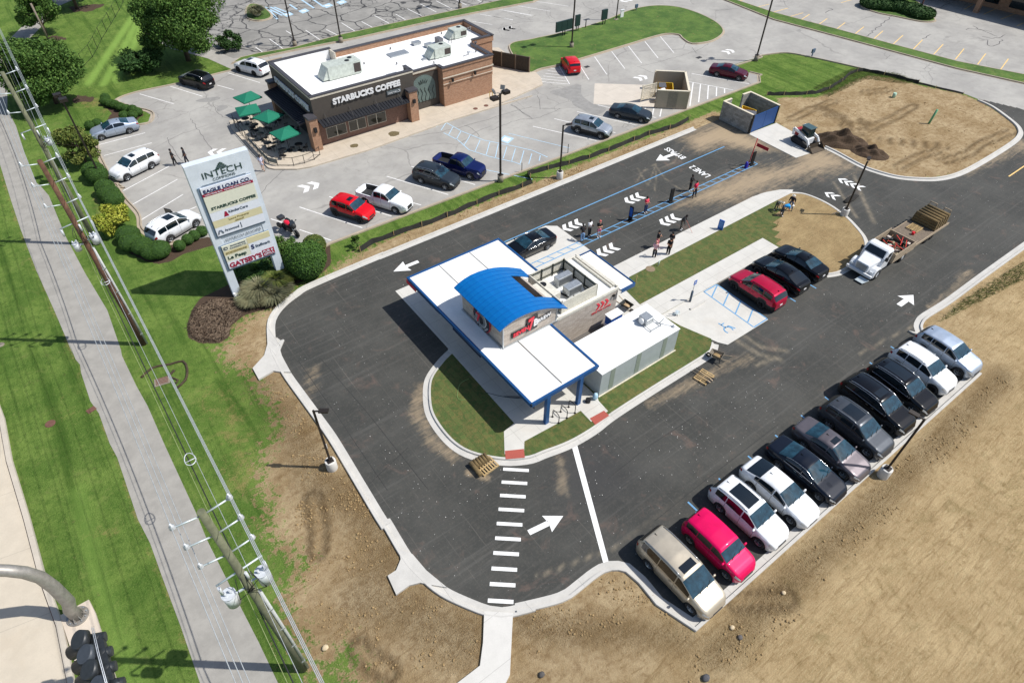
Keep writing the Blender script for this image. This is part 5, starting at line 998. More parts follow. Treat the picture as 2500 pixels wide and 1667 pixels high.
    if kind in ('suv', 'van', 'box'): cuts = [(T(s['rear'][1])+.10, T(d0)-.05)]+cuts
    elif kind in ('sedan', 'fastback'): cuts[0] = (T(r0)-.28, cuts[0][1])
    for sd_ in (1, -1):
        for a, c in cuts:
            mb = MB(); patch(mb, a, c, 5.2, 6.9, sd_, .012, 7, 2, (lambda X_, u: X_-(.0 if X_ < T(d1) else 0))); mb.build('side_window', CG, root, world=False)
        mb = MB()
        for xx in ((T(d0), T(d1), T(d2)-.02) if kind != 'pickup' else (T(d0)-.02, T(d1), T(d2)-.02)): patch(mb, xx-.008, xx+.008, 2.3, 5.1, sd_, .004, 1, 5)
        mb.build('door_seam', CBLK, root, world=False)
        mb = MB()
        for xx in (T(d0)+.12 if 0 else (T(d1)-.26), T(d2)-.9 if 0 else (T(d1)+.16)):
            p = P(xx, 4.2, sd_); mb.box(xx-.09, xx+.09, p.y-.01, p.y+.02*sd_+.005, p.z-.015, p.z+.015)
        for o_ in build_each(mb, 'door_handle', mt if not chrome_win else CHR, root, world=False): pass
        if chrome_win:
            mb = MB(); x0_, x1_ = cuts[0][0]-.05, cuts[-1][1]+.04; k = 14
            mb.tube([P(x0_+(x1_-x0_)*i/k, 5.1, sd_)+Vector((0, .015*sd_, 0)) for i in range(k+1)], .014, 4); mb.tube([P(x0_+(x1_-x0_)*i/k, 7.0, sd_)+Vector((0, .015*sd_, 0)) for i in range(k+1)], .014, 4); mb.build('window_trim', CHR, root, world=False)
        mb = MB(); xm = T(d2)-.02; p = P(xm, 5.3, sd_); mb.ell((xm, p.y+.10*sd_, p.z+.06), (.07, .12, .08), 8, 6); mb.build('mirror', mt, root, world=False)
        hb = MB(); patch(hb, L/2-.34 if kind != 'pickup' else L/2-.26, L/2-.035, 3.9, 5.6 if kind != 'pickup' else 5.2, sd_, .012, 5, 3); hb.build('headlight', HL, root, world=False)
        tb = MB(); patch(tb, -L/2+.02, -L/2+.22, 3.9 if kind not in ('pickup',) else 3.4, 5.3, sd_, .014, 4, 3); tb.build('tail_light', TLM, root, world=False)
        if (s['rails'] if rails is None else rails):
            rb = MB(); x0_, x1_ = T(s['rear'][1])+.12, T(s['wind'][0])-.18; rb.tube([P(x0_+(x1_-x0_)*i/8, 7.55, sd_)+Vector((0, 0, .05 if 0 < i < 8 else .015)) for i in range(9)], .022, 6); rb.build('roof_rail', CHR if chrome_win else (ALLOY if rails != 2 else CBLK), root, world=False)
        for xa in (xf, xr):
            yo = sd_*(Wd/2-.115)
            w_ = MB(); w_.lathe([(wr*.62, -.1), (wr*.9, -.11), (wr, -.07), (wr, .07), (wr*.9, .11), (wr*.62, .1)], 24, 'y', (xa, yo, wr)); wo = w_.build('wheel', TYRE, root, world=False)
            rm = MB(); ax_ = alloy or ALLOY; rm.lathe([(wr*.66, .0*sd_), (wr*.66, .09*sd_), (wr*.60, .095*sd_), (wr*.58, .03*sd_), (.0, .03*sd_)], 20, 'y', (xa, yo, wr))
            for k in range(5):
                a_ = 2*PI*k/5+.3; rm.beam((xa, yo+.075*sd_, wr), (xa+wr*.6*math.cos(a_), yo+.085*sd_, wr+wr*.6*math.sin(a_)), .03, .07, up=(0, 1, 0))
            rm.lathe([(0, .1*sd_), (.05, .1*sd_), (.05, .05*sd_)], 10, 'y', (xa, yo, wr))
            ro = rm.build('rim', ax_, None); ro.parent = wo
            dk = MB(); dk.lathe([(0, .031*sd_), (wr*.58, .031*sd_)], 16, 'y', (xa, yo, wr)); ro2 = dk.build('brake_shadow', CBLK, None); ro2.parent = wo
    zg = interp(.985, s['top'])
    fg = MB(); fg.box(L/2-.05, L/2+.008, -.34, .34, .44, max(.48, zg-.14)) ; fg.build('grille', CBLK, root, world=False)
    fg = MB(); fg.box(L/2-.08, L/2+.012, -.48, .48, .26, .36).box(-L/2-.02, -L/2+.06, -.55, .55, .3, .42); build_each(fg, 'bumper_trim', CBLK, root, world=False)
    pl_ = MB(); pl_.box(-L/2-.025, -L/2+.01, -.15, .15, .62 if kind != 'pickup' else .5, .74 if kind != 'pickup' else .62); pl_.build('number_plate', PLT, root, world=False)
    if sunroof:
        a, c, wd = sunroof; mb = MB()
        for sd_ in (1, -1): patch(mb, T(a), T(c), 9-wd, 9, sd_, .012, 4, 3)
        mb.build('sunroof', CG, root, world=False)
    hs = MB()
    for sd_ in (1, -1): patch(hs, T(s['hood'])+.04, L/2-.1, 7.6, 7.66, sd_, .003, 6, 1)
    build_each(hs, 'bonnet_crease', CBLK, root, world=False)
    if kind != 'pickup':
        wp = MB(); r_ = T(s['wind'][1])
        for yy in (-.45, .1): wp.tube([P(r_+.04, 8.9, 1)+Vector((0, yy, .02)), Vector((r_-.14, yy+.5, P(r_-.14, 8.9, 1).z+.03))], .012, 4)
        build_each(wp, 'wiper', CBLK, root, world=False)
        fn = MB(); xr_ = T(s['rear'][1])+.25; zz = P(xr_, 8.99, 1).z; fn.add([(xr_-.12, -.02, zz), (xr_-.12, .02, zz), (xr_+.12, 0, zz), (xr_-.12, 0, zz+.07)], [(0, 1, 2), (0, 2, 3), (1, 3, 2), (0, 3, 1)]); fn.build('aerial_fin', CBLK, root, world=False)
    if bed:
        mb = MB(); z = .63
        for k in range(9): yy = -.7+k*.175; mb.box(T(bed[0])+.05, T(bed[1])-.05, yy-.02, yy+.02, .6, .615)
        mb.build('bed_liner', M('bed_liner', srgb(54, 56, 58), .8), root, world=False)
    if dooropen:
        dm = MB(); p = P(T(d1), 5, 1); dm.add([(T(d2)-.05, Wd/2, .4), (T(d2)-.35, Wd/2+.85, .4), (T(d2)-.35, Wd/2+.82, 1.5), (T(d2)-.2, Wd/2+.1, 1.5), (T(d2)-.1, Wd/2, 1.1), (T(d2)-.0, Wd/2+.06, .4), (T(d2)-.3, Wd/2+.9, .4), (T(d2)-.3, Wd/2+.87, 1.5), (T(d2)-.15, Wd/2+.15, 1.5), (T(d2)-.05, Wd/2+.06, 1.1)], [(0, 1, 2, 3, 4), (9, 8, 7, 6, 5), (0, 5, 6, 1), (1, 6, 7, 2), (2, 7, 8, 3), (3, 8, 9, 4)]); dm.build('open_door', CG, root, world=False)
    return root
PW = paint('paint_white', (226, 228, 230), .0, .3); PSIL = paint('paint_silver', (168, 174, 182), .6); PCH = paint('paint_champagne', (186, 176, 158), .5); PNK = paint('paint_hot_pink', (214, 0, 84), .1); PNV = paint('paint_navy', (12, 20, 34), .1); PGR = paint('paint_gunmetal', (70, 74, 80), .45)
PGR2 = paint('paint_warm_grey', (104, 98, 102), .55); PBK = paint('paint_black', (9, 11, 16), .0, .25); PRD = paint('paint_crimson', (176, 10, 56), .25); PRED = paint('paint_red', (206, 8, 24), .1); PMR = paint('paint_maroon', (84, 14, 36), .35); PBL = paint('paint_blue', (10, 26, 84), .35); PSL = paint('paint_slate', (46, 54, 62), .3); PLB = paint('paint_pale_blue', (176, 188, 204), .6)
GRW = 'cars in the long kerbside row'; GC = 'cars parked on the old lot'; GS = 'cars by the accessible bay'
D90 = R(-90)
def row(kind, col, nm, lb, fx, fy, hw, sk=0, **k):
    fy += .2
    s = SPEC[kind]; Lc = k.get('L') or s['L']; xf_ = Lc*.5-Lc*.185; hd = D90+R(sk)
    # fx, fy = ground contact of the front wheel on the side facing the camera's left
    c_, s_ = math.cos(hd), math.sin(hd); lx, ly = xf_, -hw      # right side wheel in car frame
    return make_car(kind, col, nm, lb, fx-(lx*c_-ly*s_), fy-(lx*s_+ly*c_), hd, GRW, **k)
row('van', PCH, 'minivan', 'champagne minivan with grey roof and small sunroof at the near end of the row', 15.75, 4.94, .95, 1, sunroof=(.5, .585, .75), cat='minivan')
row('box', PNK, 'hatchback', 'hot pink boxy hatchback between the champagne minivan and a white crossover', 18.65, 5.05, .87, 1, alloy=ALLOY)
row('suv', PW, 'crossover_car', 'white crossover with large panoramic glass roof next to the hot pink hatchback', 21.6, 5.2, .9, 1, sunroof=(.22, .52, .8), clad=False)
row('fastback', PW, 'fastback_car', 'white coupe-like crossover with plain white roof, left of the navy sedan', 24.2, 5.0, .9, 0)
row('sedan', PNV, 'sedan', 'navy black sedan with chrome window trim right of the white fastback', 26.9, 4.95, .88, 1, chrome_win=True, L=4.95)
row('sedan', PGR2, 'sedan', 'warm grey sedan with square sunroof beside the navy sedan', 29.45, 4.98, .88, 0, sunroof=(.46, .535, .62))
row('suv', PGR, 'crossover_car', 'gunmetal grey SUV with split glass roof beside the grey sedan', 32.1, 5.05, .9, -1, sunroof=(.26, .5, .8), clad=False)
row('suv', PBK, 'crossover_car', 'long black SUV with chrome front and silver rails, third dark SUV from the near end', 34.95, 5.3, .93, -3, sunroof=(.42, .52, .8), chrome_win=True, L=4.95, alloy=BALLOY)
row('suv', PBK, 'crossover_car', 'black SUV with full panoramic roof left of the small white crossover', 37.7, 5.2, .9, -3, sunroof=(.18, .52, .8), chrome_win=True)
row('suv', PW, 'crossover_car', 'small white crossover with dark wheels between black and silver SUVs', 40.6, 5.35, .88, -3, L=4.4, rails=1, clad=False, alloy=BALLOY)
row('suv', PLB, 'crossover_car', 'silver blue crossover at the far end of the kerbside row', 43.6, 5.1, .9, -3, L=4.5, rails=0, clad=False)
make_car('suv', PRD, 'crossover_car', 'crimson SUV parked beside the blue-hatched accessible bay', 39.12, 19.35, R(89), GS, rails=2, alloy=BALLOY)
make_car('fastback', PBK, 'fastback_car', 'black coupe-like crossover parked between the crimson SUV and a black sedan', 42.3, 19.45, R(88), GS, alloy=BALLOY)
make_car('sedan', PBK, 'sedan', 'black rounded sedan, last of three cars beside the bare soil island', 45.0, 19.5, R(88), GS, L=4.7, alloy=BALLOY)
make_car('sedan', PBK, 'sedan', 'black sedan with chrome window trim stopped under the kiosk canopy', 28.1, 34.7, R(180), chrome_win=True, L=4.9)
def two(kind, col, nm, lb, f, r_, side, **k):
    """car from the ground contacts of its two visible wheels; side = +1 if they are its left wheels"""
    f, r_ = Vector(f), Vector(r_); d = (f-r_).normalized(); n = Vector((-d.y, d.x)); s = SPEC[kind]; Lc = k.get('L') or s['L']
    mid = (f+r_)/2; off = (Lc*.5-Lc*.185)-s['wb']/2; c = mid-d*off-n*side*(s['W']/2-.06)
    return make_car(kind, col, nm, lb, c.x, c.y, math.atan2(d.y, d.x), GC, **k)
two('pickup', PW, 'pickup_truck', 'white crew-cab pickup beside the bright red crossover', (21.46, 46.3), (19.85, 49.4), -1, cat='pickup truck')
two('suv', PRED, 'crossover_car', 'bright red small crossover beside the white pickup', (18.0, 46.95), (16.8, 49.25), -1, L=4.15, sunroof=(.42, .52, .5), rails=0, alloy=BALLOY)
two('suv', PSL, 'crossover_car', 'dark slate SUV parked beside the blue pickup', (27.3, 47.1), (26.05, 49.5), -1, L=4.75, chrome_win=True)
two('pickup', PBL, 'pickup_truck', 'dark blue pickup with black bed beside the slate SUV', (30.35, 47.3), (28.9, 50.3), -1, cat='pickup truck')
two('suv', PSIL, 'crossover_car', 'silver crossover with sunroof behind the drive lane fence', (46.56, 46.0), (45.4, 48.4), -1, L=4.5, sunroof=(.42, .52, .5), rails=0)
two('sedan', PSL, 'sedan', 'dark grey sedan parked next to the tan bin enclosure', (52.85, 46.1), (51.5, 48.5), -1)
two('sedan', PMR, 'sedan', 'maroon sedan alone beyond the tan bin enclosure', (71.2, 47.2), (69.95, 49.7), -1, alloy=ALLOY)
two('box', PRED, 'hatchback', 'red hatchback seen from behind at the white hatched corner', (55.75, 63.7), (54.75, 61.4), 1, L=4.0)
two('sedan', PLB, 'sedan', 'silver sedan nosed towards the round green shrub on the left', (2.9, 76.9), (5.65, 76.8), 1, L=4.8)
two('suv', PW, 'crossover_car', 'white square-backed SUV nosed towards the trimmed hedge', (3.0, 66.75), (5.6, 67.75), 1, L=4.85, sunroof=(.42, .52, .6), rails=0, clad=False)
two('suv', PW, 'crossover_car', 'white estate-like SUV with its far door open, behind the tall sign', (5.95, 54.95), (3.5, 53.95), -1, L=4.8, sunroof=(.38, .54, .7), dooropen=True, clad=False)
two('suv', PBK, 'crossover_car', 'black SUV parked against the mown grass verge', (14.0, 86.2), (15.25, 83.6), 1, L=4.8, rails=1, alloy=BALLOY)
two('suv', PW, 'crossover_car', 'white SUV with black sunroof half hidden behind the coffee house corner', (20.9, 86.2), (22.15, 83.5), 1, L=4.9, sunroof=(.42, .54, .7), clad=False, alloy=BALLOY)
# ================================================================ PLANTS
def leafmat(name, c1, c2, c3):
    m, nt, b = newmat(name); t = NT(nt); g = t.n('ShaderNodeNewGeometry'); r_ = g.outputs['Random Per Island']
    n = t.noise(g.outputs['Position'], 1.1, 3)
    col = t.mix(r_, srgb(*c1), srgb(*c2)); col = t.mix(t.ramp(n, .4, .7, 0, .8), col, srgb(*c3)); t.l(col, b.inputs['Base Color']); b.inputs['Roughness'].default_value = .7; b.inputs['Specular IOR Level'].default_value = .2
    MC[name] = m; return m
LF1 = leafmat('leaf_green', (48, 78, 32), (98, 126, 58), (66, 98, 40)); LF2 = leafmat('leaf_dark', (34, 60, 28), (70, 98, 50), (44, 74, 34)); LFY = leafmat('leaf_yellow', (124, 136, 44), (182, 180, 76), (96, 122, 40))
LFH = leafmat('hedge_leaf', (50, 80, 30), (84, 116, 48), (62, 94, 36)); LFG = leafmat('grey_leaf', (96, 102, 76), (146, 144, 112), (112, 108, 80)); LFO = leafmat('olive_leaf', (66, 86, 38), (126, 130, 66), (84, 100, 42))
BARK = M('bark', srgb(84, 70, 58), .95, var=.25, sc=12)
def leaves(c, rad, n, size, shell=.55, stretch=1.):
    """n small leaf faces spread through an ellipsoid"""
    d = RNG.normal(size=(n, 3)); d /= np.linalg.norm(d, axis=1)[:, None]; rr_ = RNG.uniform(shell, 1, n)**.7
    p = d*rr_[:, None]*np.array(rad)+np.array(c)
    a = RNG.normal(size=(n, 3))+d*.6; a /= np.linalg.norm(a, axis=1)[:, None]; b = np.cross(a, RNG.normal(size=(n, 3))); b /= np.linalg.norm(b, axis=1)[:, None]
    s = size*RNG.uniform(.6, 1.4, n)[:, None]; a = np.cross(b, a)
    return np.stack([p-a*s*stretch, p-b*s*.6, p+a*s*stretch, p+b*s*.6], 1).reshape(-1, 3)
def leafobj(name, V, mat, parent):
    me = bpy.data.meshes.new(name); n = len(V)//4; loc = np.array(parent.location); me.vertices.add(len(V)); me.vertices.foreach_set('co', (V-loc).astype(np.float32).ravel())
    me.loops.add(n*4); me.loops.foreach_set('vertex_index', np.arange(n*4, dtype=np.int32)); me.polygons.add(n); me.polygons.foreach_set('loop_start', np.arange(0, n*4, 4, dtype=np.int32)); me.polygons.foreach_set('loop_total', np.full(n, 4, np.int32))
    me.update(calc_edges=True); me.materials.append(mat); o = bpy.data.objects.new(name, me); C.objects.link(o); o.parent = parent; return o
def tree(name, label, x, y, zc, r, h, n, size, mat, trunk=.16, group='trees on the left lawn', clumps=26, cat='tree'):
    T_ = empty(name, label, cat, (x, y, 0), 0, group); V = []
    for k in range(clumps):
        a, el = random.uniform(0, 2*PI), random.uniform(-.75, 1); q = random.uniform(.35, .92)
        cx, cy, cz = x+r*q*math.cos(a)*math.sqrt(1-min(el*el, .98)*.7), y+r*q*math.sin(a)*math.sqrt(1-min(el*el, .98)*.7), zc+h*.5*el*.85
        cr = r*random.uniform(.2, .42); V.append(leaves((cx, cy, cz), (cr, cr, cr*.75), int(n/clumps*random.uniform(.6, 1.4)), size, .2))
    leafobj('crown', np.concatenate(V), mat, T_)
    m = MB(); m.tube([(x, y, -.05), (x+.05, y, zc*.4), (x, y+.05, zc), (x+.1, y, zc+h*.35)], [trunk*1.25, trunk, trunk*.7, trunk*.2], 8)
    for k in range(9):
        a = k*2.4; z0 = zc*random.uniform(.35, .95); m.tube([(x, y, z0), (x+r*.35*math.cos(a), y+r*.35*math.sin(a), z0+h*.15), (x+r*.75*math.cos(a), y+r*.75*math.sin(a), z0+h*.3)], [trunk*.5, trunk*.3, .02], 5)
    m.build('trunk', BARK, T_); return T_
tree('broadleaf_tree', 'medium green tree at the top edge beside a leaning wooden post', 3.6, 113.8, 3.1, 2.9, 4.6, 14000, .12, LF1, .13)
tree('broadleaf_tree', 'large bushy tree on the lawn just left of the shared path bend', 0.6, 89.6, 3.6, 4.2, 6.4, 52000, .125, LF1, .2, clumps=50)
tree('broadleaf_tree', 'tallest tree with a wide open crown behind the black parked SUV', 16.9, 93.5, 4.9, 5.6, 7.6, 50000, .14, LF1, .26, clumps=44)
tree('dark_shrub', 'dark spreading shrub at the foot of the tallest tree', 11.3, 93.0, 1.3, 2.6, 2.4, 9000, .14, LF2, .08, cat='shrub', clumps=22)
tree('dark_shrub', 'low dark shrub right of the tallest tree trunk', 22.6, 94.5, 1., 2.0, 1.8, 5000, .12, LF2, .06, cat='shrub', clumps=16)
tree('small_tree', 'small round tree with a brown-tinged crown beside the lamp post', .4, 72.9, 2.0, 2.1, 3.0, 9000, .12, LFO, .1)
tree('yellow_bush', 'yellow-green bush between the clipped hedges', 0., 58.6, 1.2, 1.6, 2.2, 8000, .11, LFY, .07, 'shrubs round the old lot', cat='shrub')
tree('broadleaf_tree', 'tree crown cut by the top edge above a mulch ring', 9.3, 123.5, 4.0, 4.2, 5.0, 12000, .18, LF2, .2)
tree('broadleaf_tree', 'tree at the top left corner over the lawn', -8.8, 129.0, 3.0, 3.2, 4.0, 8000, .18, LFO, .2)
def hedge(label, blobs, mat=LFH, name='clipped_hedge', group='clipped hedges', dens=1100, size=.035, cat='hedge'):
    x0 = sum(b[0] for b in blobs)/len(blobs); y0 = sum(b[1] for b in blobs)/len(blobs); T_ = empty(name, label, cat, (x0, y0, 0), 0, group); V = []; m = MB()
    for x, y, r, h in blobs:
        V.append(leaves((x, y, h*.5), (r, r, h*.55), int(dens*r*(r+h)*2), size, .9)); m.ell((x, y, h*.48), (r*.97, r*.97, h*.53), 18, 10, .03)
    leafobj('foliage', np.concatenate(V), mat, T_); m.build('branches', M('hedge_inner', srgb(46, 74, 28), .95), T_); return T_
def line(pts, r, h, step=.75):
    out = []
    for q in smooth_path(pts, False, step): out.append((q[0]+random.uniform(-.08, .08), q[1]+random.uniform(-.08, .08), r*random.uniform(.92, 1.08), h*random.uniform(.93, 1.05)))
    return out
hedge('long serpentine clipped hedge in front of the white estate-like SUV', line(W('01', [(1050, 600), (1090, 660), (1170, 690), (1250, 730), (1310, 720)], .4), .95, 1.3))
hedge('round clipped hedge beside the lamp post base', line(W('01', [(770, 70), (800, 110)], .5), 1.0, 1.5)); hedge('double-lobed clipped hedge below the lamp post', line(W('01', [(860, 210), (900, 250), (930, 300)], .5), .95, 1.4))
for i, (a, b) in enumerate([(1470, 670), (1538, 620), (1592, 588), (1655, 553)]):
    x, y = W1('01', a, b, .4); hedge(['round clipped ball nearest the long hedge', 'second round ball from the long hedge', 'third round ball from the long hedge', 'round clipped ball nearest the tall sign'][i]+' in the dark mulch', [(x, y, .5, .85)], name='box_ball', group='round box balls')
nwb = [(866, 808), (862, 838), (905, 855), (945, 865), (990, 885), (1040, 900), (1090, 905), (1130, 925), (1090, 950), (1020, 955), (740, 1035), (800, 1018)]
for i, (a, b) in enumerate(nwb):
    x, y = W1('00', a, b, .3); hedge(('round box ball %s' % ['at the far end of the mulch tip row', 'second in the row along the mulch tip', 'third in the row along the mulch tip', 'fourth in the row along the mulch tip', 'fifth in the row along the mulch tip', 'sixth in the row along the mulch tip', 'seventh in the row, near the kerb bend', 'at the point of the kerb bend', 'behind the kerb bend by the silver sedan', 'nearest the silver sedan rear window', 'left of the silver sedan bonnet', 'touching the silver sedan bonnet'][i]), [(x, y, .55, .85)], name='box_ball', group='round box balls', dens=1300)
x, y = W1('11', 540, 790, 1.2); hedge('big round boxwood right of the tall sign', [(11.3, 42.8, 1.5, 2.7), (11.0, 43.4, 1.3, 2.6), (11.9, 43.2, 1.25, 2.5)], LFH, 'boxwood', 'shrubs by the tall sign', 420, .075, 'shrub')
hedge('reddish-topped round shrub behind the big boxwood', [(13.0, 45.2, 1.0, 1.6)], LFO, 'boxwood', 'shrubs by the tall sign', 700, .05, 'shrub')
tree('juniper', 'dark spreading juniper under the tall sign', 8.0, 45.6, .6, 1.9, 1.2, 8000, .08, LF2, .07, 'shrubs by the tall sign', cat='shrub'); tree('juniper', 'bright green juniper just right of the sign legs', 10.6, 46.4, .9, 1.2, 1.6, 6000, .08, LF1, .06, 'shrubs by the tall sign', cat='shrub')
def tuft(label, x, y, r, h, n, mat, group='ornamental grasses by the sign', name='ornamental_grass'):
    T_ = empty(name, label, 'grass clump', (x, y, 0), 0, group); a = RNG.uniform(0, 2*PI, n); q = RNG.uniform(0, 1, n)**.6; hh = h*RNG.uniform(.6, 1.1, n); w_ = .028
    b0 = np.stack([x+.25*r*q*np.cos(a), y+.25*r*q*np.sin(a), np.zeros(n)], 1); mid = b0+np.stack([.4*r*q*np.cos(a), .4*r*q*np.sin(a), hh*.75], 1); tip = b0+np.stack([r*q*np.cos(a), r*q*np.sin(a), hh*(1-.35*q)], 1); s = np.stack([-np.sin(a)*w_, np.cos(a)*w_, 0*a], 1)
    V = np.stack([b0-s, mid-s, tip, mid+s], 1).reshape(-1, 3); leafobj('blades', V, mat, T_); return T_
for i, (a, b, r, h, mt) in enumerate([(2150, 1070, 1.5, 1.2, LFG), (2270, 1000, 1.3, 1.2, LFO), (2080, 1130, 1.2, .9, LFG), (2250, 1110, 1.3, 1.0, LFG)]):
    x, y = W1('01', a, b); tuft(['large grey-green grass clump at the foot of the sign leg', 'green grass clump between the two sign legs', 'low grey grass clump left of the sign leg at the mulch edge', 'grey grass clump below the green one near the kerb'][i], x, y, r, h, 1700, mt)
for i, (a, b, r, h, mt) in enumerate([(110, 930, 1.3, 1.2, LF1), (220, 1020, 1.3, 1., LFG), (350, 950, 1.1, 1.1, LFO), (300, 1060, 1., .9, LFG)]):
    x, y = W1('11', a, b); tuft(['bright green arching grass clump behind the right sign leg', 'grey grass clump midway to the boxwood', 'olive grass clump beside the boxwood', 'grey grass clump nearest the new kerb'][i], x, y, r, h, 1500, mt)
x, y = W1('10', 95, 135); tuft('tawny grass clump in the small planter island at the top', x, y, 1.5, 1.6, 1200, LFG, 'planter grasses')
tag(MB().ell((*W1('10', 100, 140), .4), (.5, .4, .35), 10, 6, .08).build('boulder', M('pale_rock', srgb(196, 180, 156), .9), loc=(*W1('10', 100, 140), 0)), 'pale boulder in the small planter island', 'rock')
pb = hedge('low mixed shrubs filling the far planter island', [(*W1('30', a, b), 2.0, 1.3) for a, b in ((1100, 60), (1200, 70), (1300, 80), (1420, 110), (1500, 140))], LF2, 'planting', 'far planter plants', 120, .16, 'planting'); x, y = W1('30', 1340, 60); tree('ornamental_tree', 'dark ornamental tree in the far planter island', x, y, 2.8, 1.8, 2.6, 4000, .17, LF2, .12, 'far planter plants')
x, y = W1('11', 910, 690); tree('young_tree', 'leafy sapling at the end of the silt fence', x, y, .7, .5, .9, 500, .11, LF1, .03, 'saplings', clumps=8)
# dry brush on the mulch mound
clodm = None
def scatter(name, n, poly, z, mk, mat, kind='stuff'):
    xs = [p[0] for p in poly]; ys = [p[1] for p in poly]; m = MB(); k = 0
    while k < n:
        x, y = random.uniform(min(xs), max(xs)), random.uniform(min(ys), max(ys))
        if mk is globals()['clodm'] and math.sin(x*1.9+2*math.sin(y*.8))+math.sin(y*1.7+x*.6) < random.uniform(-.6, 1.2): continue
        if inpoly(np.array([x]), np.array([y]), poly)[0]: mk(m, x, y, z); k += 1
    o = m.build(name, mat, kind=kind); return o
def twig(m, x, y, z): a = random.uniform(0, PI); l = random.uniform(.12, .35); m.add([(x-l*math.cos(a), y-l*math.sin(a), z+.02), (x+l*math.cos(a), y+l*math.sin(a), z+random.uniform(.03, .14)), (x+l*math.cos(a)+.012, y+l*math.sin(a)+.012, z+.03)], [(0, 1, 2)])
scatter('dry_brush', 4200, W('01', [(1545, 1340), (1560, 1420), (1660, 1460), (1780, 1460), (1870, 1410), (1890, 1320), (1980, 1240), (1900, 1140), (1750, 1120), (1600, 1200)]), 0, twig, M('dry_twig', srgb(140, 122, 104), .95, var=.3))
def clodm(m, x, y, z): r = random.choice([.015, .02, .02, .03, .03, .055])*random.uniform(.7, 1.3); m.ell((x, y, z+r*.3), (r*1.2, r, r*.7), 5, 4, .25)
DC = M('soil_clod', srgb(150, 126, 88), .95, var=.2, sc=1.5); 
scatter('soil_clods', 700, W('12', [(80, 380), (240, 380), (500, 750), (1000, 1380), (1060, 1560), (400, 1560), (420, 1200), (250, 700)]), 0, clodm, DC)
scatter('soil_clods', 900, W('13', [(420, 0), (930, 0), (1200, 420), (1220, 640), (1150, 700), (1230, 860), (1900, 980), (1930, 1400), (1000, 1500), (380, 900)]), 0, clodm, DC)
scatter('soil_clods', 1100, [(7.5, 1), (14.5, 3.5), (46, 3.6), (46, 2.2), (14, 1.4), (8, -3)], 0, clodm, DC)
scatter('soil_clods', 450, W('23', [(200, 980), (560, 900), (980, 660), (1300, 820), (1600, 1190), (1500, 1250), (300, 1350)]), 0, clodm, DC)
scatter('soil_clods', 900, moundp, 0, clodm, DC); scatter('soil_clods', 500, [(20, 41.9), (56, 41.9), (56, 43), (20, 43)], 0, clodm, DC)
def peb(m, x, y, z): r = random.uniform(.014, .034); m.ell((x, y, z+r*.4), (r, r, r*.6), 5, 4, .2)
scatter('loose_pebbles', 90, W('22', [(700, 980), (1300, 620), (2350, 300), (2350, 900), (900, 1560), (760, 1300)]), .012, peb, M('pebble_pale', srgb(206, 202, 196), .8)); scatter('loose_pebbles', 30, W('12', [(1100, 900), (1900, 1200), (1900, 1560), (1200, 1560)]), .012, peb, MC['pebble_pale'])
def blade(m, x, y, z): a = random.uniform(0, 2*PI); l = random.uniform(.15, .45); m.add([(x, y, z), (x+l*math.cos(a), y+l*math.sin(a), z+l*random.uniform(.3, 1.)), (x+.03, y+.03, z)], [(0, 1, 2)])
def dgb(m, x, y, z): a = random.gauss(R(-35), .5); l = random.uniform(.08, .26); m.add([(x, y, z), (x+l*math.cos(a), y+l*math.sin(a), z+l*.35), (x+.015, y+.015, z)], [(0, 1, 2)])
scatter('weeds', 5200, W('30', [(620, 720), (950, 560), (1100, 590), (1300, 600), (1480, 670), (1380, 690), (1050, 650), (950, 700), (740, 800)]), 0, blade, LFO); scatter('dry_grass', 9000, [(24, -9), (31, -4.5), (37, -1), (46, -1.2), (52, 1.5), (46, -4), (36, -9.5), (30, -12)], 0, dgb, leafmat('straw', (170, 150, 104), (194, 174, 126), (154, 138, 92)))
scatter('weeds', 1400, W('31', [(1800, 1150), (2350, 800), (2350, 950), (1650, 1300)]), 0, blade, LFO)
def rock(a, b, t_, r, label, col=(196, 178, 146)): x, y = W1(t_, a, b); tag(MB().ell((x, y, r*.4), (r*1.1, r*.9, r*.6), 8, 6, .1).build('rock', M('field_rock%d' % col[0], srgb(*col), .9, var=.2), loc=(x, y, 0)), label, 'rock', 'loose rocks')
rock(652, 1280, '13', .17, 'pale round rock on the bare soil near the utility pole'); rock(1970, 1115, '23', .14, 'tan rock on the field beyond the kerb corner'); rock(2035, 1195, '23', .14, 'dark rock on the field beyond the kerb corner', (92, 88, 86)); rock(1755, 1530, '23', .2, 'dark rock at the bottom of the field', (80, 80, 84)); rock(378, 830, '33', .12, 'small pale rock in the field below the white fastback')
rock(410, 1500, '23', .16, 'dark rock at the bottom edge right of the walk', (81, 78, 76))
# spoil heaps
def heap(label, cx, cy, rx, ry, h, rz):
    m = MB(); n = 26; vs = []; 
    for i in range(n):
        for j in range(n):
            u, v = -1+2*i/(n-1), -1+2*j/(n-1); d = math.hypot(u, v); z = h*max(0, 1-d)**.9*(1+.25*math.sin(9*u+4*v)+.2*math.sin(13*v)) + (.06*random.random() if d < 1 else 0)-.03; a, b = u*rx, v*ry; vs.append((cx+a*math.cos(rz)-b*math.sin(rz), cy+a*math.sin(rz)+b*math.cos(rz), z))
    m.add(vs, [(i*n+j, (i+1)*n+j, (i+1)*n+j+1, i*n+j+1) for i in range(n-1) for j in range(n-1)]); tag(m.build('spoil_heap', M('dark_topsoil', srgb(72, 56, 40), .95, var=.3, sc=8, bump=.6), loc=(cx, cy, 0)), label, 'soil heap', 'topsoil heaps')
heap('larger dark topsoil heap in front of the skid steer bucket', 67.6, 30.3, 3.0, 1.7, 1.25, R(-50)); heap('smaller dark topsoil heap by the lamp head', 68.0, 27.0, 2.0, 1.4, .8, R(-70))
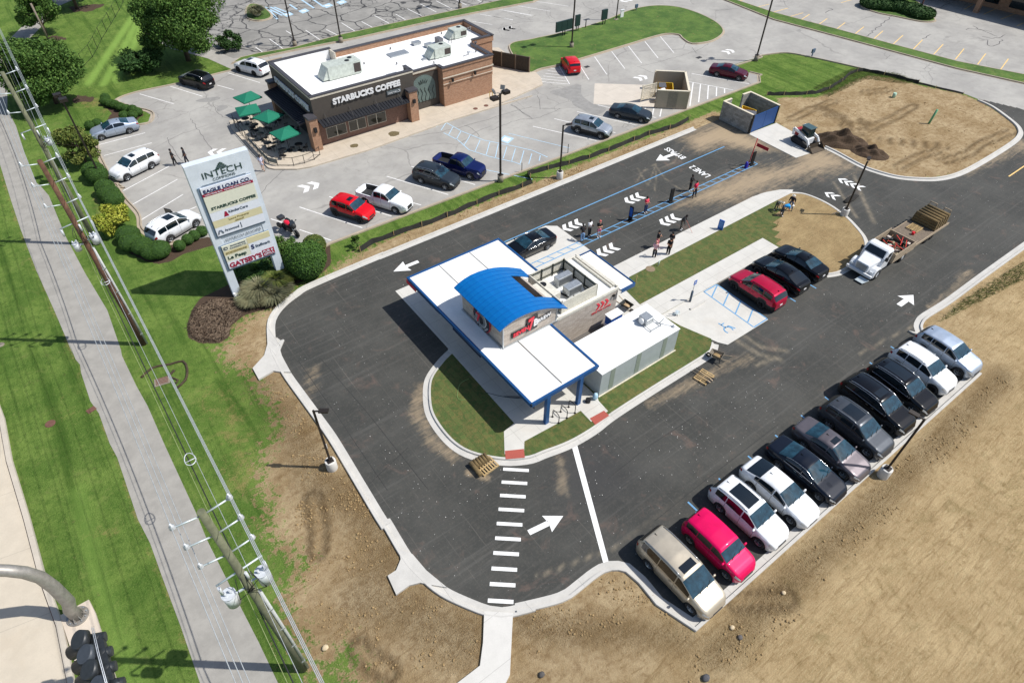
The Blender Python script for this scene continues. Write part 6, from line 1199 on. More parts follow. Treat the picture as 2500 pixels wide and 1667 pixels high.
# ================================================================ POLES, LAMPS, WIRES
WOOD = M('pole_wood_brown', srgb(92, 66, 50), .95, var=.35, sc=3); WOODG = M('pole_wood_green', srgb(104, 106, 84), .95, var=.2, sc=3); INS = M('insulator', srgb(206, 210, 214), .35, .2); ARM = M('pole_arm', srgb(196, 206, 208), .45, .3); PVC = M('riser_pipe', srgb(176, 178, 176), .5)
def upole(label, x, y, mat, drums, riser=True, h=14.85):
    P_ = empty('utility_pole', label, 'utility pole', (x, y, 0), 0, 'utility poles along the shared path')
    MB().tube([(x, y, -.1), (x, y, 5), (x, y, h)], [.2, .18, .13], 14).build('pole', mat, P_)
    for z in (h-.2, h-1.5, h-2.9):
        for s_ in (1, -1):
            a = MB().tube([(x+s_*.1, y, z), (x+s_*.86, y, z+.12)], .035, 6).build('arm', ARM, P_)
            i_ = MB().lathe([(0, 0), (.05, 0), (.11, .05), (.06, .1), (.1, .15), (.05, .2), (.03, .3), (0, .3)], 10, 'z', (x+s_*.92, y, z+.08)).build('insulator', INS, None); i_.parent = a; i_.location = (-x, -y, 0)
    m = MB(); m.tube([(x-.9, y, 10.5), (x, y, 10.62), (x+.9, y, 10.75)], .04, 6); a = m.build('crossarm', ARM, P_)
    for s_ in (-.85, 0.15, .85): MB().tube([(x+s_, y-.12, 10.5), (x+s_, y-.16, 10.05)], .06, 8).build('fuse', INS, P_)
    for (s_, z, r_, l) in drums:
        d = MB().cyl(x+s_, y-.05, z, z+l, r_, n=18).build('transformer', M('transformer_grey', srgb(196, 200, 202), .4, .2), P_)
        k = MB(); k.cyl(x+s_-.1, y-.05, z+l, z+l+.22, .05, n=8).cyl(x+s_+.1, y-.05, z+l, z+l+.22, .05, n=8).cyl(x+s_, y-.05, z+l, z+l+.03, r_*1.05, n=18); k = k.build('bushing', INS, None); k.parent = d; k.location = (-x, -y, 0)
        MB().beam((x, y, z+l*.6), (x+s_, y, z+l*.6), .07).build('bracket', ARM, P_)
    k = MB()
    for j in range(5):
        a0 = random.uniform(-.4, .4); k.tube([(x+a0, y-.1, 10.4), (x+a0*1.8, y-.3, 9.9-.2*j), (x+.15*(1 if j % 2 else -1), y-.2, 9.3)], .016, 5)
    k.build('jumper_wire', DARK, P_)
    if riser: MB().tube([(x+.22, y-.08, 0), (x+.24, y-.08, 4), (x+.22, y-.06, 8.7)], .07, 10).build('riser_pipe', PVC, P_); m = MB(); [m.box(x-.02, x+.3, y-.16, y+.0, z, z+.06) for z in (1, 3, 5, 7)]; build_each(m, 'pipe_strap', STEEL, P_)
    return P_
upole('brown weathered utility pole with switch gear, middle of the three', -1.86, 42.33, WOOD, [(.55, 8.9, .22, .6), (-.55, 8.8, .2, .5)])
upole('green-grey utility pole partly hidden behind the brown one, top left', -1.82, 57.4, WOODG, [(.5, 9.2, .2, .5)], False)
upole('pale lichen-covered utility pole with two grey transformers, bottom', -1.59, 14.47, WOODG, [(.62, 9.1, .26, .75), (-.72, 8.9, .26, .75)])
WR = M('bare_conductor', srgb(200, 204, 204), .4, .5); WRB = M('black_cable', (.02, .02, .02), .6)
PY = [(-1.59, -22), (-1.59, 14.47), (-1.86, 42.33), (-1.82, 57.4), (-1.8, 96)]
def wire(label, dx, z, r, mat, sag=.45, dz=0):
    pts = []
    for (xa, ya), (xb, yb) in zip(PY, PY[1:]):
        L = yb-ya; s_ = sag*(L/28)**2
        for i in range(12): u = i/12; pts.append((xa+(xb-xa)*u+dx, ya+L*u, z-4*s_*u*(1-u)))
    pts.append((PY[-1][0]+dx, PY[-1][1], z)); o = MB().tube(pts, r, 5).build('power_line', mat, loc=(PY[1][0]+dx, PY[1][1], z)); tag(o, label, 'wire', 'overhead lines')
for i, (dx, z) in enumerate([(.92, 15.0), (.92, 13.7), (.92, 12.3), (-.92, 15.0), (-.92, 13.7), (-.92, 12.3)]): wire(['top', 'middle', 'lowest'][i % 3]+' bare conductor on the '+('lot' if i < 3 else 'path')+' side of the utility poles', dx, z, .014, WR)
wire('black communications cable low on the utility poles', -.22, 6.5, .028, WRB, .5); wire('thin greenish messenger wire beside the black cable', -.4, 6.6, .012, M('messenger_wire', srgb(150, 160, 110), .5), .5); wire('neutral wire just above the black cable on the poles', .2, 9.0, .012, WR, .5)
for nm, (a, b, t_) in (('cable storage loop hanging midway between brown and bottom poles', (1560, 1085, '02')), ('cable storage loop hanging near the brown pole', (865, 970, '01'))):
    x, y = W1(t_, a, b, 6.3); m = MB(); m.tube([(x+.26*math.sin(k/14*2*PI), y+.32*math.cos(k/14*2*PI)*(1 if math.cos(k/14*2*PI) < 0 else 1.6), 6.3) for k in range(15)], .025, 6); m.tube([(x-.26, y, 6.3), (x+.26, y, 6.3)], .02); tag(m.build('cable_loop', INS, loc=(x, y, 6.3)), nm, 'cable loop', 'cable storage loops')
CB = concrete('lamp_base_concrete', srgb(224, 221, 214), None, .05); CBO = concrete('old_base_concrete', srgb(150, 140, 124), None, .1); BRZ = M('bronze_pole', srgb(52, 46, 42), .5, .4)
def lampnew(label, x, y, dx, dy, gb=.34, h=5.6):
    L_ = empty('street_lamp', label, 'lamp post', (x, y, 0), 0, 'new black lamp posts'); MB().cyl(x, y, -.1, .78, gb, gb*.97, 20).build('concrete_base', CB, L_, bevel=.03); MB().box(x-.2, x+.2, y-.2, y+.2, .78, .82).box(x-.06, x+.06, y-.06, y+.06, .82, h).build('pole', BRZ, L_)
    d = Vector((dx, dy)).normalized(); p = Vector((x, y)); m = MB(); m.beam((*(p+d*.05), h-.05), (*(p+d*.35), h-.02), .07).beam((*(p+d*.3), h), (*(p+d*.85), h+.03), .3, .09); m.build('lamp_head', BRZ, L_)
lampnew('black lamp post on white round base at the left kerb', 4.62, 24.3, 1, -.8); lampnew('black lamp post on white base between silt fence and drive lane', 37.8, 42.35, .9, -.3); lampnew('black lamp post on white base at the bare soil island', 55.1, 21.7, 1, .4); lampnew('tall black lamp post in the field beside the long row', 31.7, 3.75, -.2, 1)
def lampold(label, t_, a, b, h, heads, fl=False, xy=None):
    x, y = xy or W1(t_, a, b); L_ = empty('lot_lamp', label, 'lamp post', (x, y, 0), 0, 'old lot lamp posts'); MB().cyl(x, y, -.1, .75, .3, .28, 16).build('concrete_base', CBO, L_); MB().box(x-.22, x+.22, y-.22, y+.22, .75, .8).box(x-.075, x+.075, y-.075, y+.075, .8, h).build('pole', BRZ, L_)
    for dx, dy in heads: m = MB(); m.beam((x+dx*.08, y+dy*.08, h-.12), (x+dx*.5, y+dy*.5, h-.12), .07).box(x+dx*.8-.32, x+dx*.8+.32, y+dy*.8-.28, y+dy*.8+.28, h-.3, h-.02); m.build('lamp_head', BRZ, L_)
    if fl:
        for dx, dy in ((-.55, .1), (.5, .35)): m = MB(); m.beam((x, y, h), (x+dx*.6, y+dy*.6, h+.1), .05).beam((x+dx, y+dy, h+.1), (x+dx*1.25, y+dy*1.25, h+.45), .4, .16); m.build('floodlight', M('flood_grey', srgb(120, 120, 120), .5), L_)
lampold('tall bronze lamp post with four heads beside the blue pickup', 0, 0, 0, 8.9, [(1, .3), (-1, -.3)], True, (32.63, 45.3)); lampold('bronze lamp post between the clipped hedges, left lot edge', 0, 0, 0, 8.6, [(-.2, 1), (.1, -.6)], False, (.95, 67.9))
lampold('dark lamp post left of the roof corner on the back verge', '10', 405, 380, 8, [(1, 0), (-1, 0)]); lampold('dark lamp post behind the coffee house roof on the back verge', '10', 782, 350, 8, [(1, 0), (-1, 0)]); lampold('lamp post at the top edge above the back verge', '10', 1755, 70, 8, [(1, 0), (-1, 0)])
lampold('dark lamp post on the grass island behind the fence', '20', 655, 395, 8.5, [(1, 0), (-1, 0)]); lampold('leaning-looking lamp post at the right verge corner', '20', 2165, 500, 9, [(1, 0), (-1, 0)])
x, y = W1('20', 1020, 168); L_ = empty('lot_lamp', 'slim lamp post by the drive-through menu boards', 'lamp post', (x, y, 0), 0, 'old lot lamp posts'); MB().box(x-.3, x+.3, y-.3, y+.3, 0, .18).build('concrete_base', CBO, L_); MB().box(x-.06, x+.06, y-.06, y+.06, .18, 6).build('pole', BRZ, L_); MB().box(x-.5, x+.5, y-.2, y+.2, 6, 6.15).build('lamp_head', BRZ, L_)
tag(MB().tube([(3.4, 111, 0), (3.4, 111, 4.9)], .12, 10).build('wooden_post', M('grey_wood', srgb(128, 118, 104), .95), loc=(3.4, 111, 0)), 'grey wooden post in front of the top left tree', 'post')
x, y = W1('30', 1495, 85); tag(MB().box(x-.08, x+.08, y-.08, y+.08, 0, 6).build('lot_pole', M('red_brown_pole', srgb(96, 60, 56), .6), loc=(x, y, 0)), 'red-brown pole beside the far planter island', 'pole')
# ---------------- mast-arm pole and signal head, bottom left
GS_ = M('galvanised_mast', srgb(150, 146, 140), .5, .45, .14, 4); x, y = W1('03', 640, 1020, .12); A_ = empty('mast_arm_pole', 'thick curved steel mast-arm pole bolted to a pale pad, bottom left', 'mast pole', (x, y, .12))
MB().cyl(x, y, .12, .19, .52, n=32).build('base_flange', GS_, A_); bl = MB()
for k in range(10): a = R(36*k); bl.cyl(x+.43*math.cos(a), y+.43*math.sin(a), .19, .27, .035, n=6)
build_each(bl, 'anchor_bolt', STEEL, A_); gs = MB()
for k in range(8): a = R(45*k+20); gs.add([(x+.27*math.cos(a), y+.27*math.sin(a), .19), (x+.5*math.cos(a), y+.5*math.sin(a), .19), (x+.27*math.cos(a), y+.27*math.sin(a), .55), (x+.27*math.cos(a)+.03, y+.27*math.sin(a), .19), (x+.5*math.cos(a)+.03, y+.5*math.sin(a), .19), (x+.27*math.cos(a)+.03, y+.27*math.sin(a), .55)], [(0, 1, 2), (5, 4, 3), (0, 2, 5, 3), (1, 4, 5, 2)])
build_each(gs, 'gusset', GS_, A_)
mp = [(x, y, .19), (x, y, 1.6)]; tgt = []
for (a, b, z) in ((440, 780, 3.2), (330, 700, 4.2), (200, 660, 5.0), (60, 645, 5.5), (-120, 640, 5.9), (-500, 640, 6.4)): tgt.append((*W1('03', a, b, z), z))
MB().tube([mp[0], (x, y, 1.0)]+[(*W1('03', 560, 900, 1.9), 1.9)]+tgt, [.3, .3, .3, .29, .285, .28, .27, .26, .24], 20).build('mast', GS_, A_)
S_ = empty('traffic_signal', 'black traffic signal head with long visors hanging over the pale pad', 'traffic signal', (*W1('03', 720, 1350, 6.5), 6.5)); SB = M('signal_black', (.022, .026, .03), .45, var=.2); VG = M('visor_grey', srgb(62, 68, 76), .5)
V3 = [(640, 1210), (690, 1330), (720, 1455), (790, 1590), (830, 1700)]
dx_, dy_ = Vector(W1('03', 870, 1300, 6.5))-Vector(W1('03', 720, 1360, 6.5)); dd_ = Vector((dx_, dy_)).normalized()
for i, (a, b) in enumerate(V3):
    c = Vector(W1('03', a+60, b, 6.6)); q = Vector(W1('03', a-60, b+60, 6.1)); MB().tube([(*(c+dd_*.1), 6.55), (*c, 6.6), (*c.lerp(Vector(W1('03', a-10, b, 6.9)), .9), 6.9)], [.3, .36, .36], 22).build('visor', VG if i % 2 else SB, S_)
    MB().tube([(*(c+dd_*.25), 6.0), (*(c-dd_*.1), 6.3), (*(c-dd_*.75), 6.0)], [.28, .3, .3], 18).build('visor', SB, S_)
    MB().tube([(*(c+dd_*.1), 6.3), (*(c+dd_*.62), 6.25)], [.3, .2], 16).build('section_housing', SB, S_)
c0, c1_ = Vector(W1('03', 775, 1190, 6.4)), Vector(W1('03', 880, 1620, 6.4)); MB().beam((*(c0+dd_*.05), 6.35), (*(c1_+dd_*.05), 6.35), .5, .3).build('signal_body', SB, S_)
m = MB(); [m.tube([(*(Vector(W1('03', 750+o, 1110, 7))), 7), (*(Vector(W1('03', 800+o, 1330, 7.05))), 7.05), (*(Vector(W1('03', 900+o, 1700, 7.3))), 7.3)], .014, 5) for o in (0, 14)]; build_each(m, 'hanger_cable', INS, S_)
# ---------------- tall pylon sign
PG = empty('pylon_sign', 'tall white double-post pylon sign listing shop names', 'sign', (7.55, 44.1, 0)); WS = M('sign_cladding', srgb(206, 214, 222), .5, var=.05, sc=1.5)
ux = Vector((1, -.012)).normalized(); un = Vector((ux.y, -ux.x))      # along the face / towards the viewer
o0 = Vector((5.32, 43.55)); Wt = 4.36; th = .6
def PP(u, n=0.): q = o0+ux*u+un*n; return (q.x, q.y)
def slab(mb, u0, u1, n0, n1, z0, z1): return mb.prism([PP(u0, n0), PP(u1, n0), PP(u1, n1), PP(u0, n1)], z0, z1)
Hs = 11.4; slab(MB(), 0, .62, -th, 0, 0, 9.8).build('post', WS, PG); slab(MB(), Wt-.64, Wt, -th, 0, 0, 9.8).build('post', WS, PG); slab(MB(), .62, Wt-.64, -th+.05, -.05, 2.7, 9.8).build('panel_box', WS, PG); slab(MB(), 0, Wt, -th, 0, 9.8, Hs).build('header', WS, PG)
def TX(s, u, z, wd, ht, mt, n=.02, b=.02): a = PP(u, n); text('sign_letters', s, (a[0], a[1], z), (ux.x, ux.y, 0), (0, 0, 1), wd, ht, mt, PG, .015, b)
GN = M('sign_green_ink', srgb(34, 62, 50), .5); NVI = M('sign_navy_ink', srgb(24, 34, 84), .5); RDI = M('sign_crimson', srgb(150, 24, 56), .5); BGE = M('sign_beige', srgb(206, 198, 160), .5, var=.03); CRM = M('sign_cream', srgb(214, 214, 196), .5, var=.03); INK = M('sign_ink', srgb(60, 74, 92), .5); GLD = M('sign_gold', srgb(150, 136, 84), .5); WHF = M('sign_panel_white', srgb(218, 222, 230), .5, var=.03)
TX('INTECH', .92, 10.22, 2.7, .46, GN, b=-.005); TX('COMMONS', 1.5, 9.93, 1.55, .2, GN, b=-.01)
m = MB()
for k in range(4):
    z = 10.72+k*.11; w_ = .46-k*.1; q = [PP(2.3-w_, .03), PP(2.3, .03), PP(2.3+w_, .03)]; m.beam((*q[0], z-.06), (*q[1], z+.05), .03, .045).beam((*q[1], z+.05), (*q[2], z-.06), .03, .045)
m.build('sign_emblem', GN, PG)
Fz = M('panel_frame', srgb(112, 132, 152), .5, .2)
slab(MB(), .3, 4.02, .001, .05, 5.56, 9.7).build('panel_frame', Fz, PG); slab(MB(), .24, 4.03, .001, .05, 2.56, 4.84).build('panel_frame', Fz, PG)
nn = .14
def panel(u0, u1, z0, z1, mt): slab(MB(), u0, u1, .051, .13, z0, z1).build('tenant_panel', mt, PG)
a0, a1 = .47, 4.03
for z0, z1, mt in ((9.22, 9.68, WHF), (9.0, 9.21, RDI), (7.68, 8.99, CRM), (7.0, 7.67, WHF), (6.42, 6.99, BGE), (5.72, 6.41, WHF)): panel(a0, a1, z0, z1, mt)
TX('EAGLE LOAN CO.', .6, 9.25, 3.3, .27, NVI, nn, .03); TX('Loans Made Easy.  Payments Made Affordable.', .62, 9.05, 3.25, .11, WHF, nn, .01); TX('STARBUCKS COFFEE', .7, 7.88, 3.2, .22, GN, nn, .03); TX('KinderCare', 1.75, 7.3, 1.4, .2, INK, nn, .01); TX('Laura Property', 1.6, 6.72, 1.5, .17, GLD, nn, .01); TX('GROUP', 2.0, 6.52, .65, .12, GLD, nn, 0); TX('Arcwood', 1.05, 5.95, 1.05, .2, INK, nn, .01)
m = MB(); m.add([(*PP(1.35, nn), 7.1), (*PP(1.72, nn), 7.1), (*PP(1.6, nn), 7.5), (*PP(1.48, nn), 7.5)], [(0, 1, 2, 3)]); m.build('sign_emblem', RDI, PG); m = MB(); m.tube([(*PP(.58, nn), 5.88), (*PP(.68, nn), 6.15), (*PP(.82, nn), 6.15), (*PP(.94, nn), 5.9)], .045, 5); m.beam((*PP(2.28, nn), 5.85), (*PP(2.28, nn), 6.3), .03, .04); build_each(m, 'sign_emblem', INK, PG)
TX('INTECH SHOPS', .87, 5.1, 2.7, .16, INK, .02, -.005)
for u0, u1, z0, z1, mt in ((.42, 2.28, 4.34, 4.8, CRM), (.42, 2.28, 3.96, 4.33, BGE), (.42, 2.28, 3.38, 3.95, CRM), (2.29, 4.03, 4.3, 4.8, BGE), (2.29, 4.03, 3.38, 4.29, WHF), (.42, 4.03, 2.74, 3.37, WHF)): panel(u0, u1, z0, z1, mt)
TX('Innovations', 1.05, 4.6, 1.1, .13, INK, nn, .0); TX('Consultants, P.C.', .95, 4.4, 1.25, .13, INK, nn, .0); TX('iD', .5, 4.45, .32, .25, INK, nn, .01); TX('SPORTENVIRONS', .55, 4.06, 1.6, .16, GLD, nn); TX('Le Peep', .58, 3.47, 1.4, .38, GN, nn, .03); TX('Staffmark', 2.75, 3.8, 1.15, .24, INK, nn, .01); TX('S', 2.42, 3.75, .24, .4, NVI, nn, .03); TX("GATSBY'S", .5, 2.8, 2.5, .46, RDI, nn, .04); slab(MB(), 3.08, 4.02, .131, .145, 2.78, 3.34).build('tenant_panel', RDI, PG); TX('PUB &', 3.16, 3.1, .78, .17, WHF, .15, .01); TX('GRILL', 3.16, 2.86, .8, .17, WHF, .15, .01)
m = MB(); m.box(5.3, 5.6, 43.1, 43.3, .0, .45); m.ell((5.35, 43.25, .55), (.12, .12, .12)); m.tube([(5.5, 43.2, .3), (5.7, 43.1, .5)], .03); tag(m.build('sign_floodlight', WPNT, loc=(5.4, 43.2, 0)), 'small white ground floodlight at the foot of the pylon sign', 'light')
# ================================================================ TRUCK AND TRAILER (heading -X)
TR = empty('flatbed_truck', 'white bonneted work truck with tan stake bed full of tools and debris', 'truck', (51.2, 15.85, 0)); ty0, ty1 = 14.7, 17.0; tyc = 15.85
m = MB(); m.smooth = False
def hull(mb, secs):   # sections: x, half width, z bottom, z top, top half width
    vs = []; 
    for x, w_, z0, z1, wt in secs: vs += [(x, tyc-w_, z0), (x, tyc-w_, z1-.12), (x, tyc-wt, z1), (x, tyc+wt, z1), (x, tyc+w_, z1-.12), (x, tyc+w_, z0)]
    n = len(secs); fs = [tuple(range(6)), tuple(range((n-1)*6, n*6))[::-1]]
    for i in range(n-1):
        for j in range(6): fs.append((i*6+j, (i+1)*6+j, (i+1)*6+(j+1) % 6, i*6+(j+1) % 6))
    mb.add(vs, fs)
hull(m, [(48.0, .55, .7, 1.4, .5), (48.3, .62, .6, 1.48, .55), (49.3, .82, .6, 1.72, .72)]); m.build('bonnet', PW, TR, bevel=.04)
m = MB(); hull(m, [(49.25, .98, .6, 1.76, .9), (49.62, .98, .6, 2.3, .82), (49.75, .98, .6, 2.38, .82), (50.35, .98, .6, 2.38, .82), (50.42, .96, .6, 2.3, .8)]); m.build('cab', PW, TR, bevel=.04)
for s_ in (-1, 1):
    m = MB(); pts = [(48.75+.62*math.cos(a), .55+.62*math.sin(a)) for a in np.linspace(R(200), R(-20), 12)]
    y0, y1 = tyc+s_*.6, tyc+s_*1.12; y0, y1 = min(y0, y1), max(y0, y1); n = len(pts)
    m.add([(a, y0, b) for a, b in pts]+[(a, y1, b) for a, b in pts], [tuple(range(n)), tuple(range(n, 2*n))[::-1]]+[(i, i+n, (i+1) % n+n, (i+1) % n) for i in range(n)]); m.build('wing', PW, TR, bevel=.06)
    MB().box(48.08, 48.24, y0+.12, y1-.1, .8, .95).build('headlight', HL, TR)
    for xw in (48.9, 52.9): m = MB(); m.lathe([(.2, -.14), (.45, -.15), (.5, -.1), (.5, .1), (.45, .15), (.2, .14)], 22, 'y', (xw, tyc+s_*(1.0 if xw < 50 else .95), .5)); wq = m.build('wheel', TYRE, TR); rq = MB().lathe([(0, s_*.1), (.14, s_*.12), (.26, s_*.1), (.27, s_*.15)], 14, 'y', (xw, tyc+s_*(1.0 if xw < 50 else .95), .5)).build('hub', WPNT, None); rq.parent = wq; rq.location = tuple(-c for c in TR.location)
    MB().box(49.7, 50.2, tyc+s_*.985-.01, tyc+s_*.985+.01, 1.65, 2.15).build('side_window', CG, TR); MB().box(49.35, 49.45, tyc+s_*1.1-.1, tyc+s_*1.1+.1, 1.6, 1.95).build('mirror', CBLK, TR)
m = MB(); m.add([(49.24, tyc-.82, 1.76), (49.24, tyc+.82, 1.76), (49.58, tyc+.74, 2.27), (49.58, tyc-.74, 2.27)], [(0, 1, 2, 3)]); m.build('windscreen', CG, TR); MB().box(47.96, 48.0, tyc-.45, tyc+.45, .75, 1.32).build('grille', STEEL, TR, bevel=.02); MB().box(47.82, 48.0, tyc-1.12, tyc+1.12, .48, .72).build('bumper', WPNT, TR, bevel=.03)
MB().add([(47.85, tyc-1.1, .3), (47.3, tyc-.9, .12), (47.3, tyc-.2, .12), (47.85, tyc-.3, .3), (47.85, tyc-1.1, .34), (47.3, tyc-.9, .16), (47.3, tyc-.2, .16), (47.85, tyc-.3, .34)], [(0, 1, 2, 3), (7, 6, 5, 4), (0, 4, 5, 1), (1, 5, 6, 2), (2, 6, 7, 3)]).build('step_plate', ARM, TR)
TW = M('weathered_plank', srgb(158, 142, 120), .9, var=.2, sc=5); MB().box(50.5, 54.0, tyc-1.1, tyc+1.1, .85, .98).build('bed_floor', M('bed_floor', srgb(70, 60, 52), .9), TR); MB().box(48.2, 55.3, tyc-.4, tyc+.4, .5, .72).build('chassis', CBLK, TR)
for nm, b_ in (('bed_side', (50.6, 54.0, tyc-1.2, tyc-1.14)), ('bed_side', (50.6, 54.0, tyc+1.14, tyc+1.2))): MB().box(*b_, .9, 1.75).build(nm, TW, TR)
MB().box(53.96, 54.04, tyc-1.14, tyc+1.14, .9, 1.6).build('tailboard', TW, TR); MB().box(50.52, 50.6, tyc-1.14, tyc+1.14, .9, 1.9).build('headboard', TW, TR)
dcol = [srgb(200, 60, 50), srgb(190, 180, 170), srgb(60, 80, 60), srgb(120, 90, 60), srgb(40, 40, 44), srgb(150, 140, 110)]
LD = empty('tool_load', 'jumble of tools, cans and debris heaped in the stake bed', 'load', (52.3, tyc, .98))
for k in range(46):
    mt = M('debris_%d' % (k % 6), dcol[k % 6], .8); x, y, z = random.uniform(50.9, 53.7), random.uniform(tyc-.95, tyc+.95), random.uniform(1.02, 1.35); m = MB(); a = random.uniform(0, PI)
    if k % 3 == 0: m.beam((x-.5*math.cos(a), y-.4*math.sin(a), z), (x+.5*math.cos(a), y+.4*math.sin(a), z+.25), .05)
    elif k % 3 == 1: m.box(x-.15, x+.15, y-.12, y+.12, z-.1, z+.14, a)
    else: m.ell((x, y, z), (.2, .15, .14), 8, 5, .2)
    m.build('debris', mt, LD)
TL = empty('flatbed_trailer', 'long flatbed trailer behind the white truck', 'trailer', (57.6, 16.1, 0)); MB().box(54.2, 60.6, 14.95, 17.25, .66, .78).build('deck', M('trailer_deck', srgb(112, 100, 86), .9, var=.2), TL); MB().box(54.2, 60.6, 14.88, 14.95, .6, .84).build('side_rail', TW, TL); MB().box(54.2, 60.6, 17.25, 17.32, .6, .84).build('side_rail', TW, TL); MB().box(53.6, 54.2, 16.0, 16.2, .55, .7).build('drawbar', CBLK, TL)
for s_ in (15.05, 17.15):
    for xw in (57.2, 58.1): MB().lathe([(.15, -.1), (.36, -.1), (.36, .1), (.15, .1)], 18, 'y', (xw, s_, .36)).build('wheel', TYRE, TL)
for ya, yb in ((15.3, 15.9), (16.6, 17.2)): MB().beam((60.7, ya, .8), (60.9, ya, 1.75), .06).beam((60.7, yb, .8), (60.9, yb, 1.75), .06).beam((60.9, ya, 1.75), (60.9, yb, 1.75), .06).beam((60.8, ya, 1.3), (60.8, yb, 1.3), .05).build('loading_ramp', TW, TL)
SDR = M('sod_roll', srgb(112, 94, 62), .95, var=.25, sc=4); SDG = M('sod_roll_edge', srgb(92, 104, 50), .95, var=.2)
for i in range(5):
    m = MB(); x = 58.1+i*.47
    for j, z in enumerate((.92, 1.18, 1.44, 1.66)): m.tube([(x+.2, 15.0+.02*j, z), (x+.2, 17.2-.03*j, z)], .14, 10)
    tag(m.build('sod_rolls', SDR, loc=(x+.2, 16.1, .78)), ['row of rolled turf nearest the truck on the trailer', 'second row of rolled turf from the truck', 'middle row of rolled turf on the trailer', 'fourth row of rolled turf from the truck', 'row of rolled turf at the trailer tail'][i], 'turf rolls', 'turf rolls on the trailer')
def pallet(label, x, y, rz, z=.012, mat=None, nm='pallet', grp='wooden pallets', slats=7):
    P_ = empty(nm, label, 'pallet', (x, y, z), rz, grp); m = MB()
    for k in range(slats): m.box(-.6+k*1.12/(slats-1), -.6+k*1.12/(slats-1)+.09, -.5, .5, .11, .13)
    m.build('deck_board', mat, P_, world=False); m = MB(); [m.box(-.6, .61, yy-.04, yy+.04, 0, .11) for yy in (-.46, 0, .46)]; build_each(m, 'bearer', mat, P_, world=False); return P_
PWD = M('pallet_wood', srgb(176, 150, 106), .9, var=.15, sc=5); pallet('pale pallet lying on the trailer deck before the turf', 57.2, 16.3, 0, .79, PWD); pallet('empty pallet with long-handled tools at the right kerb', 28.95, 15.75, R(10), .012, PWD)
for k in range(5): m = MB(); a = R(100+k*9); m.tube([(28.7+k*.13, 15.3, .2), (28.4+k*.15, 16.6, .3)], .018, 5); m.box(28.62+k*.13, 28.78+k*.13, 15.1, 15.32, .16, .2); tag(m.build('hand_tool', TW if k % 2 else DARK, loc=(28.7+k*.13, 15.8, .15)), 'one of the shovels and rakes lying across the kerbside pallet', 'tool', 'hand tools on the pallet')
P1 = pallet('pallet half covered with turf rolls at the island kerb', 12.35, 18.75, R(5), .012, PWD)
for k in range(5): m = MB(); m.tube([(11.85+k*.2, 18.85, .3), (11.85+k*.2, 19.45, .32)], .1, 10); tag(m.build('sod_roll', SDR, loc=(11.95+k*.2, 19.1, .15)), 'turf roll lying on the pallet at the island kerb', 'turf roll', 'turf rolls on the kerb pallet')
tag(MB().tube([(11.62, 18.3, .25), (11.62, 19.4, .3)], .15, 10).build('sod_roll', SDR, loc=(11.62, 18.9, .15)), 'thick turf roll at the left edge of the kerb pallet', 'turf roll')
tag(MB().ell((58.2, 22.9, .1), (1.2, .35, .12), 12, 5, .1).build('soil_tray', M('dark_soil', (.02, .018, .015), .95), loc=(58.2, 22.9, 0), bevel=0), 'long low black attachment lying on the asphalt by the lamp post', 'attachment')
tag(MB().cyl(56.2, 15.9, .78, 1.05, .13, n=12).build('fuel_can', M('can_red', srgb(206, 30, 40), .4), loc=(56.2, 15.9, .78)), 'red fuel can on the trailer deck', 'can')
# ---------------- skid steer
SK = empty('skid_steer', 'white and red tracked skid steer with black cab and bucket down', 'loader', (63.9, 32.2, .02), R(-97))
def sk(nm, mb, mt, **k): return mb.build(nm, mt, SK, world=False, **k)
for s_ in (-1, 1):
    m = MB(); pts = [(-1.15, .12), (-1.35, .4), (-1.1, .75), (.3, .62), (.85, .42), (.95, .2), (.8, .04), (-.95, .04)]; n = len(pts); y0, y1 = sorted((s_*.5, s_*.88)); m.add([(a, y0, b) for a, b in pts]+[(a, y1, b) for a, b in pts], [tuple(range(n)), tuple(range(n, 2*n))[::-1]]+[(i, i+n, (i+1) % n+n, (i+1) % n) for i in range(n)]); sk('track', m, TYRE, bevel=.03)
    m = MB(); y_ = s_*.78; m.beam((-1.3, y_, 1.5), (-.6, y_, 1.35), .14, .25).beam((-.6, y_, 1.35), (.75, y_, .95), .14, .22).beam((.75, y_, .95), (1.15, y_, .35), .14, .2).beam((-1.3, y_, 1.5), (-1.2, y_, .8), .14, .25); sk('lift_arm', m, WPNT)
sk('body', MB().box(-1.3, .6, -.49, .49, .3, .95), WPNT, bevel=.04); sk('engine_cover', MB().box(-1.45, -.75, -.5, .5, .7, 1.35), M('loader_red', srgb(150, 30, 36), .5), bevel=.05); sk('cab', MB().box(-.65, .45, -.45, .45, .95, 1.95), M('cab_glass', srgb(16, 40, 42), .15, spec=.8), bevel=.06); sk('cab_roof', MB().box(-.72, .52, -.5, .5, 1.95, 2.03), M('cab_roof', srgb(60, 84, 88), .4), bevel=.03)
m = MB(); m.add([(1.15, -.95, .1), (1.15, .95, .1), (1.95, .95, .05), (1.95, -.95, .05), (1.2, -.95, .65), (1.2, .95, .65)], [(0, 1, 2, 3), (0, 4, 5, 1), (0, 3, 4), (1, 5, 2)]); m.add([(1.13, -.97, .08), (1.13, .97, .08), (1.97, .97, .03), (1.97, -.97, .03), (1.18, -.97, .68), (1.18, .97, .68)], [(3, 2, 1, 0), (1, 5, 4, 0), (4, 3, 0), (2, 5, 1)]); sk('bucket', m, M('bucket_steel', srgb(88, 78, 66), .7, .3))
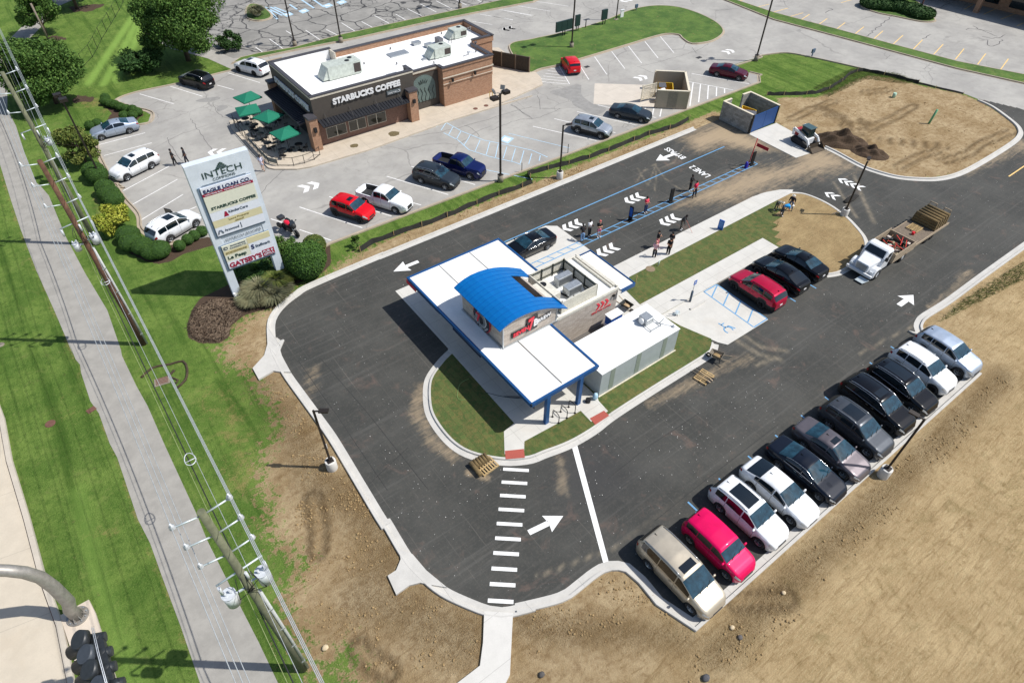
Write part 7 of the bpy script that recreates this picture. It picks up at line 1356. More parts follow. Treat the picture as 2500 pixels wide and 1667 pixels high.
# ---------------- motorcycle
MO = empty('motorcycle', 'red and black touring motorcycle with panniers and top box', 'motorcycle', (12.4, 49.1, .012), R(-76)); MO.scale = (1.15, 1.25, 1.12)
def mo(nm, mb, mt, **k): return mb.build(nm, mt, MO, world=False, **k)
for xw in (-.72, .78): m = MB(); m.lathe([(.24, -.05), (.31, -.06), (.33, 0), (.31, .06), (.24, .05), (.24, -.05)], 20, 'y', (xw, 0, .33)); mo('wheel', m, TYRE); mo('rim', MB().lathe([(0, .03), (.24, .03), (.24, -.03), (0, -.03)], 12, 'y', (xw, 0, .33)), BALLOY)
mo('engine', MB().box(-.28, .3, -.17, .17, .25, .65), M('engine_black', (.03, .03, .03), .4, .4), bevel=.05); m = MB(); m.ell((-.12, 0, .93), (.48, .2, .16), 12, 8); mo('fuel_tank', m, M('moto_red', srgb(226, 30, 60), .3)); m = MB(); m.ell((.42, 0, .98), (.3, .2, .12), 12, 6); mo('seat', m, CBLK); m = MB(); m.ell((.6, 0, .95), (.22, .2, .24), 10, 7); mo('front_fairing', m, CBLK)
for s_ in (-1, 1): mo('pannier', MB().box(-.95, -.5, s_*.36-.11, s_*.36+.11, .5, .82), DARK, bevel=.04); mo('fork', MB().tube([(.5, s_*.1, .95), (.8, s_*.1, .33)], .03), CHR); m = MB(); m.tube([(.4, 0, 1.05), (.35, s_*.35, 1.08)], .018); m.ell((.38, s_*.4, 1.18), (.03, .08, .05), 8, 5); mo('handlebar', m, DARK)
mo('top_box', MB().box(-1.15, -.7, -.24, .24, .95, 1.22), M('top_box', srgb(60, 62, 66), .4, .3), bevel=.06); mo('windshield', MB().add([(.62, -.2, 1.1), (.62, .2, 1.1), (.42, .14, 1.42), (.42, -.14, 1.42)], [(0, 1, 2, 3)]), CG)
# ================================================================ PATIO
UMB = M('umbrella_green', srgb(10, 112, 86), .8, var=.06)
UG = empty('patio_umbrella', 'green patio umbrella at the far end of the terrace, outside the rail corner', 'umbrella', (18.0, 73.4, .14), R(12), 'green patio umbrellas'); m = MB(); n = 4; c = (0, 0, 2.45); e_ = [(1.15*math.sqrt(2)*math.cos(R(45+90*k)), 1.15*math.sqrt(2)*math.sin(R(45+90*k)), 2.0) for k in range(4)]
m.add([c]+e_+[(0, 0, 2.43)]+[(a, b, z-.02) for a, b, z in e_]+[(a, b, z-.12) for a, b, z in e_], [(0, 1+k, 1+(k+1) % 4) for k in range(4)]+[(5, 6+(k+1) % 4, 6+k) for k in range(4)]+[(1+k, 10+k, 10+(k+1) % 4, 1+(k+1) % 4) for k in range(4)]); m.build('canopy', UMB, UG, world=False); MB().tube([(0, 0, .1), (0, 0, 2.5)], .03, 8).build('pole', DARK, UG, world=False); MB().cyl(0, 0, 0, .1, .3).build('base', DARK, UG, world=False)
for i, (a, b, rz) in enumerate([(16.9, 70.3, -8), (18.1, 67.6, 24), (18.1, 63.0, 8)]): dup(UG, (a, b, .14), R(rz), ['green patio umbrella by the rounded rail corner', 'green patio umbrella in the middle of the terrace', 'green patio umbrella nearest the brick corner pillar'][i])
TB = empty('patio_table', 'black round table at the far left rail corner of the terrace', 'table', (16.6, 71.3, .14), 0, 'patio tables'); MB().cyl(0, 0, .7, .73, .42, n=20).build('table_top', DARK, TB, world=False); MB().cyl(0, 0, 0, .7, .03, n=8).cyl(0, 0, 0, .03, .25, n=12).build('pedestal', DARK, TB, world=False)
CHq = empty('patio_chair', 'black metal chair at the far left rail corner table', 'chair', (15.9, 71.4, .14), 0, 'patio chairs'); MB().box(-.22, .22, -.22, .22, .42, .45).build('seat', DARK, CHq, world=False); m = MB()
for k in range(6): m.box(-.22, -.2, -.2+k*.075, -.18+k*.075, .45, .88)
m.box(-.23, -.19, -.23, .23, .86, .9); m.build('backrest', DARK, CHq, world=False)
for sx_ in (-.2, .2):
    for sy_ in (-.2, .2): MB().box(sx_-.015, sx_+.015, sy_-.015, sy_+.015, 0, .42).build('leg', DARK, CHq, world=False)
tabs = [(16.9, 69.3), (16.6, 66.9), (18.3, 68.9), (16.5, 64.6), (18.2, 65.2), (17.2, 62.3), (19.0, 62.4), (19.9, 70.2), (19.8, 66.4)]; tl_ = ['under the rounded-corner umbrella', 'beside the middle of the outer rail', 'under the middle umbrella', 'halfway along the outer rail', 'just behind the nearest umbrella', 'at the near rail corner', 'nearest the brick pillar', 'deep under the awning, far end', 'deep under the awning, middle']
for i, (a, b) in enumerate(tabs): dup(TB, (a, b, .14), 0, 'black round table '+tl_[i])
k = 0
for i, (a, b) in enumerate([(16.6, 71.3)]+tabs):
    for j in range(2 if i else 1):
        an = i*1.3+j*2.6; dup(CHq, (a+.68*math.cos(an), b+.68*math.sin(an), .14), an+PI, 'black chair %s table %s' % (['beside', 'opposite side,'][j], (['at the far left rail corner']+tl_)[i]))
rp = [(15.6, 72.6), (15.35, 71.2), (15.3, 67.9), (15.3, 64.6), (15.35, 61.7), (15.9, 60.7), (17.2, 59.75), (18.3, 59.6), (19.4, 59.7), (20.3, 60.3)]
RL = empty('patio_railing', 'black metal railing round the coffee house terrace', 'railing', (15.4, 65, .14)); m = MB()
for a, b in zip(rp, rp[1:]):
    for z in (.25, 1.05): m.beam((*a, z), (*b, z), .035)
m.build('rail', DARK, RL); m = MB(); pp = []
for a, b in zip(rp, rp[1:]):
    L = math.dist(a, b); nseg = max(1, round(L/1.1))
    for k in range(nseg): pp.append((a[0]+(b[0]-a[0])*k/nseg, a[1]+(b[1]-a[1])*k/nseg))
for a, b in pp+[rp[-1]]: m.box(a-.025, a+.025, b-.025, b+.025, .14, 1.1)
build_each(m, 'rail_post', DARK, RL)
GLP = M('screen_glass', srgb(90, 100, 100), .1); m = MB()
for a, b in zip(rp[2:5], rp[3:6]): m.beam((*a, .62), (*b, .62), .012, .5)
build_each(m, 'glass_panel', GLP, RL)
# ================================================================ FENCES, SIGNS, SMALL THINGS
BF = empty('board_fence', 'dark brown board fence at the east end of the coffee house', 'fence', (48, 69, 0)); fa, fb_ = W1('10', 2320, 600), (47.2, 71.3); m = MB(); L = math.dist(fa, fb_)
for k in range(int(L/.16)+1): u = k*.16/L; x, y = fa[0]+(fb_[0]-fa[0])*u, fa[1]+(fb_[1]-fa[1])*u; m.box(x-.07, x+.07, y-.07, y+.07, .05, 2.0)
m.build('board', M('fence_brown', srgb(74, 66, 58), .9, var=.2), BF); m = MB()
for u in (0, .25, .5, .75, 1): x, y = fa[0]+(fb_[0]-fa[0])*u-.05, fa[1]+(fb_[1]-fa[1])*u-.12; m.box(x-.06, x+.06, y-.06, y+.06, .05, 2.1)
build_each(m, 'fence_post', M('fence_post', srgb(120, 104, 88), .9), BF)
for i, (a, b) in enumerate(((2120, 520), (2168, 538))):
    x, y = W1('10', a, b); Bn = empty('wheeled_bin', ['left grey-green wheeled bin', 'right grey-green wheeled bin'][i]+' against the board fence', 'bin', (x, y, .14), 0, 'wheeled bins by the fence'); MB().tube([(x, y, .14), (x, y, 1.0)], [.26, .32], 12).build('bin_body', M('bin_grey', srgb(60, 72, 74), .6), Bn); MB().cyl(x, y, 1.0, 1.07, .34, n=12).build('lid', M('bin_lid', srgb(76, 90, 94), .5), Bn)
SFN = M('silt_fabric', srgb(38, 38, 34), .9, var=.25, sc=3)
def silt(label, pts, h=.55, n_st=14):
    F_ = empty('silt_fence', label, 'silt fence', (*pts[0], 0), 0, 'black silt fences'); q = smooth_path(pts, False, .8); m = MB(); vs = []
    for i, (x, y) in enumerate(q): a = Vector(q[max(i-1, 0)]); b = Vector(q[min(i+1, len(q)-1)]); d = (b-a).normalized(); s_ = .05*math.sin(i*1.7); vs += [(x-d.y*s_, y+d.x*s_, -.02), (x-d.y*(.12+s_), y+d.x*(.12+s_), h*(.85+.15*math.sin(i*2.3))), (x-d.y*(.14+s_), y+d.x*(.14+s_), h*(.85+.15*math.sin(i*2.3))), (x-d.y*(.03+s_), y+d.x*(.03+s_), -.02)]
    m.add(vs, [(i*4+j, i*4+j+1, (i+1)*4+j+1, (i+1)*4+j) for i in range(len(q)-1) for j in range(3)]); m.build('fabric', SFN, F_); m = MB()
    for k in range(n_st): x, y = q[int(k*(len(q)-1)/max(1, n_st-1))]; m.box(x-.02, x+.02, y-.02, y+.02, 0, h+.15)
    build_each(m, 'stake', PWD, F_)
silt('long silt fence between old lot verge and new drive lane', W('11', [(940, 722), (1050, 655), (1310, 560), (1600, 460), (2010, 285), (2350, 160)])+W('20', [(300, 1440), (800, 1300), (1290, 1110), (1500, 1050), (1620, 985)]), .5, 16); silt('silt fence bordering the green corner above the dirt mound', W('30', [(240, 785), (640, 770), (830, 690), (980, 592), (1200, 620), (1480, 690)]), .45, 8); silt('drooping silt fence remnant along the access road', W('30', [(1480, 690), (1700, 740), (1850, 775)]), .2, 3)
CF = empty('chain_link_fence', 'thin dark chain-link fence running up the mown lawn', 'fence', (8, 96, 0)); q = W('00', [(690, 545), (760, 470), (800, 400), (835, 325), (875, 262), (912, 200), (948, 140), (980, 85), (1010, 25), (1040, -30)]); m = MB()
for x, y in q: m.box(x-.03, x+.03, y-.03, y+.03, 0, 1.6)
build_each(m, 'fence_post', DARK, CF); m = MB()
for a, b in zip(q, q[1:]):
    for z in (.1, 1.55): m.beam((*a, z), (*b, z), .025)
m.build('top_rail', DARK, CF)
def board(label, t_, a, b, w_, h, n=1, rz=0.): 
    x, y = W1(t_, a, b); B_ = empty('menu_board', label, 'menu board', (x, y, 0), rz, 'drive-through menu boards'); MB().box(-w_/2, w_/2, -.5, .5, 0, .1).build('plinth', CBO, B_, world=False); m = MB(); [m.box(s_*w_*.2-.05, s_*w_*.2+.05, -.05, .05, .1, .8) for s_ in (-1, 1)]; build_each(m, 'leg', DARK, B_, world=False); m = MB(); [m.box(-w_*n/2+k*w_, -w_*n/2+(k+1)*w_-.03, -.12, .12, .8, .8+h) for k in range(n)]; build_each(m, 'panel', M('board_green', srgb(26, 50, 50), .45), B_, world=False, bevel=.02)
board('wide three-panel dark green menu board', '20', 590, 300, 1.0, 1.35, 3); board('dark green speaker board beside the wide menu board', '20', 700, 262, .9, 1.5); board('single dark green preview board farther along the island', '20', 918, 210, 1.1, 1.4)
x, y = W1('20', 770, 235); tag(MB().cyl(x, y, 0, 1.3, .07, n=10).build('bollard', DARK, loc=(x, y, 0)), 'thin black bollard on the menu board island edge', 'bollard')
def sandwich(label, x, y, rz, col, h=1.5, w_=.42, txt=None): B_ = empty('floor_sign', label, 'floor sign', (x, y, .012), rz, 'upright floor signs'); MB().box(-.05, .05, -w_/2, w_/2, .08, h).build('panel', col, B_, world=False, bevel=.015); MB().box(-.25, .25, -w_/2, w_/2, 0, .08).build('foot', DARK, B_, world=False); MB().box(-.056, -.05, -w_/2+.05, w_/2-.05, h*.3, h*.92).build('printed_face', txt or DARK, B_, world=False)
BSN = M('blue_sign', srgb(30, 92, 176), .5); sandwich('blue-faced black floor sign between the lanes nearest the group', 38.34, 32.85, R(8), DARK, txt=BSN); sandwich('plain black floor sign in the middle of the striped divider', 43.62, 32.8, R(80), DARK, 1.5); sandwich('black floor sign at the far end of the striped divider', 55.6, 32.75, R(80), DARK, 1.5); sandwich('blue freestanding sign at the sod edge of the upper walk', 43.82, 26.95, R(15), BSN, 1.1, .5, M('sign_face_pale', srgb(90, 140, 210), .5)); 
FG = empty('flag_pole', 'slanting red pole with a crimson streamer over the striped divider', 'flag', (54.98, 32.7, .012)); MB().tube([(54.98, 32.7, 0), (55.15, 32.75, 1.5), (55.4, 32.8, 3.0)], .045, 8).build('pole', M('flag_red', srgb(170, 14, 40), .6), FG); t1, t2 = G(1848, 353, 2.7), G(1876, 366, 2.55); MB().beam((55.4, 32.8, 2.95), (*t1, 2.7), .012).build('cord', MC['flag_red'], FG); MB().beam((*t1, 2.7), (*t2, 2.55), .03, .34).build('streamer', M('flag_crimson', srgb(150, 10, 36), .7), FG)
AD = empty('parking_sign', 'accessible parking sign on a tall post in a dark sleeve at the bay', 'sign', (34.28, 21.87, .03)); MB().cyl(34.28, 21.87, .03, 1.1, .09, n=12).build('bollard_sleeve', M('sleeve_slate', srgb(60, 76, 92), .6), AD); MB().cyl(34.28, 21.87, 1.1, 1.9, .025, n=8).build('post', STEEL, AD); MB().box(34.12, 34.44, 21.82, 21.85, 1.8, 2.2).build('sign_plate', BSN, AD); text('sign_symbol', 'P', (34.2, 21.82, 1.87), (1, 0, 0), (0, 0, 1), .14, .26, WHS, AD, .005)
for i, (a, b) in enumerate(((40.4, 21.5), (43.1, 21.5), (45.3, 21.5), (34.4, 21.2))): tag(MB().box(a-.85, a+.85, b-.08, b+.08, .012, .13).build('wheel_stop', KN, loc=(a, b, 0), bevel=.02), ['concrete wheel stop ahead of the crimson SUV', 'concrete wheel stop ahead of the black fastback', 'concrete wheel stop ahead of the last black sedan', 'concrete wheel stop across the accessible bay'][i], 'wheel stop', 'wheel stops')
def rack(i, x): m = MB(); y = 18.95; m.tube([(x, y-.32, .15), (x, y-.32, .8)]+[(x, y-.32*math.cos(a), .8+.15*math.sin(a)) for a in np.linspace(0, PI, 7)]+[(x, y+.32, .8), (x, y+.32, .15)], .028, 8); m.box(x-.07, x+.07, y-.39, y-.25, .15, .17).box(x-.07, x+.07, y+.25, y+.39, .15, .17); tag(m.build('bike_rack', DARK, loc=(x, y, .15)), ['black hoop bike rack nearest the left canopy post', 'middle black hoop bike rack under the canopy edge', 'black hoop bike rack nearest the right canopy post'][i], 'bike rack', 'hoop bike racks')
for i, x in enumerate((18.05, 18.75, 19.45)): rack(i, x)
def barrow(label, x, y, rz, col, fill):
    B_ = empty('wheelbarrow', label, 'wheelbarrow', (x, y, .02), rz, 'wheelbarrows'); t_ = [(-.45, -.36), (.5, -.28), (.5, .28), (-.45, .36)]; b_ = [(-.25, -.2), (.2, -.16), (.2, .16), (-.25, .2)]; m = MB(); vs = [(a, b, .62) for a, b in t_]+[(a, b, .3) for a, b in b_]+[(a*.93, b*.93, .62) for a, b in t_]+[(a*.93, b*.93, .33) for a, b in b_]
    m.add(vs, [(0, 1, 5, 4), (1, 2, 6, 5), (2, 3, 7, 6), (3, 0, 4, 7), (7, 6, 5, 4), (12, 13, 9, 8), (13, 14, 10, 9), (14, 15, 11, 10), (15, 12, 8, 11), (12, 15, 14, 13), (0, 8, 9, 1), (1, 9, 10, 2), (2, 10, 11, 3), (3, 11, 8, 0)]); m.build('tray', col, B_, world=False); m = MB(); m.lathe([(.1, -.05), (.18, -.05), (.18, .05), (.1, .05)], 14, 'y', (.55, 0, .18)); m.build('wheel', TYRE, B_, world=False)
    for s_ in (-1, 1): MB().beam((.55, s_*.08, .18), (-1.0, s_*.32, .62), .045).build('handle', TW, B_, world=False); MB().beam((-.3, s_*.22, .35), (-.4, s_*.24, 0), .035).build('leg', DARK, B_, world=False)
    MB().ell((0, 0, .38), (.3, .24, .1), 10, 5, .1).build('load', fill, B_, world=False)
barrow('wheelbarrow with tan dusty tray parked at the sod corner kerb', 31.0, 16.45, R(110), M('barrow_tan', srgb(112, 104, 90), .7), DC); barrow('black wheelbarrow behind the kiosk service door', 29.5, 24.2, R(-80), M('barrow_black', srgb(40, 42, 40), .7), M('mortar_tan', srgb(176, 150, 116), .9))
def flat(name, label, t_, a, b, w_, d_, rz, mat, z=.012, cat='cover', grp=None, rnd=False): x, y = W1(t_, a, b); m = MB().cyl(x, y, z-.02, z+.015, w_/2, n=20) if rnd else MB().box(x-w_/2, x+w_/2, y-d_/2, y+d_/2, z-.02, z+.015, rz); tag(m.build(name, mat, loc=(x, y, z)), label, cat, grp)
IR = M('rusty_iron', srgb(112, 78, 66), .8, .2, .2); IRD = M('dark_iron', srgb(60, 60, 62), .7, .4)
flat('manhole_cover', 'rusty round manhole cover in the left lawn', '02', 412, 785, .62, 0, 0, IR, 0, rnd=True); flat('drain_grate', 'rusty rectangular grate at the path edge', '02', 748, 672, .55, .4, .3, IR, 0, 'drain'); flat('drain_grate', 'storm grate in the old lot by the red hatchback', '20', 782, 550, .7, .5, 0, IRD, .01, 'drain'); flat('drain_grate', 'storm grate near the right grass corner', '20', 1700, 474, .8, .5, 0, IRD, .01, 'drain')
flat('manhole_cover', 'first brown cover in the apron by the hoop rail', '10', 1883, 902, .55, 0, 0, IR, .15, rnd=True, grp='apron covers'); flat('manhole_cover', 'second brown cover in the apron nearer the east wall', '10', 1970, 877, .55, 0, 0, IR, .15, rnd=True, grp='apron covers'); flat('manhole_cover', 'pale round cover in the sod strip beside the stake', '21', 1300, 872, .8, 0, 0, M('dusty_iron', srgb(132, 116, 92), .9), .14, rnd=True); flat('path_patch', 'pale round stone cap in the lawn at the far left edge', '02', 5, 140, .5, 0, 0, CBO, .0, rnd=True)
IN_ = empty('storm_inlet', 'storm inlet with rusty grate set in a pale collar, eroded soil round it', 'inlet', (*W1('02', 1330, 440), 0)); x, y = W1('02', 1330, 440); rz = R(-12); MB().box(x-.5, x+.5, y-.36, y+.36, -.1, .05, rz).build('collar', CBO, IN_); m = MB(); [m.box(x-.4, x+.4, y-.26+k*.13, y-.19+k*.13, .05, .07, rz, (x, y)) for k in range(5)]; m.build('grate', IR, IN_)
m = MB(); m.tube([(*p, .02) for p in smooth_path(W('02', [(1160, 410), (1250, 330), (1400, 300), (1500, 275), (1535, 340), (1520, 430), (1450, 495)]))], .09, 6); m.tube([(*p, .02) for p in smooth_path(W('02', [(1380, 400), (1430, 350)]))], .09, 6); m.tube([(*p, .02) for p in smooth_path(W('02', [(1390, 405), (1460, 430), (1440, 460)]))], .07, 6); tag(m.build('erosion_sock', M('muddy_sock', srgb(64, 54, 38), .95, var=.3), loc=(x, y, 0)), 'dark muddy erosion sock looped round the storm inlet', 'erosion sock')
m = MB(); x, y = 79.8, 26.8; m.tube([(x, y, 0), (x+.08, y-.05, .8), (x+.2, y-.1, 1.65)], .12, 10); tag(m.build('pipe_stub', M('pipe_green', srgb(96, 158, 116), .6), loc=(x, y, 0)), 'tall leaning green pipe standing in the dirt mound', 'pipe'); x, y = 83.0, 33.0; tag(MB().cyl(x, y, 0, .55, .2, n=12).build('pipe_stub', M('cap_mint', srgb(158, 190, 168), .6), loc=(x, y, 0)), 'short mint pipe stub in the dirt mound', 'pipe')
tag(MB().tube([(35.42, 26.5, .13), (35.5, 26.5, .7)], .05, 8).build('pipe_stub', M('white_green_pipe', srgb(206, 220, 206), .6), loc=(35.4, 26.5, .13)), 'short pale clean-out pipe at the sod strip edge', 'pipe'); 
for i, (t_, a, b, h) in enumerate((('21', 1180, 980, .75), ('31', 320, 525, .6), ('20', 248, 1410, .9), ('20', 625, 1255, .9), ('20', 318, 1480, .7), ('12', 668, 985, .3))): x, y = W1(t_, a, b); tag(MB().box(x-.025, x+.025, y-.025, y+.025, 0, h+.1).build('marker_stake', [PWD, PWD, DARK, DARK, PWD, WPNT][i], loc=(x, y, 0)), ['wooden stake by the round cover in the sod strip', 'wooden stake at the ragged end of the sod', 'thin dark post at the verge beside the tall lamp', 'thin dark post at the verge beside the black lamp', 'short wooden stake in the long verge', 'white marker stake at the left kerb'][i], 'stake', 'marker stakes')
x, y = W1('20', 1183, 95); tag(MB().box(x-.25, x+.25, y-.1, y+.1, .5, 1.0).box(x-.05, x+.05, y-.05, y+.05, 0, .5).build('utility_box', M('box_blue_grey', srgb(70, 90, 110), .5), loc=(x, y, 0)), 'small blue-grey utility box at the top of the grass island', 'utility box'); x, y = W1('30', 610, 465); tag(MB().box(x-.3, x+.3, y-.1, y+.1, .5, 1.0).box(x-.08, x+.08, y-.05, y+.05, 0, .5).build('utility_box', MC['box_blue_grey'], loc=(x, y, 0)), 'small blue sign box at the road edge of the green corner', 'utility box'); x, y = W1('20', 1066, 150); tag(MB().box(x-.3, x+.3, y-.06, y+.06, .1, 1.1).box(x-.35, x+.35, y-.12, y+.12, 1.1, 1.2).build('a_board', WHS, loc=(x, y, 0)), 'white poster stand at the tip of the menu board island', 'sign')
tag(MB().ell((21.35, 18.75, .42), (.2, .18, .3), 10, 7, .12).build('plastic_bag', M('bag_pale_blue', srgb(170, 204, 222), .5), loc=(21.35, 18.75, .14)), 'pale blue plastic bag of rubbish at the cold store corner', 'bag'); tag(MB().cyl(20.8, 18.85, .15, .42, .18, n=12).build('bucket', DARK, loc=(20.8, 18.85, .15)), 'dark bucket next to the pale blue bag', 'bucket')
hs_ = smooth_path(W('12', [(1800, 600), (1750, 600), (1735, 560), (1760, 470), (1830, 430)]), False, .1); tag(MB().tube([(*p, .16) for p in hs_], .015, 6).build('garden_hose', M('hose_green', srgb(128, 160, 96), .5), loc=(*hs_[0], .15)), 'pale green hose curled on the sod by the walkway', 'hose'); hs_ = smooth_path(W('12', [(1960, 540), (2100, 575), (2250, 590), (2350, 580)])+W('22', [(100, 575), (220, 585), (300, 560)]), False, .2); tag(MB().tube([(*p, .17) for p in hs_], .016, 6).build('garden_hose', M('hose_dark', srgb(60, 72, 80), .5), loc=(*hs_[0], .15)), 'dark hose lying across the walk under the canopy', 'hose')
x, y = W1('21', 1500, 1250); m = MB(); m.tube([(x-.4, y+.3, .2), (x, y, .3), (x+.3, y-.2, .2), (x+.5, y, .25)], .025); m.box(x+.1, x+.45, y-.05, y+.2, .15, .3, .4); tag(m.build('hand_truck', ARM, loc=(x, y, .14)), 'folded grey hand cart on the sod behind the cold store', 'cart'); x, y = W1('31', 840, 300); m = MB(); m.tube([(55.2, 22.5, .3), (56.6, 22.9, .25)], .02); m.tube([(55.5, 22.2, .4), (55.3, 21.6, .3), (55.0, 22.0, .5)], .02); tag(MB().tube([(54.2, 22.4, .15), (54.9, 21.9, .6), (54.6, 21.5, .2)], .025).build('hand_tool', ARM, loc=(54.5, 22, .12)), 'bent metal frame lying beside the soil island lamp base', 'tool')
# ================================================================ PEOPLE
def skin(name, vs, es, rs, mat, parent, sub=1, root=0):
    me = bpy.data.meshes.new(name); me.from_pydata(vs, es, []); o = bpy.data.objects.new(name, me); C.objects.link(o); o.modifiers.new('s', 'SKIN'); md = o.modifiers.new('u', 'SUBSURF'); md.levels = sub; md.render_levels = sub
    for i, r_ in enumerate(rs): sv = me.skin_vertices[0].data[i]; sv.radius = r_ if hasattr(r_, '__len__') else (r_, r_); sv.use_root = (i == root)
    m2 = bpy.data.meshes.new_from_object(o.evaluated_get(bpy.context.evaluated_depsgraph_get())); bpy.data.objects.remove(o); m2.name = name; m2.materials.clear(); m2.materials.append(mat)
    for p_ in m2.polygons: p_.use_smooth = True
    q_ = bpy.data.objects.new(name, m2); C.objects.link(q_)
    if parent is not None: q_.parent = parent
    return q_
SKN = {k: M('skin_'+k, srgb(*v), .55, var=.05) for k, v in dict(light=(206, 160, 132), tan=(170, 120, 90), dark=(96, 64, 48)).items()}
def person(label, x, y, rz, top, bottom, hair, skn='light', pose='stand', short=False, lean=0., z=.012, hgt=1., hat=None, ponytail=False, hold=None, sleeves=.5, group=None):
    """figure facing local +x"""
    st = .13 if pose == 'walk' else 0.; kb = .0; ph = .95
    J = dict(pel=(0, 0, ph), spi=(0, 0, ph+.17), che=(.01, 0, ph+.36), nec=(0, 0, ph+.51), hb=(.02, 0, ph+.58), hd=(.035, 0, ph+.67), ht=(.02, 0, ph+.76), nose=(.13, 0, ph+.655))
    for s_, n in ((1, 'l'), (-1, 'r')):
        J['sh'+n] = (0, s_*.16, ph+.46); wide = .06 if pose == 'wide' else 0
        J['el'+n], J['wr'+n] = {'phone': ((.04, s_*.22, ph+.2), (.26, s_*.06, ph+.27)), 'stand': ((-.03, s_*.23, ph+.18), (.08, s_*.24, ph-.04)), 'walk': ((-.05*s_, s_*.23, ph+.18), (.12*s_+.05, s_*.22, ph-.03)), 'broom': ((.18, s_*.18, ph+.2), (.4, s_*.08, ph+.05+.15*s_)), 'wide': ((.0, s_*.25, ph+.18), (.08, s_*.27, ph-.02)), 'reach': ((.06, s_*.18, ph+.62 if 0 else ph+.2), (.3, s_*.15, ph+.42)), 'cross': ((.05, s_*.22, ph+.2), (.2, -s_*.02, ph+.24))}[pose]
        d = (s_*st, s_*(.1+wide)); J['hp'+n] = (0, s_*.09, ph-.04); J['kn'+n] = (d[0]*.5+.03, d[1], .5); J['an'+n] = (d[0], d[1]+s_*wide, .09); J['to'+n] = (d[0]+.15, d[1]+s_*(wide+.02), .04)
    la = lean; up = ['spi', 'che', 'nec', 'hb', 'hd', 'ht', 'nose', 'shl', 'shr', 'ell', 'elr', 'wrl', 'wrr']
    def rot(p):
        a, b, c = p; c -= ph; return (a*math.cos(la)+c*math.sin(la), b, -a*math.sin(la)+c*math.cos(la)+ph)
    if la:
        for n in up: J[n] = rot(J[n])
        if la > .8:
            for s_, n in ((1, 'l'), (-1, 'r')): sx_, sy_, sz_ = J['sh'+n]; J['el'+n] = (sx_+.03, s_*.18, sz_-.28); J['wr'+n] = (sx_+.08, s_*.14, max(.12, sz_-.52))
    P_ = empty('person', label, 'person', (x, y, z), rz, group); P_.scale = (hgt*1.04,)*3
    names = ['pel', 'spi', 'che', 'nec', 'hb', 'hd', 'ht', 'nose', 'shl', 'ell', 'wrl', 'shr', 'elr', 'wrr', 'hpl', 'knl', 'anl', 'tol', 'hpr', 'knr', 'anr', 'tor']; rad = [.11, .1, .12, .05, .05, .088, .05, .012, .055, .038, .026, .055, .038, .026, .08, .05, .035, .03, .08, .05, .035, .03]; ix = {n: i for i, n in enumerate(names)}; vs = [J[n] for n in names]
    es = [(ix[a], ix[b]) for a, b in (('pel', 'spi'), ('spi', 'che'), ('che', 'nec'), ('nec', 'hb'), ('hb', 'hd'), ('hd', 'ht'), ('hd', 'nose'), ('che', 'shl'), ('shl', 'ell'), ('ell', 'wrl'), ('che', 'shr'), ('shr', 'elr'), ('elr', 'wrr'), ('pel', 'hpl'), ('hpl', 'knl'), ('knl', 'anl'), ('anl', 'tol'), ('pel', 'hpr'), ('hpr', 'knr'), ('knr', 'anr'), ('anr', 'tor'))]
    for s_, n in ((1, 'l'), (-1, 'r')):
        w_, e_ = Vector(J['wr'+n]), Vector(J['el'+n]); d = (w_-e_).normalized(); sd_ = d.cross(Vector((1, 0, 0))); sd_ = sd_.normalized() if sd_.length > .1 else Vector((0, 1, 0)); pi = len(vs); vs.append(tuple(w_+d*.06)); rad.append(.03); es.append((ix['wr'+n], pi))
        for k in range(4): f0 = w_+d*.10+sd_*(.027*(k-1.5)); vs += [tuple(f0), tuple(f0+d*(.05+.012*(1-abs(k-1.5)))+Vector((.012, 0, 0)))]; rad += [.009, .007]; es += [(pi, len(vs)-2), (len(vs)-2, len(vs)-1)]
        th_ = w_+d*.05+sd_*.045*s_; vs += [tuple(th_), tuple(th_+d*.035+sd_*.012*s_)]; rad += [.011, .009]; es += [(pi, len(vs)-2), (len(vs)-2, len(vs)-1)]
    skin('body', vs, es, rad, SKN[skn], P_)
    f = lambda a, b, t_: tuple(Vector(J[a]).lerp(Vector(J[b]), t_)); tm = M('cloth_%d_%d_%d' % top, srgb(*top), .85, var=.08); bm2 = M('cloth_%d_%d_%d' % bottom, srgb(*bottom), .85, var=.08); hm = M('hair_%d_%d_%d' % hair, srgb(*hair), .7)
    tv = [f('pel', 'spi', .0), J['spi'], J['che'], f('che', 'nec', .7)]; te = [(0, 1), (1, 2), (2, 3)]; tr = [.16, .15, .17, .075]
    for n in 'lr':
        b_ = len(tv); tv += [J['sh'+n], f('sh'+n, 'el'+n, .55), f('el'+n, 'wr'+n, .85) if sleeves > .9 else f('sh'+n, 'el'+n, .9)]; tr += [.09, .078, .05 if sleeves > .9 else .07]; te += [(2, b_), (b_, b_+1), (b_+1, b_+2)]
    skin('shirt', tv, te, tr, tm, P_)
    bv = [J['pel'], f('pel', 'spi', .2)]; be = [(0, 1)]; brd = [.155, .145]
    for n in 'lr':
        b_ = len(bv); bv += [J['hp'+n], f('hp'+n, 'kn'+n, .7) if short else J['kn'+n]]; brd += [.11, .105 if short else .085]; be += [(0, b_), (b_, b_+1)]
        if not short: bv.append(f('kn'+n, 'an'+n, .9)); brd.append(.07); be.append((b_+1, b_+2))
    skin('shorts' if short else 'trousers', bv, be, brd, bm2, P_); sm_ = M('shoe_pale' if hash(label) % 2 else 'shoe_dark', (.6, .6, .6) if hash(label) % 2 else (.03, .03, .03), .7)
    for n in 'lr': skin('shoe', [J['an'+n], f('an'+n, 'to'+n, .4), J['to'+n]], [(0, 1), (1, 2)], [.045, .05, .042], sm_, P_)
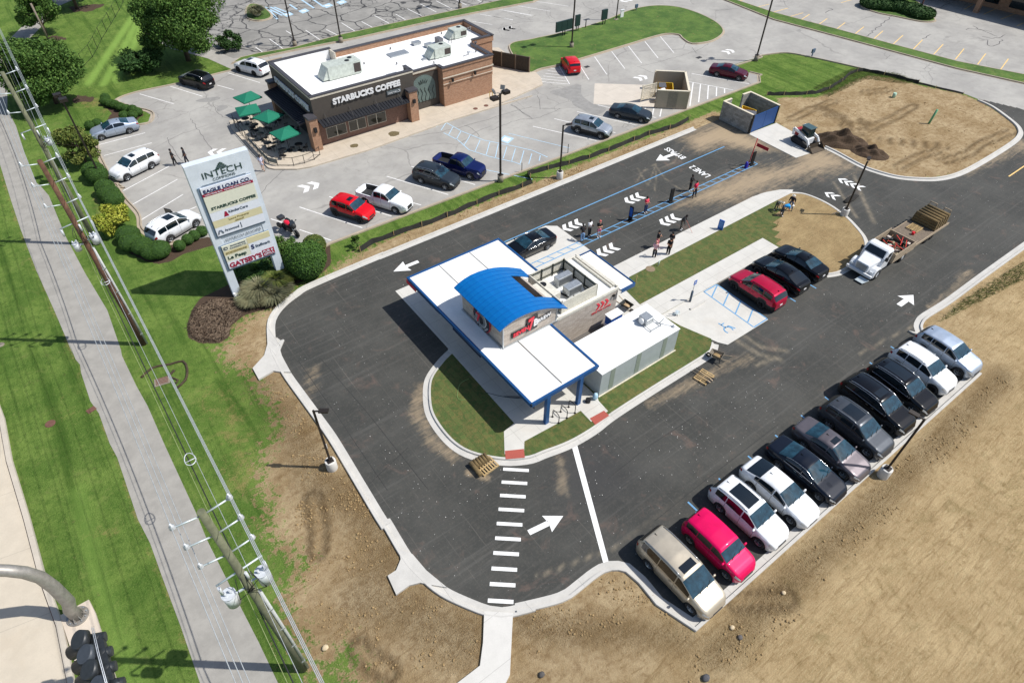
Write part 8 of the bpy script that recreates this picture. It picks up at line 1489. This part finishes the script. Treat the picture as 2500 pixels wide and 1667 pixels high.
    hx = Vector(J['hd']); hu = (Vector(J['ht'])-Vector(J['hb'])).normalized(); hb_ = hx+hu*.03+Vector((-.022, 0, 0)); m = MB().ell(tuple(hb_), (.105, .1, .115), 12, 8)
    if ponytail: m.ell(tuple(hb_+Vector((-.1, 0, -.1))), (.05, .05, .14), 8, 6)
    m.build('hair', hm, P_, world=False)
    for s_ in (1, -1): MB().ell(tuple(hx+Vector((.085, s_*.032, .01))), (.012, .012, .01), 6, 4).build('eye', DARK, P_, world=False)
    if hat: m = MB(); c = hx+hu*.06; m.ell(tuple(c), (.12, .12, .09), 12, 6); m.tube([tuple(c-Vector((0, 0, .01))), tuple(c+Vector((0, 0, .01)))], .16, 14); m.build('hat', M('hat_%d' % hat[0], srgb(*hat), .8), P_, world=False)
    if hold == 'phone': tag(MB().box(-.04, .04, -.02, .02, 0, .01).build('phone', DARK, loc=(0, 0, 0)), 'dark phone held by '+label.split(',')[0].replace('person ', 'the person ')[:60], 'phone').location = (x+math.cos(rz)*.34, y+math.sin(rz)*.34, z+ph+.29)
    if hold == 'broom':
        w_ = Vector(J['wrl']); a, b = math.cos(rz), math.sin(rz); wp = lambda p: (x+p[0]*a-p[1]*b, y+p[0]*b+p[1]*a, z+p[2]); m = MB(); m.tube([wp((w_.x-.1, 0, w_.z+.2)), wp((w_.x+.75, -.05, .06))], .014, 6); m.box(wp((w_.x+.75, 0, 0))[0]-.2, wp((w_.x+.75, 0, 0))[0]+.2, wp((w_.x+.75, 0, 0))[1]-.06, wp((w_.x+.75, 0, 0))[1]+.06, z, z+.09); tag(m.build('push_broom', M('broom_pink', srgb(206, 120, 110), .7), loc=(x, y, z)), 'pink push broom held by the stooping person in grey', 'broom')
    return P_
BK, PKd, WHT = (24, 24, 28), (206, 30, 76), (222, 222, 226); GP = 'staff gathered in the drive lanes'
person('person in black top and light blue jeans bending by the concrete slab edge', 32.6, 32.95, R(60), BK, (118, 152, 190), (20, 16, 14), 'dark', 'phone', lean=.35, sleeves=.5, ponytail=True, group=GP)
person('person in white T-shirt and dark trousers looking at a phone', 33.6, 33.2, R(-80), WHT, (26, 28, 34), (20, 16, 14), 'dark', 'phone', hold='phone', group=GP)
person('person in black top and pink shorts with pinkish hair', 34.2, 32.6, R(-110), BK, (198, 110, 140), (190, 96, 92), 'light', 'cross', True, group=GP)
person('person in pink shirt and blue jeans alone on the striped divider', 40.3, 32.9, R(-90), (206, 62, 84), (44, 58, 96), (40, 28, 22), 'light', 'phone', hold='phone', group=GP)
person('person in crimson shirt and black leggings standing astride the divider', 46.1, 32.1, R(-90), (206, 20, 72), (20, 24, 40), (60, 40, 30), 'light', 'wide', sleeves=.5, group=GP)
person('person in black hooded top behind the one in crimson', 46.6, 33.1, R(-80), (16, 16, 18), (22, 22, 26), (12, 10, 10), 'dark', 'phone', sleeves=1, group=GP)
person('person in black top and pink trousers at the walk edge', 37.3, 28.5, R(-30), BK, (214, 108, 120), (30, 24, 22), 'light', 'cross', group=GP)
person('person in pale pink top and black leggings on the upper walk', 36.0, 27.55, R(30), (226, 176, 184), (20, 22, 28), (206, 140, 130), 'light', 'phone', group=GP)
person('person in long black clothes near the sod edge', 37.3, 27.15, R(190), (18, 18, 20), (16, 16, 18), (16, 12, 12), 'tan', 'cross', sleeves=1, group=GP)
person('person with dark hair just behind the one in long black clothes', 38.1, 27.65, R(200), (30, 32, 36), (22, 22, 26), (18, 14, 14), 'tan', 'phone', sleeves=1, group=GP)
person('person in dark grey stooping to sweep the walk with a push broom', 41.0, 29.1, R(-70), (58, 58, 58), (84, 80, 72), (30, 24, 22), 'dark', 'broom', lean=.45, hold='broom', sleeves=1, group=GP)
person('worker in black jacket and jeans bending over the new sod', 51.6, 25.2, R(200), (28, 30, 36), (96, 112, 134), (200, 190, 170), 'tan', 'wide', lean=.3, sleeves=1, z=.12, hat=(200, 196, 186))
person('worker in bright blue shirt doubled over laying sod', 50.2, 25.1, R(-40), (20, 140, 206), (60, 74, 88), (60, 50, 40), 'tan', 'wide', lean=1.35, z=.12, hat=(214, 210, 200))
person('crouching worker in pale cap behind the blue-shirted one', 50.6, 26.0, R(-100), (140, 140, 130), (70, 80, 70), (80, 60, 50), 'tan', 'wide', lean=1.1, z=.12, hat=(206, 200, 186), hgt=.85)
person('person in white top and shorts walking beside the terrace kerb', 14.4, 60.8, R(60), (214, 214, 232), (210, 206, 220), (24, 18, 16), 'light', 'walk', True, ponytail=True)
person('person in black striding across the old lot towards the terrace', 7.6, 67.1, R(-20), (14, 14, 18), (16, 16, 20), (14, 12, 12), 'dark', 'walk', sleeves=1); person('dark-clothed person partly hidden behind the top of the pylon sign', 8.7, 66.7, R(160), (20, 22, 34), (20, 24, 40), (14, 12, 12), 'dark', 'walk', sleeves=1)
tag(MB().box(54.5, 54.75, 32.55, 32.8, .02, .45).ell((54.6, 32.7, .55), (.16, .14, .2), 8, 6).build('balloon_bag', M('royal_blue', srgb(34, 28, 150), .5), loc=(54.6, 32.7, .02)), 'royal blue and white bundle at the foot of the red pole', 'bundle')
# dumpsters inside the enclosures
dumpster(62.9, 39.3, R(35), 'yellow dumpster with ribbed grey lid in the grey block enclosure', sc=1.05); cc = (Vector(c1)+Vector(c2)+Vector(c3)+Vector(c4))/4; dv = (Vector(c4)-Vector(c1)).normalized(); dumpster(*(cc+dv*.9-d_.to_2d()*.5 if hasattr(d_, 'to_2d') else cc+dv*.9), math.atan2(d_.y, d_.x), 'yellow dumpster at the back of the tan enclosure', sc=.9); pq = cc-dv*.9-Vector((d_.x, d_.y))*.7; dumpster(pq.x, pq.y, math.atan2(d_.y, d_.x), 'yellow dumpster full of cardboard at the front of the tan enclosure', sc=.85)
tag(MB().ell((pq.x-.2, pq.y+.3, 1.25), (.6, .25, .3), 8, 5, .15).build('cardboard_pile', WHS, loc=(pq.x, pq.y, 1.0)), 'white cardboard and bags spilling over the front yellow dumpster', 'rubbish')
